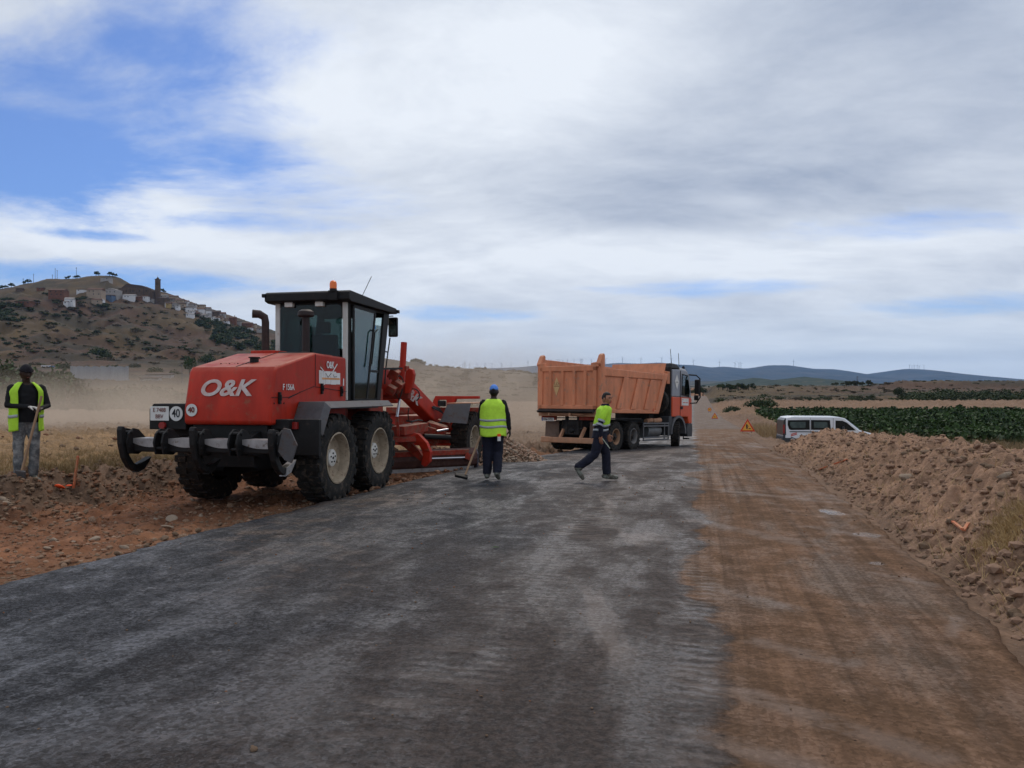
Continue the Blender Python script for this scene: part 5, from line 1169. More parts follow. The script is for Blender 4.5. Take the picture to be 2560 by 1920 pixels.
# side frames: rear post, door with glass, slanted front pillar
def Y_door(z): return 1.29 + (1.665 - 1.29) * (z - 1.57) / 1.56
def Y_A(z): return 1.89 + .51 * (z - 1.56) / 1.70
for s in (1, -1):
    x0, x1 = s * .655, s * .69
    MB().bx(x0, x1, .62, .74, zf, zt).build('door_post', blackm, gr, bevel=.006)
    MB().prism([(.74, zt - .08), (Y_A(zt) - .22, zt - .08), (Y_A(zt) - .22, zt), (.74, zt)], 'x', x0, x1).build('header', blackm, gr)
    MB().prism([(Y_A(zf) - .09, zf - .1), (Y_A(zf) + .07, zf - .1), (Y_A(zt) + .02, zt), (Y_A(zt) - .24, zt)], 'x', x0, x1 + s * .01).build('front_pillar', blackm, gr, bevel=.006)
    fp = [(.74, zf), (Y_door(zf), zf), (Y_door(zt - .1), zt - .1), (.74, zt - .08)]
    xo_ = s * .72
    dr = MB()
    for a_, b_ in zip(fp, fp[1:] + fp[:1]): dr.beam((xo_, *a_), (xo_, *b_), .05, .03, (1, 0, 0))
    do = dr.build('door', blackm, gr)
    MB().prism([(.75, zf + .02), (Y_door(zf) - .02, zf + .02), (Y_door(zt - .1) - .02, zt - .12), (.75, zt - .1)], 'x', xo_ - .004, xo_ + .004).build('door_glass', tealglass, do)
    MB().tube([(xo_ + s * .05, 1.28, 2.15), (xo_ + s * .07, 1.36, 2.2), (xo_ + s * .07, 1.50, 2.78), (xo_ + s * .07, 1.60, 2.84), (xo_ + s * .03, 1.66, 2.82)], .014, 6).build('handle', blackm, do)
    MB().prism([(Y_door(zf) + .06, zf), (Y_A(zf) - .10, zf), (Y_A(2.9) - .16, 2.95), (Y_door(2.95) + .06, 2.95)], 'x', s * .67, s * .676).build('side_glass', clearglass, gr)
    MB().bx(x0, x1, 1.3, 1.85, zf - .12, zf + .02).build('sill', blackm, gr)
    MB().bx(s * .66, s * .69, 1.45, 1.95, 2.06, 2.10).build('side_bar', blackm, gr)
MB().prism([(2.0, 1.5), (2.02, 1.5), (2.40, 3.24), (2.38, 3.24)], 'x', -.64, .64).build('windscreen', clearglass, gr)
MB().bx(-.65, .65, 2.34, 2.40, 3.14, 3.27).prism([(1.93, 1.45), (1.99, 1.45), (2.16, 2.1), (2.10, 2.1)], 'x', -.65, -.45).prism([(1.93, 1.45), (1.99, 1.45), (2.40, 3.2), (2.34, 3.2)], 'x', -.02, .03).build('windscreen_frame', blackm, gr)
rf = MB().prism([(.40, 3.27), (.40, 3.40), (.46, 3.43), (2.52, 3.33), (2.60, 3.28), (2.56, 3.22), (.50, 3.24)], 'x', -.80, .80).build('cab_roof', blackm, gr, bevel=.012)
MB().bx(-.84, -.78, .38, .44, 3.34, 3.40).build('roof_hook', blackm, rf); MB().bx(.78, .84, 2.52, 2.6, 3.24, 3.30).build('roof_hook', blackm, rf)
for x_ in (-.38, .20): MB().bx(x_ - .075, x_ + .075, .47, .58, 3.17, 3.26).build('work_lamp', hubw, gr, bevel=.01)
MB().bx(.44, .60, .34, .40, 3.26, 3.42).cyl((.52, .37, 3.40), (.52, .37, 3.45), .062, n=18).build('beacon_base', blackm, gr)
MB().lathe([(.06, 0), (.062, .08), (.05, .12), (.02, .14), (.001, .142)], (.52, .37, 3.45), 'z', 20).build('beacon', orangelamp, gr, smooth=True)
MB().cyl((.62, 1.25, 3.36), (.76, 1.42, 3.80), .006, n=5).build('aerial', blackm, gr)
# inside the cab
MB().bx(-.22, .30, 1.05, 1.55, zf, 2.02).prism([(1.0, 2.0), (1.14, 2.0), (1.06, 2.72), (.94, 2.72)], 'x', -.20, .28).bx(-.08, .16, .93, 1.04, 2.74, 2.95).build('driver_seat', seatm, gr, bevel=.03)
MB().prism([(1.6, zf), (1.9, zf), (1.98, 2.3), (1.85, 2.38), (1.65, 2.2)], 'x', -.18, .25).build('steering_console', seatm, gr, bevel=.02)
MB().lathe([(.20, -.012), (.215, 0), (.20, .012), (.185, 0), (.20, -.012)], (.03, 1.72, 2.45), 'z', 24).build('steering_wheel', seatm, gr)
MB().bx(.35, .6, .75, 1.3, zf, 2.45).bx(-.62, -.3, .7, 1.4, zf, 2.3).build('side_console', seatm, gr, bevel=.03)
MB().bx(.72, .724, 1.62, 1.70, 2.86, 2.92).build('window_sticker', M('blue_sticker', (.02, .2, .5), .5), gr)
# mirror
pm_ = GL(983, 818, 15.6)
MB().box(tuple(pm_), (.20, .07, .39)).build('mirror', blackm, gr, bevel=.03, smooth=True)
MB().box((pm_.x, pm_.y - .04, pm_.z), (.165, .012, .34)).build('mirror_glass', M('mirror_face', (.25, .27, .28), .1, 1.0, var=.1), gr)
MB().tube([(.70, 2.35, 3.0), (pm_.x - .1, pm_.y, pm_.z + .22), (pm_.x, pm_.y, pm_.z + .22)], .012, 6).tube([tuple(GL(975, 845, 15.6)), tuple(GL(970, 880, 15.5)), tuple(GL(964, 925, 15.4)), tuple(GL(962, 960, 15.3))], .014, 6).tube([tuple(GL(961, 879, 15.2)), tuple(GL(970, 880, 15.5))], .014, 6).build('mirror_bracket', blackm, gr)
MB().beam(tuple(GL(955, 922, 15.2)), tuple(GL(1004, 921, 16.2)), .05, .04).build('handrail', blackm, gr)
MB().bx(-.5, .5, 1.9, 2.6, 1.0, 1.75).build('articulation', redd, gr, bevel=.03)
# front frame: gooseneck, saddle, cylinders
fm = redd
MB().prism([(1.9, 1.25), (1.9, 2.0), (2.6, 2.22), (3.3, 2.2), (3.9, 1.9), (3.9, 1.45), (3.2, 1.65), (2.5, 1.55)], 'x', -.22, .30).build('gooseneck', red, gr, bevel=.02)
a_, b_ = GL(1010, 968, 16.9), GL(1092, 1052, 18.7)
g2 = MB().beam(tuple(a_), tuple(b_), .30, .36).build('front_beam', red, gr, bevel=.03)
MB().cyl(tuple(GL(1018, 995, 16.5)), tuple(GL(1036, 980, 16.6)), .10, n=18).build('beam_collar', red, gr, smooth=True)
text('O&K', .26, decal2, gr, tuple(GL(1025, 985, 16.35)), (math.pi / 2, R_(38), 0), 'lettering', off=.008)
MB().bx(-.75, .75, 3.30, 3.55, 1.55, 1.85).build('saddle', fm, gr, bevel=.02)
lc = [GL(1010, 856, 16.4), GL(1002, 990, 16.3)]
MB().cyl(tuple(lc[0]), tuple(lc[1]), .066, n=20).build('lift_cylinder', red, gr, smooth=True)
MB().box(tuple(GL(1010, 922, 16.4)), (.17, .17, .12)).build('cylinder_clamp', redd, gr, bevel=.01)
MB().cyl(tuple(GL(999, 998, 16.1)), tuple(GL(993, 1042, 16.0)), .028, n=12).build('lift_rod', chrome, gr, smooth=True)
MB().beam(tuple(GL(993, 1042, 16.0)), tuple(GL(996, 1090, 16.0)), .05, .05).build('rod_link', fm, gr)
MB().prism([(0, 0), (.10, .03), (.15, .25), (.16, .42), (.12, .52), (.04, .54), (-.03, .45), (-.02, .2)], 'y', -.07, .07).build('cylinder_yoke', red, gr, bevel=.02, loc=tuple(GL(1014, 985, 16.2)), rot=(0, R_(6), 0))
lc2 = [Vector((-lc[0].x, lc[0].y, lc[0].z - .25)), Vector((-lc[1].x, lc[1].y, lc[1].z))]
MB().cyl(tuple(lc2[0]), tuple(lc2[1]), .066, n=20).build('lift_cylinder', red, gr, smooth=True)
for px_, py_, d_, s_ in ((985, 935, 15.9, .2), (992, 965, 16, .24), (1000, 955, 16.4, .16), (978, 975, 15.8, .18)): MB().box(tuple(GL(px_, py_, d_)), (s_, s_, s_), (.3, .5, .2)).build('valve_block', fm, gr, bevel=.02)
def hose(pts, r=.014): return MB().tube([tuple(GL(*q)) for q in pts], r, 6).build('hose', hosem, gr, smooth=True)
def arc(cx, cy, r, a0_, a1_, d, n=12): return [(cx + r * math.cos(R_(a0_ + (a1_ - a0_) * i / n)), cy - r * math.sin(R_(a0_ + (a1_ - a0_) * i / n)), d) for i in range(n + 1)]
hose(arc(1033, 988, 16, 150, -60, 16.2)); hose(arc(984, 942, 13, 190, 0, 15.9)); hose(arc(990, 955, 18, 160, -10, 16.0)); hose([(998, 950, 16), (1006, 975, 16), (998, 1000, 16), (990, 985, 15.9)])
hose([(1022, 1020, 16.3), (1020, 1035, 16.3), (1022, 1050, 16.4), (1030, 1058, 16.6)], .012)
for k in range(5): hose([(1070 + k * 3, 1012 + k * 2, 18.0), (1098 + k * 2, 1020 + k * 3, 18.2), (1110 + k, 1036 + k * 2, 18.2), (1104 - k * 2, 1056, 18.1), (1092 - k * 3, 1064, 18.0)], .013)
hose([(1074, 1060, 17.7), (1078, 1080, 17.7), (1092, 1088, 17.7), (1105, 1088, 17.8)], .012); hose([(1015, 1052, 16.6), (1030, 1054, 16.6), (1045, 1050, 16.8), (1056, 1052, 16.9)], .02)
# drawbar, circle and blade
cz = .72
MB().lathe([(.62, -.05), (.74, -.05), (.74, .05), (.62, .05), (.62, -.05)], (.1, 3.75, cz), 'z', 40).build('circle', fm, gr)
MB().beam((-.45, 4.0, cz + .1), (.1, 6.1, cz + .15), .14, .16).beam((.65, 4.0, cz + .1), (.2, 6.1, cz + .15), .14, .16).bx(-.6, .75, 3.5, 4.0, cz + .05, cz + .2).build('drawbar', fm, gr, bevel=.015)
MB().beam(tuple(GL(994, 1077, 16.2)), tuple(GL(1054, 1067, 16.9)), .35, .18).build('drawbar_box', fm, gr, bevel=.012)
blade_R = GL(1187, 1166, 17.8); blade_dir = Vector((-.73, -.68, 0)).normalized()
nb = Vector((-blade_dir.y, blade_dir.x, 0))
if nb.y < 0: nb = -nb
secs = [(-.02, 0.0), (-.10, .08), (-.13, .20), (-.12, .33), (-.05, .44), (-.03, .43), (-.10, .33), (-.11, .20), (-.08, .09), (0, 0)]
def blade_piece(s0, s1, z0, z1, off, th):      # along the blade from its right end
    mb = MB(); v_ = []
    for s_ in (s0, s1):
        q = blade_R + blade_dir * s_
        for t_, h_ in ((0, z0), (0, z1), (th, z1), (th, z0)): v_.append((q.x - nb.x * (off + t_), q.y - nb.y * (off + t_), .01 + h_))
    return mb.add(v_, [(0, 1, 2, 3), (7, 6, 5, 4), (0, 4, 5, 1), (1, 5, 6, 2), (2, 6, 7, 3), (3, 7, 4, 0)])
mb = MB(); v_ = []
for s_ in (0, 3.6):
    q = blade_R + blade_dir * s_
    for o_, h_ in secs: v_.append((q.x + nb.x * o_, q.y + nb.y * o_, .01 + h_))
n_ = len(secs); mb.add(v_, [tuple(range(n_)), tuple(range(n_, 2 * n_))[::-1]] + [(i, (i + 1) % n_, n_ + (i + 1) % n_, n_ + i) for i in range(n_)])
bl = mb.build('blade', M('blade_steel', (.085, .04, .034), .6, metal=.1, var=.4, scale=4, dirt=(.12, .085, .075), damt=.35), gr)
blade_piece(.22, 3.5, .30, .41, .10, .05).build('blade_rail', redd, bl, bevel=.008)
blade_piece(.05, 3.5, -.05, .055, .02, .03).build('cutting_edge', bright_st, bl)
q0, q1 = blade_R + blade_dir * .30 - nb * .2, blade_R + blade_dir * 1.42 - nb * .2
MB().cyl((q0.x, q0.y, .245), (q1.x, q1.y, .255), .024, n=12).build('side_shift_rod', chrome, bl, smooth=True)
MB().cyl((q0.x, q0.y, .20), (q0.x + .04, q0.y + .04, .33), .075, n=12).build('rod_end', fm, bl)
ep = MB().prism([(-.12, 0), (-.12, .30), (0, .45), (.12, .36), (.22, .12), (.20, -.02)], 'x', -.012, .012).build('blade_end_plate', M('violet_grey_steel', (.10, .09, .11), .5, metal=.3, var=.3), bl)
ep.location = (blade_R.x + .02, blade_R.y, .01); ep.rotation_euler = (0, 0, math.atan2(blade_dir.y, blade_dir.x) + math.pi)
def arm_strip(pts, wd, nm, mt):
    mb = MB(); V_ = []
    P_ = [GL(*q) for q in pts]
    for i, p_ in enumerate(P_):
        d_ = (P_[min(i + 1, len(P_) - 1)] - P_[max(0, i - 1)]).normalized(); s_ = Vector((0, 1, 0)); n_ = d_.cross(s_).normalized()
        for a1, b1 in ((-1, -1), (1, -1), (1, 1), (-1, 1)): V_.append(p_ + n_ * a1 * .085 * (1.0 if i < len(P_) - 1 else .6) + s_ * b1 * wd / 2)
    f_ = []
    for i in range(len(P_) - 1): f_ += [(i * 4 + k, i * 4 + (k + 1) % 4, i * 4 + 4 + (k + 1) % 4, i * 4 + 4 + k) for k in range(4)]
    f_ += [(0, 1, 2, 3), tuple(range(4 * len(P_) - 4, 4 * len(P_)))]
    return mb.add(V_, f_).build(nm, mt, gr, bevel=.01)
arm_strip([(998, 1090, 16.3), (1022, 1086, 16.4), (1042, 1092, 16.5), (1060, 1110, 16.6), (1069, 1130, 16.7), (1068, 1150, 16.75), (1060, 1163, 16.8)], .16, 'blade_bracket', red)
arm_strip([(1000, 1100, 16.5), (1020, 1112, 16.6), (1040, 1130, 16.8), (1058, 1150, 16.85)], .10, 'blade_strut', fm)
MB().cyl(tuple(GL(1060, 1091, 17.3)), tuple(GL(1125, 1094, 17.6)), .06, n=14).build('tie_tube', blackm, gr, smooth=True)
# front axle, wheels, dozer blade
MB().bx(-1.1, 1.1, 5.85, 6.15, .48, .72).bx(-.35, .35, 5.3, 7.4, .75, 1.15).build('front_axle', fm, gr, bevel=.02)
for px_, py_, d_, s_ in ((1090, 1075, 17.9, .3), (1068, 1078, 17.8, .26), (1108, 1062, 18.2, .2), (1050, 1062, 18.5, .3), (1080, 1098, 18.0, .2)): MB().box(tuple(GL(px_, py_, d_)), (s_ * 1.5, s_, s_), (.1, .3, .2)).build('axle_part', fm, gr, bevel=.02)
MB().cyl(tuple(GL(1092, 1078, 17.4)), tuple(GL(1120, 1073, 17.6)), .025, n=10).build('steering_rod', chrome, gr, smooth=True)
make_wheel(.66, .40, .33, 1, 22, rubber2, rimm, rimm, gr, (1.20, 6.0, .58), 'wheel', tilt=R_(2), rz_=R_(-2))
make_wheel(.66, .40, .33, -1, 22, rubber2, rimm, rimm, gr, (-1.10, 6.0, .58), 'wheel')
for s in (1, -1):
    o_ = .03 if s > 0 else -.05
    MB().add([(s * .90 + o_, 5.32, 1.42), (s * 1.46 + o_, 5.32, 1.44), (s * 1.42 + o_, 5.14, .98), (s * .78 + o_, 5.14, 1.02), (s * .90 + o_, 5.335, 1.42), (s * 1.46 + o_, 5.335, 1.44), (s * 1.42 + o_, 5.155, .98), (s * .78 + o_, 5.155, 1.02)], [(0, 1, 2, 3), (7, 6, 5, 4), (0, 4, 5, 1), (1, 5, 6, 2), (2, 6, 7, 3), (3, 7, 4, 0)]).build('front_mudguard', greyfend, gr)
    MB().bx(s * .88 + o_, s * 1.5 + o_, 5.34, 6.6, 1.43, 1.45).build('mudguard_top', torange2, gr)
fb = MB().prism([(7.55, .30), (7.50, .8), (7.60, 1.30), (7.66, 1.30), (7.60, .8), (7.64, .30)], 'x', -1.45, 1.45).build('front_dozer_blade', red, gr, bevel=.008)
MB().bx(-1.45, 1.45, 7.42, 7.50, .78, .86).bx(-1.45, 1.45, 7.42, 7.56, 1.14, 1.30).build('dozer_rib', redd, fb)
MB().prism([(-.55, 1.28), (-.55, 1.36), (-.10, 1.38), (.0, 1.60), (1.15, 1.60), (1.15, 1.53), (.55, 1.52), (.45, 1.28), (.30, 1.28), (.30, 1.5), (.08, 1.5), (.08, 1.28)], 'y', 7.15, 7.30).build('front_light_frame', red, gr, bevel=.01)
MB().bx(.10, .28, 7.05, 7.2, 1.34, 1.48).build('headlight', blackm, gr, bevel=.015)

# ------------------------------------------------------------------ the dump truck
TH = R_(35); TO = Vector((2.69, 28.72, rz_(28.7).item() - .03)); 
slope_t = math.atan((rz_(33).item() - rz_(28).item()) / 5 * .82)
tr = thing('dump_truck', 'dusty orange dump truck with a red and grey cab, stopped across the road', 'truck', tuple(TO), rot=(slope_t, 0, -TH))
TMi = (Matrix.Rotation(-TH, 3, 'Z') @ Matrix.Rotation(slope_t, 3, 'X')).inverted()
def TL(px, py, d): return TMi @ (Vector(at(px, py, d)) - TO)
MB().bx(-.42, -.30, -1.0, 6.6, .85, 1.12).bx(.30, .42, -1.0, 6.6, .85, 1.12).bx(-.42, .42, -1.0, -.9, .8, 1.1).bx(-.4, .4, 2.2, 2.4, .8, 1.05).bx(-.3, .3, 4.2, 4.6, .7, 1.1).build('chassis', tdark, tr)
for y_ in (0, 1.4): MB().cyl((-.9, y_, .54), (.9, y_, .54), .13, n=12).sph((0, y_, .56), .28, 14, 10).build('axle', tdark, tr, smooth=True)
for y_ in (0, 1.4):
    for s in (1, -1):
        w_ = make_wheel(.54, .30, .28, s, 26, rubber, M('truck_rim_dusty', (.30, .17, .10) if y_ == 0 else (.16, .155, .155), .7, var=.3, dirt=(.25, .17, .11), damt=.3), tdark, tr, (s * 1.09, y_, .54), 'wheel', hub='truck', depth=.6)
        make_wheel(.54, .29, .28, s, 26, rubber, tdark, tdark, tr, (s * .76, y_, .54), 'inner_wheel', hub='truck')
for s in (1, -1): make_wheel(.54, .32, .28, s, 26, rubber, tdark, M('hub_grey', (.16, .155, .15), .6), tr, (s * 1.08, 5.55, .54), 'front_wheel', hub='front', rz_=R_(20))
# tipper body
zb, ztp = 1.42, 2.88
bodyf = 3.45
side = [(-1.20, zb), (bodyf, zb), (bodyf + .80, ztp + .12), (-1.20, ztp)]
for s in (1, -1):
    xo_ = s * 1.24
    sp = MB().prism(side, 'x', xo_ - s * .05, xo_).build('side_panel', torange, tr)
    hi = .0 if s > 0 else .34
    rl = MB().prism([(-1.16, ztp - .22 + hi), (bodyf + .74, ztp - .16 + hi), (bodyf + .80, ztp + .06 + hi), (-1.16, ztp + .06 + hi)], 'x', xo_ - s * .06, xo_ + s * .05).build('top_rail', torange, tr, bevel=.02)
    if s < 0: MB().prism([(-1.15, ztp + .0), (bodyf + .7, ztp + .0), (bodyf + .78, ztp + .18), (-1.15, ztp + .28)], 'x', xo_ + .045, xo_ + .01).build('upper_board', torange, tr)
    MB().prism([(-1.16, zb - .04), (bodyf - .02, zb - .04), (bodyf + .04, zb + .10), (-1.16, zb + .10)], 'x', xo_ - s * .04, xo_ + s * .055).build('bottom_rail', torange, tr, bevel=.02)
    for k, y_ in enumerate((.10, 1.22, 2.34)):
        dy = (zb + .1 - ztp + .2) * -.0; sl = .55
        MB().prism([(y_ - .2, zb + .1), (y_ + .16, zb + .1), (y_ + .16 + sl, ztp - .2), (y_ - .2 + sl, ztp - .2)], 'x', xo_, xo_ + s * .075).build('side_rib', torange, tr, bevel=.025)
    MB().prism([(bodyf - .35, zb), (bodyf, zb), (bodyf + .82, ztp + .1), (bodyf + .42, ztp + .08)], 'x', xo_ - s * .03, xo_ + s * .065).build('front_post', torange, tr, bevel=.02)
    # rear post with a raised lug
    MB().prism([(-1.28, zb - .02), (-1.02, zb - .02), (-1.02, ztp + .1), (-1.03, ztp + .50), (-1.10, ztp + .56), (-1.2, ztp + .50), (-1.38, ztp + .20), (-1.30, ztp + .1)], 'x', xo_ - s * .11, xo_ + s * .06).build('rear_post', torange, tr, bevel=.02)
    for y_ in (-.6, bodyf - .55): MB().lathe([(.045, -.01), (.06, 0), (.045, .01), (.03, 0), (.045, -.01)], (xo_ + s * .07, y_, zb + .10 + (.26 if y_ < 0 else 0)), 'x', 14).build('rope_ring', M('ring_red', (.5, .07, .03), .6), tr)
MB().prism([(-1.2, zb - .02), (bodyf, zb - .02), (bodyf, zb + .06), (-1.2, zb + .06)], 'x', -1.18, 1.18).build('body_floor', torange2, tr)
MB().prism([(bodyf - .02, zb), (bodyf + .04, zb), (bodyf + .86, ztp + .52), (bodyf + .80, ztp + .52)], 'x', -1.19, 1.19).build('headboard', torange, tr)
MB().prism([(bodyf + .72, ztp + .12), (bodyf + 1.05, ztp + .14), (bodyf + 1.05, ztp + .20), (bodyf + .72, ztp + .22)], 'x', -1.2, 1.2).build('cab_guard', torange, tr, bevel=.01)
MB().bx(1.1, 1.28, bodyf + .8, bodyf + 1.05, ztp - .3, ztp + .2).build('guard_bracket', torange, tr, bevel=.02)
# load of soil seen over the rail
MB().prism([(-1.0, 1.5), (-1.0, 2.55), (.5, 2.70), (2.5, 2.78), (bodyf, 2.6), (bodyf, 1.6)], 'x', -1.15, 1.15).build('soil_load', rockm[3], tr, bevel=.1)
# tailgate
tg = MB().bx(-1.12, 1.12, -1.32, -1.26, zb + .14, ztp + .10).build('tailgate', torange, tr)
MB().bx(-1.17, 1.14, -1.37, -1.24, ztp - .06, ztp + .13).bx(-1.17, 1.14, -1.37, -1.24, zb + .08, zb + .22).bx(-1.20, -1.04, -1.37, -1.25, zb + .08, ztp + .1).bx(1.0, 1.14, -1.37, -1.25, zb + .08, ztp + .1).build('tailgate_frame', torange, tg, bevel=.02)
for x_ in (-.72, -.22, .26, .70): MB().prism([(x_ - .075, -1.32), (x_ + .075, -1.32), (x_ + .05, -1.385), (x_ - .05, -1.385)], 'z', zb + .2, ztp - .05).build('rib', torange, tg, bevel=.008)
for s in (1, -1): MB().prism([(-1.24 if s < 0 else .92, ztp + .08), (-.96 if s < 0 else 1.22, ztp + .08), (-.96 if s < 0 else 1.22, ztp + .26), (-1.24 if s < 0 else .92, ztp + .22)], 'y', -1.36, -1.22).build('hinge_lug', torange, tg, bevel=.02)
dm = MB().add([(-.47, -1.334, 2.62), (-.33, -1.334, 2.30), (-.47, -1.334, 1.96), (-.61, -1.334, 2.30), (-.47, -1.326, 2.62), (-.33, -1.326, 2.30), (-.47, -1.326, 1.96), (-.61, -1.326, 2.30)], [(0, 1, 2, 3), (7, 6, 5, 4), (0, 4, 5, 1), (1, 5, 6, 2), (2, 6, 7, 3), (3, 7, 4, 0)]).build('diamond_label', M('faded_yellow_label', (.56, .36, .17), .6, var=.15, scale=14), tg)
text('LO', .14, M('label_ink', (.20, .12, .06), .7), dm, (-.47, -1.339, 2.38), (math.pi / 2, 0, 0), 'label_text'); MB().bx(-.59, -.35, -1.338, -1.335, 2.29, 2.31).build('label_line', rockm[3], dm)
MB().bx(-1.24, 1.24, -1.30, -1.1, zb - .18, zb + .08).build('tail_sill', torange2, tr, bevel=.02)
MB().prism([(-1.52, zb - .0), (-1.30, zb + .10), (-1.25, zb + .02), (-1.46, zb - .06)], 'x', -1.18, 1.08).build('spreader_lip', tdark, tr)
MB().cyl((-.7, -1.4, zb - .1), (.7, -1.4, zb - .1), .02, n=8).box((.15, -1.42, zb - .11), (.08, .08, .12)).box((-.7, -1.42, zb - .1), (.06, .08, .1)).build('gate_rod', torange2, tr)
MB().bx(-1.22, -.62, -1.12, -1.02, 1.10, 1.40).bx(.35, 1.2, -1.12, -1.02, 1.12, 1.32).build('lamp_bar', redd, tr)
tp = MB().bx(-1.19, -.68, -1.15, -1.135, 1.06, 1.18).build('number_plate', white, tr, bevel=.004)
text('4766 DTX', .115, inkk, tp, (-.92, -1.155, 1.12), (math.pi / 2, 0, 0), 'plate_text', off=.002, sx=.82); MB().bx(-1.185, -1.14, -1.153, -1.14, 1.065, 1.175).build('plate_band', M('plate_blue', (.03, .06, .25), .5), tp)
for s in (1, -1): MB().prism([(s * .62, .50), (s * 1.22, .50), (s * 1.20, 1.06), (s * .64, 1.06)], 'y', -.86, -.83).build('mudflap', M('mudflap_dusty', (.16, .11, .085), .85, var=.35, scale=3), tr)
MB().bx(-1.18, .96, -1.22, -1.08, .30, .50).build('underrun_bar', torange2, tr, bevel=.03)
for x_ in (-.42, .42): MB().beam((x_, -1.12, .48), (x_ + .05, -.9, .85), .09, .09).build('bar_bracket', torange2, tr)
MB().sph((.0, -1.0, .75), (.12, .1, .1), 10, 8).bx(-.3, .3, -1.0, -.92, .6, .95).bx(-.28, -.2, -1.02, -.9, .6, 1.4).bx(.2, .28, -1.02, -.9, .6, 1.4).build('tow_frame', tdark, tr)
# mudguards over the rear wheels, tank, side guard
for s in (1, -1):
    MB().bx(s * .5, s * 1.2, -.7, 2.1, 1.16, 1.19).build('rear_mudguard', tdark, tr)
    sg_ = MB()
    for z_ in (1.0, .90, .46, .36): sg_.bx(s * 1.17, s * 1.21, 2.28, 4.62, z_ - .03, z_ + .03)
    for y_ in (2.30, 4.22, 4.60): sg_.bx(s * 1.165, s * 1.2, y_ - .03, y_ + .03, .33, 1.03)
    sg_.build('side_guard', trail, tr, bevel=.006)
    MB().cyl((s * .85, 2.9, .70), (s * .85, 4.1, .70), .28, n=20).build('fuel_tank', M('tank_steel', (.14, .145, .15), .5, metal=.3, var=.3), tr, smooth=True)
    MB().bx(s * .6, s * 1.15, 2.35, 4.5, .98, 1.03).build('tank_shelf', tdark, tr)
MB().cyl((.95, 3.0, 1.08), (.95, 3.5, 1.12), .09, n=12).cyl((.9, 3.7, 1.08), (1.0, 4.2, 1.12), .10, n=12).build('air_tank', torange2, tr, smooth=True)
sw = MB().lathe([(.28, -.13), (.42, -.15), (.52, -.12), (.55, 0), (.52, .12), (.42, .15), (.28, .13), (.10, .08), (.001, .08)], (.75, 4.32, 1.88), 'y', 36).build('spare_wheel', rubber, tr, smooth=True)
MB().bx(-1.0, .55, 4.15, 4.6, 1.1, 2.9).build('air_intake_tower', tdark, tr, bevel=.03)
# cab
c0, c1 = 4.98, 7.0
cabp = [(c0, 1.26), (c0, 3.28), (c0 + .5, 3.34), (c1 - .55, 3.26), (c1 - .22, 3.05), (c1, 2.15), (c1 + .04, 1.26)]
cb = MB().prism([(c0, 2.08), (c0, 3.20), (c0 + .9, 3.24), (c1 - .5, 3.20), (c1 - .24, 3.02), (c1 - .02, 2.08)], 'x', -1.18, 1.18).build('cab_upper', tgrey, tr, bevel=.04)
MB().prism([(c0 - .01, 1.26), (c0 - .01, 2.08), (c1 - .0, 2.08), (c1 + .06, 1.6), (c1 + .06, .98), (c1 - .30, .98), (c1 - .40, 1.26)], 'x', -1.19, 1.19).build('cab_lower', tcabred, tr, bevel=.035)
MB().bx(-1.15, 1.15, c0 - .12, c0 - .02, 1.1, 3.3).build('cab_rear_wall', tdark, tr, bevel=.02)
MB().prism([(c0 + .0, 3.24), (c0 + .0, 3.46), (c0 + .55, 3.44), (c0 + .95, 3.24)], 'x', -1.1, 1.14).build('roof_deflector', tplast, tr, bevel=.05)
MB().prism([(c0 + .9, 3.2), (c0 + 1.0, 3.32), (c1 - .5, 3.28), (c1 - .3, 3.08)], 'x', -1.12, 1.12).build('cab_roof', M('roof_pale', (.42, .42, .43), .5, var=.1), tr, bevel=.05)
y0_ = c0 + .78
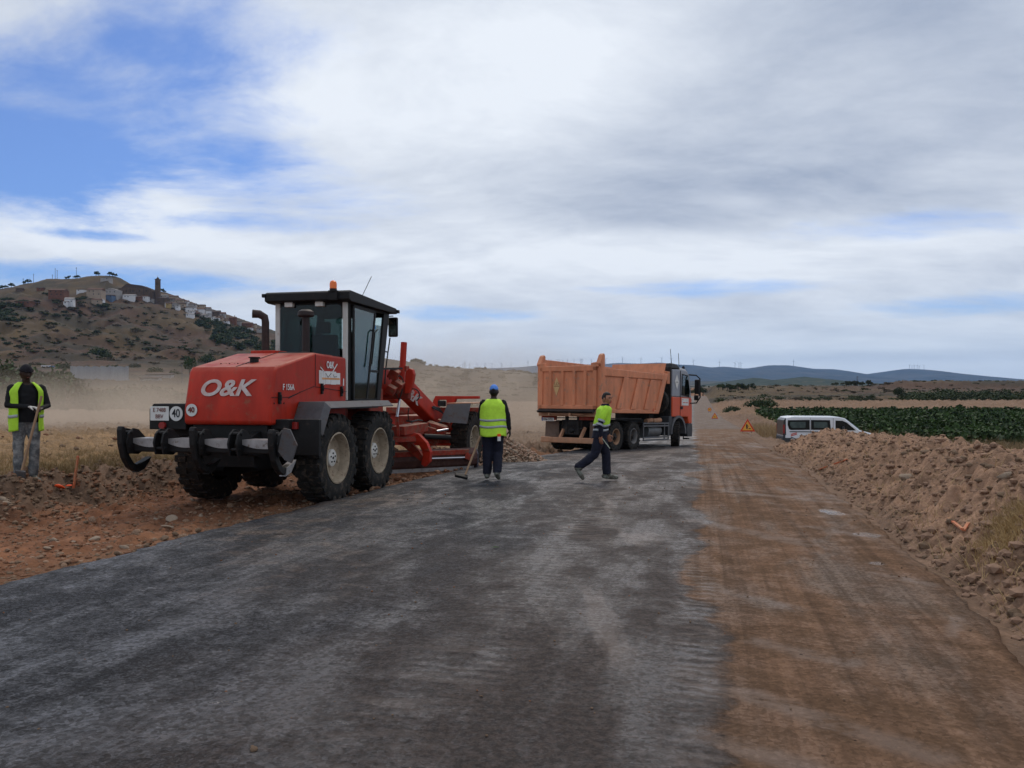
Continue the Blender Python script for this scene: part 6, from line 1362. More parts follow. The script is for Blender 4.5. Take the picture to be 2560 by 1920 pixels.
for s in (1, -1):
    X_ = s * 1.184
    MB().prism([(y0_ + .12, 2.16), (y0_ + .95, 2.10), (y0_ + 1.02, 2.35), (y0_ + .78, 3.02), (y0_ + .16, 3.06)], 'x', X_, X_ + s * .012).build('window_seal', blackm, tr)
    MB().prism([(y0_ + .17, 2.21), (y0_ + .90, 2.16), (y0_ + .96, 2.36), (y0_ + .74, 2.97), (y0_ + .21, 3.01)], 'x', X_ + s * .012, X_ + s * .020).build('door_window', tealglass, tr)
    MB().bx(X_, X_ + s * .018, y0_ - .012, y0_ + .012, 1.26, 3.18).build('door_gap', blackm, tr)
    MB().bx(X_ + s * .01, X_ + s * .035, y0_ + .05, y0_ + .24, 1.58, 1.70).build('door_handle', blackm, tr)
    pk = MB().bx(X_ + s * .01, X_ + s * .022, y0_ + .14, y0_ + .86, 1.74, 2.04).build('door_sign', white, tr)
    MB().bx(X_ + s * .022, X_ + s * .025, y0_ + .24, y0_ + .52, 1.845, 1.875).bx(X_ + s * .022, X_ + s * .025, y0_ + .56, y0_ + .78, 1.845, 1.875).bx(X_ + s * .022, X_ + s * .025, y0_ + .2, y0_ + .28, 1.96, 2.0).build('sign_marks', signred, pk)
    dd = MB().prism([(c0 + .42, 3.0), (c0 + .62, 2.72), (c0 + .42, 2.38), (c0 + .22, 2.72)], 'x', X_, X_ + s * .012).build('diamond_label', white, tr)
    MB().bx(X_ + s * .012, X_ + s * .015, c0 + .30, c0 + .54, 2.68, 2.70).build('label_line', inkk, dd)
    # wheel arch
    arc_ = [(5.55 + .66 * math.cos(R_(a_)), .56 + .66 * math.sin(R_(a_))) for a_ in range(0, 181, 15)]; arc2 = [(5.55 + .78 * math.cos(R_(a_)), .56 + .76 * math.sin(R_(a_))) for a_ in range(180, -1, -15)]
    MB().prism(arc_ + arc2, 'x', s * .80, s * 1.24).build('wheel_arch', trail, tr)
    # mirrors
    MB().box((s * 1.42, c1 + .02, 2.55), (.22, .10, .62)).box((s * 1.40, c1 - .02, 2.08), (.2, .08, .22)).build('mirror', blackm, tr, bevel=.04)
    MB().tube([(s * 1.19, c1 - .35, 3.05), (s * 1.40, c1 - .05, 3.04), (s * 1.52, c1 + .06, 2.9), (s * 1.54, c1 + .06, 2.1), (s * 1.40, c1 - .0, 1.86), (s * 1.2, c1 - .2, 1.84)], .028, 8).build('mirror_arm', blackm, tr, smooth=True)
    MB().prism([(c1 - .35, .98), (c1 + .10, .98), (c1 + .14, .70), (c1 + .10, .42), (c1 - .40, .42), (c1 - .5, .75)], 'x', s * .60, s * 1.19).build('bumper_corner', tplast, tr, bevel=.03)
    MB().box((s * 1.05, c1 - .25, .34), (.20, .25, .06)).tube([(s * .95, c1 - .3, .42), (s * .95, c1 - .28, .3)], .02, 6).build('step', blackm, tr)
    MB().bx(s * .8, s * 1.2, c0 - .35, c0 - .05, .5, 1.28).build('step_box', tplast, tr, bevel=.03)
MB().bx(-.6, .6, c1 - .3, c1 + .10, .45, .98).build('bumper', tplast, tr)
MB().prism([(c1 - .015, 2.15), (c1 + .01, 2.15), (c1 - .19, 3.0), (c1 - .215, 3.0)], 'x', -1.1, 1.1).build('windscreen', darkglass, tr)
MB().bx(.35, .85, 5.5, 5.8, 1.9, 2.75).bx(.48, .72, 5.5, 5.65, 2.78, 2.98).build('cab_seat', seatm, tr, bevel=.04)
MB().cyl((1.0, c0 + .3, 3.4), (.98, c0 + .2, 4.05), .012, n=5).cyl((.9, c1 - .7, 3.25), (.88, c1 - .75, 3.95), .012, n=5).build('aerial', blackm, tr)
MB().lathe([(.06, 0), (.06, .1), (.03, .14), (.001, .14)], (1.0, c1 - .5, 3.28), 'z', 14).build('cab_beacon', blackm, tr)

# ------------------------------------------------------------------ the white van
VO = Vector((14.55, 42.3, -1.52)); VH = R_(98)
van = thing('van', 'white passenger van with dark windows parked behind the near end of the spoil heap', 'van', tuple(VO), -VH); van.scale = (.94, .94, .94)
# local: y forward, right side at x = +0; rear at y = 0
rs = [(0.02, .55), (.0, .9), (.06, 1.75), (.20, 1.93), (.6, 1.97), (3.0, 1.96), (3.35, 1.88), (4.15, 1.22), (4.85, 1.02), (5.0, .75), (5.0, .35), (.1, .30)]
MB().prism(rs, 'x', -1.92, 0).build('body', vanwhite, van, smooth=True, bevel=.06)
MB().prism([(-.03, .32), (-.03, .78), (.04, .95), (.12, .95), (.12, .32)], 'x', -1.94, .012).bx(-.0, .015, .12, .42, .3, .75).build('rear_bumper', tplast, van, bevel=.02)
MB().prism([(-.02, .9), (.03, 1.75), (.14, 1.88), (.16, .9)], 'x', -1.9, .006).build('rear_door', M('van_rear_dark', (.02, .02, .024), .3, var=.1), van)
MB().bx(-.05, .012, -.01, .09, 1.0, 1.5).build('tail_light', redlamp, van)
MB().bx(-1.93, -1.87, -.01, .09, 1.0, 1.5).build('tail_light', redlamp, van)
for nm, pts in (('rear_side_window', [(.32, 1.25), (.24, 1.50), (.26, 1.76), (1.45, 1.78), (1.45, 1.22), (.42, 1.20)]), ('middle_side_window', [(1.52, 1.22), (1.52, 1.78), (2.55, 1.77), (2.60, 1.22)]), ('door_window', [(2.85, 1.20), (2.85, 1.75), (3.22, 1.74), (3.45, 1.64), (3.95, 1.20)])):
    MB().prism(pts, 'x', .002, .012).build(nm, M('van_window', (.012, .016, .018), .08, var=.1), van)
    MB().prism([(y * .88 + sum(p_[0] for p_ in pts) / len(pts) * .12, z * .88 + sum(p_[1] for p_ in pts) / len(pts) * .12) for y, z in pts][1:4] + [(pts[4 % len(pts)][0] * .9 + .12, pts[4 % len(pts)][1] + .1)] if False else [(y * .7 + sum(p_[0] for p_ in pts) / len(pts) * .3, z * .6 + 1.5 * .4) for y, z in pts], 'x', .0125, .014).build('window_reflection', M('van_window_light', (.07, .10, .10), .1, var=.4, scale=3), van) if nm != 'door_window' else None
MB().bx(.012, .016, 3.30, 3.33, 1.2, 1.68).build('quarter_bar', blackm, van)
MB().add([(-.12, 3.38, 1.84), (-1.80, 3.38, 1.84), (-1.72, 4.12, 1.26), (-.20, 4.12, 1.26), (-.12, 3.42, 1.86), (-1.80, 3.42, 1.86), (-1.72, 4.16, 1.28), (-.20, 4.16, 1.28)], [(0, 1, 2, 3), (7, 6, 5, 4), (0, 4, 5, 1), (1, 5, 6, 2), (2, 6, 7, 3), (3, 7, 4, 0)]).build('windscreen', M('van_screen', (.30, .36, .42), .08, var=.1), van)
MB().bx(.002, .02, .35, 1.9, 1.08, 1.13).build('side_strip', tplast, van); MB().bx(.002, .012, 2.72, 2.735, .5, 1.9).bx(.002, .012, 1.48, 1.49, .5, 1.9).build('door_gap', tplast, van)
text('Isn', .42, M('van_ink', (.03, .035, .05), .5), van, (.018, .95, .80), (math.pi / 2, 0, math.pi / 2), 'lettering', off=.006, align='LEFT')
lg = MB()
for z_, c_ in ((.98, 1), (.90, 1)): lg.beam((.016, .75, z_ + .06), (.016, .42, z_ - .03), .045, .004, (1, 0, 0))
lg.build('logo_stroke', signred, van)
MB().beam((.016, .42, .80), (.016, .78, .66), .04, .004, (1, 0, 0)).beam((.016, .42, .72), (.016, .72, .60), .04, .004, (1, 0, 0)).build('logo_stroke', inkk, van)
for y_ in (.95, 4.1):
    for x_ in (-.12, -1.8): make_wheel(.33, .2, .2, 1 if x_ > -1 else -1, 20, rubber, rimm, rimm, van, (x_, y_, .33), 'wheel')
MB().bx(-.02, .22, 3.2, 3.3, 1.2, 1.42).build('wing_mirror', tplast, van, bevel=.03)

# ------------------------------------------------------------------ road signs
def tri(mb, r, y0, y1, dz_=0): 
    return mb.prism([(r * math.cos(R_(a)), r * math.sin(R_(a)) + dz_) for a in (90, 210, 330)], 'y', y0, y1)
def sign(px, pyb, d, size, label, kind):
    p = at(px, pyb, d); z = groundz(p[0], d); r = size / math.sqrt(3)
    o = thing('road_sign', label, 'road sign', (p[0], d, max(z, p[2]) - .02), -R_(14) + .1)
    if kind == 'round':
        c_ = r + .02
        f = MB().cyl((0, -.0, c_ + .12), (0, .02, c_ + .12), size / 2, n=28).build('border', signred, o)
        MB().cyl((0, -.006, c_ + .12), (0, .0, c_ + .12), size * .38, n=28).build('face', signyel, o); MB().bx(-size * .2, size * .2, -.010, -.006, c_ + .08, c_ + .16).build('symbol', inkk, o)
    else:
        c_ = r * .5 + .05
        tri(MB(), r, 0, .02, c_).build('border', signred, o, bevel=.01); tri(MB(), r * .70, -.006, 0.001, c_).build('face', signyel, o)
        s_ = MB(); q = size
        if kind == 'works':
            s_.cyl((-.05 * q, -.010, c_ + .19 * q), (-.05 * q, -.007, c_ + .19 * q), .035 * q, n=12)
            s_.prism([(-.09 * q, c_ + .0), (-.0 * q, c_ + .03 * q), (.0 * q, c_ + .13 * q), (-.06 * q, c_ + .17 * q), (-.11 * q, c_ + .12 * q)], 'y', -.010, -.007)
            s_.prism([(-.10 * q, c_ - .12 * q), (-.05 * q, c_ - .12 * q), (-.03 * q, c_ + .04 * q), (-.09 * q, c_ + .04 * q)], 'y', -.0101, -.0071).prism([(.0, c_ - .12 * q), (.04 * q, c_ - .12 * q), (.0, c_ + .05 * q), (-.05 * q, c_ + .05 * q)], 'y', -.0102, -.0072)
            s_.beam((-.02 * q, -.0095, c_ + .15 * q), (.10 * q, -.0095, c_ + .02 * q), .02 * q, .003, (0, 1, 0)).prism([(.06 * q, c_ - .12 * q), (.24 * q, c_ - .12 * q), (.16 * q, c_ - .055 * q), (.10 * q, c_ - .06 * q)], 'y', -.010, -.007)
        else:
            s_.prism([(-.09 * q, c_ - .11 * q), (-.04 * q, c_ - .11 * q), (-.03 * q, c_ + .12 * q), (-.055 * q, c_ + .12 * q)], 'y', -.010, -.007).prism([(.09 * q, c_ - .11 * q), (.05 * q, c_ - .11 * q), (.02 * q, c_ + .0), (.03 * q, c_ + .12 * q), (.055 * q, c_ + .12 * q)], 'y', -.010, -.007)
        s_.build('symbol', inkk, o)
    MB().beam((-size * .3, .25, -.02), (0, .03, size * .6), .03, .03).beam((size * .3, .25, -.02), (0, .03, size * .6), .03, .03).build('support', trail, o)
    return o
sign(1869, 1080, 49, .92, 'orange and red triangular works sign with a digging figure, nearest of the signs', 'works')
sign(1787, 1047, 105, .90, 'small triangular road narrows sign with two dark strokes, between the others', 'narrow')
sign(1774, 1031, 140, .66, 'small round orange sign with a dark bar, farthest up the road', 'round')

# ------------------------------------------------------------------ stakes, laths, marker paint, litter
p = place(184, 1213); q = at(195, 1140, p[1])
o = tag(MB().beam((p[0], p[1], p[2] - .05), (q[0], p[1], q[2]), .038, .022).build('stake', woodor), 'thin wooden stake standing at the bank between the worker and the machine', 'stake')
for px, py, s in ((150, 1222, .08), (172, 1220, .055)):
    p2 = place(px, py); o = rock('painted_clod', (p2[0], p2[1], p2[2] + .03), s, 0, None, .5); o.data = o.data.copy(); o.data.materials.clear(); o.data.materials.append(spray); tag(o, 'clod sprayed bright orange at the foot of the stake, ' + ('the bigger left one' if s > .07 else 'the smaller right one'), 'marked clod')
p2 = place(805, 1262)
o = MB().sph((0, 0, 0), (.09, .03, .006), 10, 6).build('paint_mark', spray, loc=(p2[0], p2[1], p2[2] + .008)); tag(o, 'small orange paint mark on the asphalt edge by the rear wheel', 'paint mark')
def lath(pa, pb, label, w_=.03):
    def on(px, py):
        xs = (px - 1280) / FPX * _ys; zs = CAMZ + (HORY - py) / FPX * _ys; m_ = (xs > Redge(_ys) + .3) & (xs < Redge(_ys) + 5) & (_ys < 33); hz2 = np.where(m_, heap_z(xs, _ys), ground(xs, _ys, False)); i = np.where(hz2 >= zs)[0][0]
        return Vector((xs[i], _ys[i], zs[i] + .03))
    a_, b_ = on(*pa), on(*pb)
    return tag(MB().beam(a_, b_, w_, .018).build('lath', woodor), label, 'lath')
lath((2048, 1177), (2118, 1152), 'long orange painted lath lying on the far flank of the spoil heap', .04)
lath((2372, 1303), (2406, 1330), 'orange painted lath pointing down left beside the straw, part of a crossed pair')
lath((2409, 1333), (2421, 1314), 'short upright orange lath end crossing the longer one beside the straw')
for px, py, s, lb in ((634, 1878, .022, 'dark oblong crumb lying on the asphalt in the foreground'), (1203, 1742, .012, 'tiny dark crumb on the foreground asphalt'), (2395, 1345, .05, 'dark clod beside the rut on the right verge')):
    p = place(px, py); z_ = rz_(np.array([p[1]]))[0] if px < 2300 else p[2]
    x_ = (px - 1280) / FPX * (CAMZ - z_) / ((py - HORY) / FPX) ; o = rock('crumb', (x_, (CAMZ - z_) / ((py - HORY) / FPX), z_ + s * .4), s, 2, None, .7); tag(o, lb, 'crumb')
n = 420; yy = np.exp(rng.uniform(math.log(2.6), math.log(18), n)); xx = Ledge(yy) + rng.random(n) * (Redge(yy) - Ledge(yy))
rock_stuff('road_grit', np.stack([xx, yy, rz_(yy) + .004], -1), rng.uniform(.003, .012, n) * (.6 + yy / 14), [rockm[2], rockm[2], rockm[3]], 'dark grit and crumbs of earth scattered on the road')
lf = MB().add([(0, 0, 0), (.05, .02, .012), (.1, 0, .004), (.05, -.025, .008)], [(0, 1, 2, 3)]).build('leaf', leafg); yl = CAMZ / ((1372 - HORY) / FPX); lf.location = ((1226 - 1280) / FPX * yl, yl, .012); tag(lf, 'single green leaf lying on the wet asphalt', 'leaf')

# ------------------------------------------------------------------ people
def seg_loft(mb, secs, n=14):
    # secs: list of (centre, rx, ry, rotation matrix or None) - elliptical rings lofted with rounded caps
    vs = []; fs = []
    for c, rx, ry, ax in secs:
        u, v = ax
        for k in range(n):
            t = 2 * math.pi * k / n; vs.append(Vector(c) + u * rx * math.cos(t) + v * ry * math.sin(t))
    m_ = len(secs)
    for i in range(m_ - 1): fs += [(i * n + k, i * n + (k + 1) % n, (i + 1) * n + (k + 1) % n, (i + 1) * n + k) for k in range(n)]
    fs += [tuple(range(n))[::-1], tuple(range((m_ - 1) * n, m_ * n))]
    mb.add(vs, fs)
def limb(mb, pts, rads, side=Vector((1, 0, 0)), flat=1.0):
    secs = []
    P_ = [Vector(p) for p in pts]
    # rounded ends
    for i, p in enumerate(P_):
        d = (P_[min(i + 1, len(P_) - 1)] - P_[max(i - 1, 0)]).normalized(); v = d.cross(side).normalized(); u = v.cross(d).normalized()
        if i == 0: secs.append((p - d * rads[0] * .8, rads[0] * .45, rads[0] * .45 * flat, (u, v)))
        secs.append((p, rads[i], rads[i] * flat, (u, v)))
        if i == len(P_) - 1: secs.append((p + d * rads[i] * .8, rads[i] * .45, rads[i] * .45 * flat, (u, v)))
    seg_loft(mb, secs)
X_, Y_v, Z_v = Vector((1, 0, 0)), Vector((0, 1, 0)), Vector((0, 0, 1))
def head_fn(yaw_m):
    def f(d, p):
        # d: unit direction (x right, y forward, z up)
        q = Vector(p)
        if d.y > 0 and d.z < .1: q.x *= 1 - .22 * min(1, (.1 - d.z)) * 1.0          # jaw narrows
        if d.y > .55 and abs(d.x) < .22 and -.42 < d.z < .12: q.y += .022 * (1 - abs(d.x) / .22) * (1 - abs(d.z + .22) / .34 if abs(d.z + .22) < .34 else 0)   # nose
        if d.y > .6 and .18 < abs(d.x) < .52 and -.05 < d.z < .22: q.y -= .008                       # eye sockets
        if d.y > .6 and .22 < d.z < .42: q.y += .004                                # brow
        if d.y > .6 and -.9 < d.z < -.62 : q.y += .008                            # chin
        if d.y < -.3: q.y *= 1.06
        return q
    return f
def build_person(label, loc, rz, sk, skinmat, topmat, legmat, shoemat, height=1.75, hand_l=None, hand_r=None, head_yaw=0.0, head_pitch=0.0, glove_r=False, topband=None, scale=1.0, legw=1.0):
    root = thing('person', label, 'person', loc, rz); root.scale = (scale,) * 3
    mb = MB(); J = {k: Vector(v) for k, v in sk.items()}
    sh = (J['sr'] - J['sl']); shx = sh.normalized(); hpx = (J['hr'] - J['hl']).normalized()
    def ring(c, rx, ry, xdir): 
        u = xdir.normalized(); v = Z_v.cross(u).normalized(); return (c, rx, ry, (u, v))
    pel, chest, nb_ = J['pelvis'], J['chest'], J['neck']
    mid = pel.lerp(chest, .45)
    seg_loft(mb, [ring(pel + Vector((0, 0, -.10)), .10, .08, hpx), ring(pel + Vector((0, 0, -.05)), .165, .115, hpx), ring(pel + Vector((0, 0, .04)), .175, .125, hpx), ring(mid, .165, .118, (hpx + shx)), ring(chest, .185, .128, shx), ring(chest.lerp(nb_, .45), .178, .112, shx), ring(chest.lerp(nb_, .8), .115, .085, shx), ring(nb_, .062, .062, shx)], 18)
    for s in ('l', 'r'):
        limb(mb, [J['s' + s], J['e' + s], J['w' + s]], [.068, .052, .038]); 
        limb(mb, [J['h' + s], J['h' + s].lerp(J['k' + s], .5), J['k' + s], J['k' + s].lerp(J['a' + s], .45), J['a' + s] + Vector((0, 0, .02))], [.112 * legw ** .5, .108 * legw, .092 * legw, .090 * legw, .082 * legw])
        f_ = J['t' + s] - J['a' + s]; fd = Vector((f_.x, f_.y, f_.z)).normalized(); 
        heel = J['a' + s] - fd * .07 + Vector((0, 0, -.045)); up_ = fd.cross(X_).cross(fd) if False else Z_v
        limb(mb, [heel, J['a' + s].lerp(J['t' + s], .45) + Vector((0, 0, -.018)), J['t' + s]], [.046, .050, .040], side=fd.cross(Z_v).normalized() if abs(fd.z) < .95 else X_)
    limb(mb, [nb_ - Vector((0, 0, .05)), J['head'] + Vector((0, -.01, -.08))], [.060, .055])
    tmp = mb.build('tmp', topmat)
    rm = tmp.modifiers.new('r', 'REMESH'); rm.mode = 'VOXEL'; rm.voxel_size = .0135
    sm = tmp.modifiers.new('s', 'SMOOTH'); sm.iterations = 3; sm.factor = .5
    dg = bpy.context.evaluated_depsgraph_get(); ev = tmp.evaluated_get(dg); me = bpy.data.meshes.new_from_object(ev)
    bpy.data.objects.remove(tmp)
    co = np.empty(len(me.vertices) * 3); me.vertices.foreach_get('co', co); co = co.reshape(-1, 3); no = np.empty(len(me.vertices) * 3); me.vertices.foreach_get('normal', no); no = no.reshape(-1, 3)
    # loose cloth folds
    fz = fbm(co[:, 0] * 1.0 + co[:, 1] * .7, co[:, 2] + co[:, 1] * .4, 9, 3, 151) * .010 + fbm(co[:, 0] + co[:, 1], co[:, 2] * 1.6, 22, 2, 153) * .004
    body_top = J['neck'].z - .01
    msk = (co[:, 2] < body_top) & (co[:, 2] > .10 * 1)
    co = co + no * (fz * msk)[:, None]
    V = [tuple(v) for v in co]; F = [tuple(p.vertices) for p in me.polygons]
    def segd(p, a, b):
        a = np.array(a); b = np.array(b); ab = b - a; t = np.clip(((p - a) @ ab) / (ab @ ab), 0, 1); return np.linalg.norm(p - (a + t[:, None] * ab), axis=1)
    fc = np.array([co[list(f)].mean(0) for f in F])
    segs = [('leg', J['h' + s], J['k' + s]) for s in 'lr'] + [('leg', J['k' + s], J['a' + s] + Vector((0, 0, .06))) for s in 'lr'] + [('shoe', J['a' + s] + Vector((0, 0, -.03)), J['t' + s]) for s in 'lr'] + [('top', J['s' + s], J['e' + s]) for s in 'lr'] + [('top', J['e' + s], J['w' + s]) for s in 'lr'] + [('top', pel + Vector((0, 0, -.01)), chest), ('top', J['sl'], J['sr']), ('skin', nb_ + Vector((0, 0, .045)), J['head']), ('leg', pel - Vector((.06, 0, .10)), pel - Vector((-.06, 0, .10)))]
    Dm = np.stack([segd(fc, a, b) for _, a, b in segs], 1); which = Dm.argmin(1)
    mats = {'top': 0, 'leg': 1, 'shoe': 2, 'skin': 3}
    mi = [mats[segs[i][0]] for i in which]
    mi = [0 if (m_ == 1 and f_[2] > pel.z - .055) else (1 if (m_ == 0 and f_[2] < pel.z - .055 and abs(f_[0] - pel.x) < .17 and f_[2] < J['wl'].z - .02) else m_) for m_, f_ in zip(mi, fc)]
    tmpo = MB(); tmpo.v = V; tmpo.f = F; tmpo.mi = mi
    # head
    tmpo.m = 3; hc = J['head']; Rm = Matrix.Rotation(head_yaw, 3, 'Z') @ Matrix.Rotation(head_pitch, 3, 'X')
    o0 = len(tmpo.v); tmpo.sph((0, 0, 0), (.076, .096, .118), 28, 22, head_fn(None))
    for sx in (-1, 1): tmpo.sph((sx * .078, -.005, -.008), (.012, .022, .032), 8, 8)
    tmpo.m = 3
    def xf(a_, b_):
        for i in range(a_, b_): tmpo.v[i] = tuple(Rm @ Vector(tmpo.v[i]) + hc)
    xf(o0, len(tmpo.v))
    o0 = len(tmpo.v); tmpo.m = 4
    for sx in (-1, 1): tmpo.sph((sx * .031, .083, .016), (.013, .006, .006), 8, 6).box((sx * .032, .092, .038), (.036, .008, .007))
    tmpo.m = 5; tmpo.sph((0, .092, -.055), (.024, .007, .006), 10, 6); xf(o0, len(tmpo.v))
    # hands
    for s, hs_ in (('l', hand_l), ('r', hand_r)):
        w_ = J['w' + s]; e_ = J['e' + s]; d = (w_ - e_).normalized(); mode = hs_ or 'relaxed'
        palmn = Vector(hand_dirs.get((label[:8], s), (1 if s == 'l' else -1, 0, 0)))
        sd = d.cross(palmn).normalized(); tmpo.m = 6 if (glove_r and s == 'r') else 3
        pc = w_ + d * .075
        o1 = len(tmpo.v); seg_loft(tmpo, [(w_ - d * .02, .030, .024, (sd, palmn)), (w_ + d * .02, .034, .020, (sd, palmn)), (w_ + d * .07, .042, .018, (sd, palmn)), (w_ + d * .10, .040, .014, (sd, palmn))], 10)
        curl = {'relaxed': .45, 'grip': 1.25}[mode]
        for fi, (off_, ln_) in enumerate(((-.030, .062), (-.010, .072), (.011, .068), (.030, .054))):
            b0 = w_ + d * .098 + sd * off_; pts = [b0]; dd_ = d.copy(); 
            for q_ in range(3):
                ang_ = curl * (.55 + .25 * q_); dd_ = (dd_ * math.cos(ang_) + palmn * math.sin(ang_)).normalized(); pts.append(pts[-1] + dd_ * ln_ * (.42, .33, .25)[q_]); 
            limb(tmpo, pts, [.0105, .0098, .009, .0075], side=sd)
        tb = w_ + d * .045 - sd * .036; td = (d * .6 - sd * .6 + palmn * .55 * (2 if mode == 'grip' else 1)).normalized()
        limb(tmpo, [tb, tb + td * .035, tb + td * .035 + (td * .4 + d * .6 + palmn * .5).normalized() * .032], [.014, .012, .009], side=palmn)
    body = tmpo.build('body', [topmat, legmat, shoemat, skinmat, inkk, M('lips', (.16, .06, .05), .5), glove], root, smooth=True)
    return root, J, Rm, body
hand_dirs = {}
def vest(root, J, mat, stripes, z0, z1, open_front=False, rx=.205, ry=.150, name='safety_vest', flare=.01, back=1):
    # a cloth shell round the torso; front opening at +y if open
    sh = (J['sr'] - J['sl']).normalized(); pel, chest, nb_ = J['pelvis'], J['chest'], J['neck']; n = 40; mb = MB(); rings_ = []
    H = 26; a0_ = R_(36) if open_front else 0
    for i in range(H + 1):
        t = i / H; z = z0 + (z1 - z0) * t; k = (z - pel.z) / (nb_.z - pel.z); c = pel.lerp(nb_, min(max(k, -.3), 1)); c.z = z
        w_ = rx * (1.0 + .05 * t) + flare * (1 - t); 
        d_ = ry * (1 - .12 * t)
        if t > .80: q = (t - .80) / .20; w_ = w_ * (1 - .55 * q ** 1.6); d_ = d_ * (1 - .5 * q ** 2)
        r_ = []
        for j in range(n + 1):
            th = math.pi / 2 + a0_ + (2 * math.pi - 2 * a0_) * j / n
            wob = 1 + .022 * math.sin(th * 5 + z * 9) * (1 - t) + .018 * math.sin(th * 9 - z * 23)
            r_.append(c + sh * math.cos(th) * w_ * wob + Z_v.cross(sh) * math.sin(th) * d_ * wob + Vector((0, 0, -.012 * math.sin(th * 3 + 1) * (1 - t))))
        rings_.append(r_)
    vs = [v for r_ in rings_ for v in r_]; m_ = n + 1
    fs = [(i * m_ + j, i * m_ + j + 1, (i + 1) * m_ + j + 1, (i + 1) * m_ + j) for i in range(H) for j in range(n)]
    o = MB().add(vs, fs).build(name, mat, root, smooth=True); so = o.modifiers.new('thick', 'SOLIDIFY'); so.thickness = .008; so.offset = 1
    for (za, zb_) in stripes:
        ia, ib = (za - z0) / (z1 - z0) * H, (zb_ - z0) / (z1 - z0) * H
        rr_ = []
        for f_ in (ia, (ia + ib) / 2, ib):
            i0_ = int(min(max(f_, 0), H - 1)); q = f_ - i0_
            rr_.append([rings_[i0_][j].lerp(rings_[i0_ + 1][j], q) for j in range(n + 1)])
        cen = sum(rr_[1], Vector()) / len(rr_[1])
        vs = [v + (v - Vector((cen.x, cen.y, v.z))).normalized() * .012 for r_ in rr_ for v in r_]
        fs = [(i * m_ + j, i * m_ + j + 1, (i + 1) * m_ + j + 1, (i + 1) * m_ + j) for i in range(2) for j in range(n)]
        s_ = MB().add(vs, fs).build('reflective_stripe', reflec, o, smooth=True); sm_ = s_.modifiers.new('t', 'SOLIDIFY'); sm_.thickness = .003; sm_.offset = 1
    return o, rings_
def caps(root, J, Rm, kind):
    hc = J['head']; mb = MB()
    def hairf(lo, hi_, rr, zcut):
        def f(d, p):
            q = Vector(p)
            if d.y > .25 and d.z < lo: q = q * .80
            elif d.z < hi_: q = q * .84
            return q
        return f
    if kind == 'hair':
        mb.sph((0, -.006, .012), (.083, .104, .122), 26, 20, hairf(.48, -.22, 1, 0))
        o = mb.build('hair', hairm, root, smooth=True)
    elif kind == 'cap':
        mb.sph((0, -.004, .022), (.086, .108, .112), 26, 18, lambda d, p: Vector(p) * (.80 if d.z < .02 else 1))
        o = mb.build('cap', capblue, root, smooth=True)
        b_ = MB().sph((0, .115, .03), (.07, .075, .010), 18, 6).build('peak', capblue, o, smooth=True)
        b2 = MB().prism([(-.030, .022), (.030, .022), (.026, .040), (.012, .055), (-.012, .055), (-.026, .040)], 'y', -.116, -.098).build('rear_opening', inkk, o)
        h_ = MB().sph((0, -.012, -.015), (.080, .098, .075), 20, 12, lambda d, p: Vector(p) * (.8 if d.y > .2 else 1)).build('hair', hairm, root, smooth=True); h_.location = hc
    else:
        mb.sph((0, -.004, .026), (.084, .106, .112), 26, 18, lambda d, p: Vector(p) * (.80 if d.z < .0 else 1))
        mb.lathe([(.094, -.002), (.1, .012), (.094, .026)], (0, -.002, .03), 'z', 26)
        o = mb.build('knit_hat', M('dark_hat', (.012, .011, .016), .9, var=.4, scale=30), root, smooth=True)
    o.location = hc; o.rotation_euler = Rm.to_euler(); return o

# 1: worker seen from behind in a blue cap
sk = dict(pelvis=(0, 0, .96), chest=(0, .02, 1.28), neck=(.005, .03, 1.49), head=(.012, .05, 1.625), sl=(-.185, .02, 1.42), sr=(.185, .02, 1.42), el=(-.255, .06, 1.15), er=(.27, -.0, 1.16), wl=(-.20, .26, 1.02), wr=(.30, .03, .93),
          hl=(-.09, 0, .93), hr=(.09, 0, .93), kl=(-.11, .03, .50), kr=(.09, .05, .50), al=(-.11, .0, .09), ar=(.085, -.14, .13), tl=(-.13, .17, .04), tr=(.11, -.03, .03))
hand_dirs[('person w', 'r')] = (-1, .2, 0); hand_dirs[('person w', 'l')] = (.2, .3, -1)
L1 = 'person walking away in a blue cap, lime vest and dark trousers'
R1, J1, Rm1, _b1 = build_person(L1, (-.35, 14.6, 0.0), -R_(4), sk, skin_d, blackc, navy, shoe, hand_l='grip')
caps(R1, J1, Rm1, 'cap')
v1_, _ = vest(R1, J1, hiviz2, [(1.075, 1.115), (.955, .995)], .80, 1.48, rx=.228, ry=.165)
MB().lathe([(.030, 0), (.033, .02), (.032, .045), (.001, .05)], (.125, -.17, .80), 'z', 14).build('can_cap', spray, R1, smooth=True); MB().cyl((.125, -.17, .72), (.125, -.17, .80), .032, n=14).build('spray_can', decal2, R1, smooth=True)
rk = thing('rake', 'long handled rake held beside the blue capped worker, its head resting on the asphalt', 'rake', (0, 0, 0))
ra, rb = Vector(at(1181, 1096, 14.8)), Vector(at(1168, 1183, 14.35)); wl1 = Matrix.Translation((-.35, 14.6, 0)) @ Matrix.Rotation(-R_(4), 4, 'Z') @ J1['wl']
top_ = wl1 + Vector((.02, .08, -.02)); dr_ = (top_ - Vector(at(1163, 1187, 14.35))).normalized()
MB().cyl(Vector(at(1163, 1187, 14.35)), top_ + dr_ * .30, .019, n=8).build('handle', wood, rk)
c_ = Vector(at(1153, 1190, 14.3)); MB().box(tuple(c_), (.24, .10, .05), (.5, .25, .25)).build('rake_head', blackm, rk, bevel=.012)

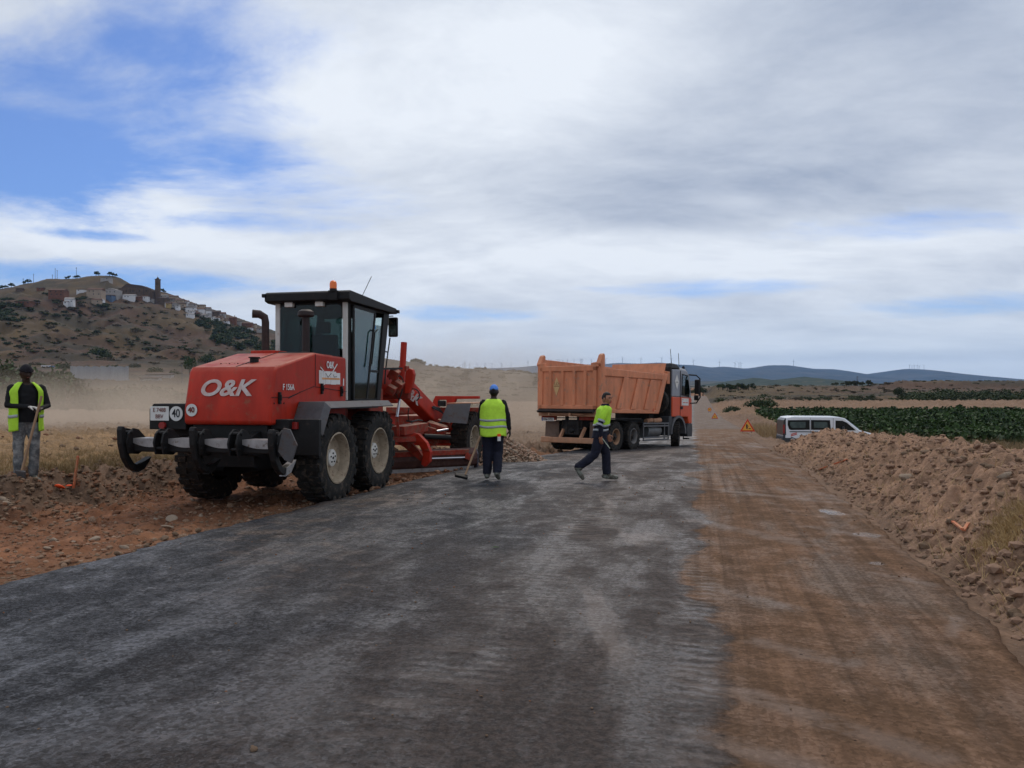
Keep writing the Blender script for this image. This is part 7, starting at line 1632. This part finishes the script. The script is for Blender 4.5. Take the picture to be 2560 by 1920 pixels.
# 2: worker striding to the right, face to the camera
sk = dict(pelvis=(0, 0, .90), chest=(0, .06, 1.22), neck=(-.01, .10, 1.43), head=(.0, .135, 1.56), sl=(-.17, .09, 1.36), sr=(.18, .06, 1.36), el=(-.20, .12, 1.09), er=(.235, -.05, 1.11), wl=(-.19, .20, .87), wr=(.23, -.045, .86),
          hl=(-.085, .0, .88), hr=(.085, -.01, .88), kl=(-.08, .14, .49), kr=(.085, -.13, .50), al=(-.07, .15, .09), ar=(.09, -.46, .235), tl=(-.07, .35, .035), tr=(.10, -.36, .045))
hand_dirs[('person s', 'r')] = (-.6, .8, 0); hand_dirs[('person s', 'l')] = (1, 0, 0)
L2 = 'person striding right in a yellow and navy work jacket, black hair uncovered'
R2, J2, Rm2, _b2 = build_person(L2, (1.62, 14.5, 0.0), -R_(82), sk, skin_l, navy, navy, shoe, head_yaw=-R_(52), head_pitch=-.08, scale=.955)
caps(R2, J2, Rm2, 'hair')
v2_, r2_ = vest(R2, J2, hiviz, [(1.035, 1.075)], 1.07, 1.42, rx=.205, ry=.150, name='yellow_jacket_yoke')
MB_ = MB()
v3_, r3_ = vest(R2, J2, navy, [(.945, .985)], .80, 1.075, rx=.192, ry=.140, name='navy_jacket_hem')
MB().lathe([(.075, 0), (.085, .03), (.070, .065), (.06, .06), (.07, .0)], (-.005, .105, 1.40), 'z', 20).build('collar', navy, R2, smooth=True)
for s in 'lr':
    a_, b_ = J2['s' + s], J2['e' + s]
    m2 = MB(); limb(m2, [a_, a_.lerp(b_, .5), a_.lerp(b_, .80)], [.084, .075, .068]); m2.build('yellow_sleeve', hiviz, R2, smooth=True)
    for f0, f1 in ((.80, .93), (1.10, 1.23)):
        c0_, c1_ = a_ + (b_ - a_) * f0, a_ + (b_ - a_) * f1
        MB().cyl(c0_, c1_, .072, .070, 16).build('sleeve_stripe', reflec, R2, smooth=True)
w2 = J2['wr']; wn = thing('marker_rod', 'thin pale marker rod held low in the right hand of the striding worker', 'rod')
mw = Matrix.Translation((1.62, 14.5, 0)) @ Matrix.Rotation(-R_(82), 4, 'Z') @ Matrix.Scale(.955, 4)
MB().cyl(mw @ (w2 + Vector((.0, .03, -.05))), mw @ (w2 + Vector((.03, .17, -.24))), .008, n=6).build('rod', M('pale_green_rod', (.45, .5, .40), .5), wn)

# 3: worker on the left leaning on a shovel handle
sk = dict(pelvis=(0, 0, .98), chest=(0, .0, 1.31), neck=(.01, .03, 1.53), head=(.02, .075, 1.67), sl=(-.195, .0, 1.45), sr=(.19, .0, 1.45), el=(-.27, .06, 1.17), er=(.25, .02, 1.18), wl=(-.135, .27, 1.14), wr=(.02, .25, 1.16),
          hl=(-.09, 0, .95), hr=(.09, 0, .95), kl=(-.10, .03, .51), kr=(.11, .02, .51), al=(-.09, .0, .09), ar=(.11, .03, .09), tl=(-.14, .17, .035), tr=(.14, .19, .035))
hand_dirs[('person l', 'l')] = (.2, .3, -1); hand_dirs[('person l', 'r')] = (-.3, .4, -1)
L3 = 'person leaning on a tool handle, dark knit hat, open yellow vest, washed jeans'
p3 = place(66, 1197); z3 = groundz(p3[0], p3[1])
RZ3 = math.pi + R_(44)
R3, J3, Rm3, _b3 = build_person(L3, (p3[0], p3[1], z3 - .01), RZ3, sk, skin_d, blackc, jeans, shoe, hand_l='grip', hand_r='grip', glove_r=True, head_yaw=R_(8), head_pitch=-.15, legw=.80)
caps(R3, J3, Rm3, 'hat')
vest(R3, J3, hiviz, [(1.0, 1.045)], .80, 1.53, open_front=True, rx=.214, ry=.160)
sv = thing('shovel', 'long handled shovel with a worn wooden handle held by the worker at the left', 'shovel')
mw = Matrix.Translation((p3[0], p3[1], z3)) @ Matrix.Rotation(RZ3, 4, 'Z')
ta, tb_ = mw @ Vector((-.02, .36, 1.36)), mw @ Vector((.20, .30, .06))
ta2 = Vector(at(104, 990, ta.y)); tb2 = Vector(at(54, 1180, tb_.y))
MB().cyl(tb2, ta2, .019, .017, n=10).build('handle', wood, sv)
MB().box(tuple(tb2 + Vector((-.02, 0, -.07))), (.15, .05, .2), (.2, .15, 0)).build('blade', greyfend, sv, bevel=.015)

# ------------------------------------------------------------------ dust and haze
def dust(name, c, size, dens, rotz, label, nsc=.35, colr=(.80, .68, .56)):
    m = bpy.data.materials.new(name); m.use_nodes = True; t = NT(m.node_tree); t.n.remove(t.n['Principled BSDF'])
    vp = t.new('ShaderNodeVolumePrincipled', Color=(*colr, 1)); vp.inputs['Anisotropy'].default_value = .1
    co = t.n.new('ShaderNodeTexCoord').outputs['Object']; pos = t.n.new('ShaderNodeNewGeometry').outputs['Position']
    ln = t.vmath('LENGTH', t.mapping(co, scale=(1, 1, 1)))
    n_ = t.noise(pos, nsc, 5, .6)
    f = t.rng(t.math('ADD', ln, t.math('MULTIPLY', t.math('SUBTRACT', n_, .5), 1.1)), 1.0, .15)
    t.put(vp.inputs['Density'], t.math('MULTIPLY', f, t.math('MULTIPLY', t.rng(n_, .32, .68), dens)))
    t.l.new(vp.outputs[0], t.n['Material Output'].inputs['Volume'])
    o = MB().box((0, 0, 0), (2, 2, 2)).build(name, m); o.location = c; o.scale = size; o.rotation_euler = (0, 0, rotz)
    return tag(o, label, None, None, 'stuff')
dust('dust_cloud', (-17.5, 36, .6), (10, 14, 2.7), .19, 0, 'pale dust drifting over the field behind the left worker')
dust('dust_haze', (-2.5, 46, 1.6), (13, 15, 4.6), .095, -R_(14), 'thin brown dust hanging between the grader and the truck')
hm = bpy.data.materials.new('haze_air'); hm.use_nodes = True; t = NT(hm.node_tree); t.n.remove(t.n['Principled BSDF'])
vp = t.new('ShaderNodeVolumePrincipled', Color=(.36, .60, 1.0, 1), Density=3.7e-5, Anisotropy=0.0)
t.l.new(vp.outputs[0], t.n['Material Output'].inputs['Volume'])
hb_ = MB().bx(-15000, 15000, -14500, 15000, -8, 640).build('haze', hm); tag(hb_, kind='stuff')
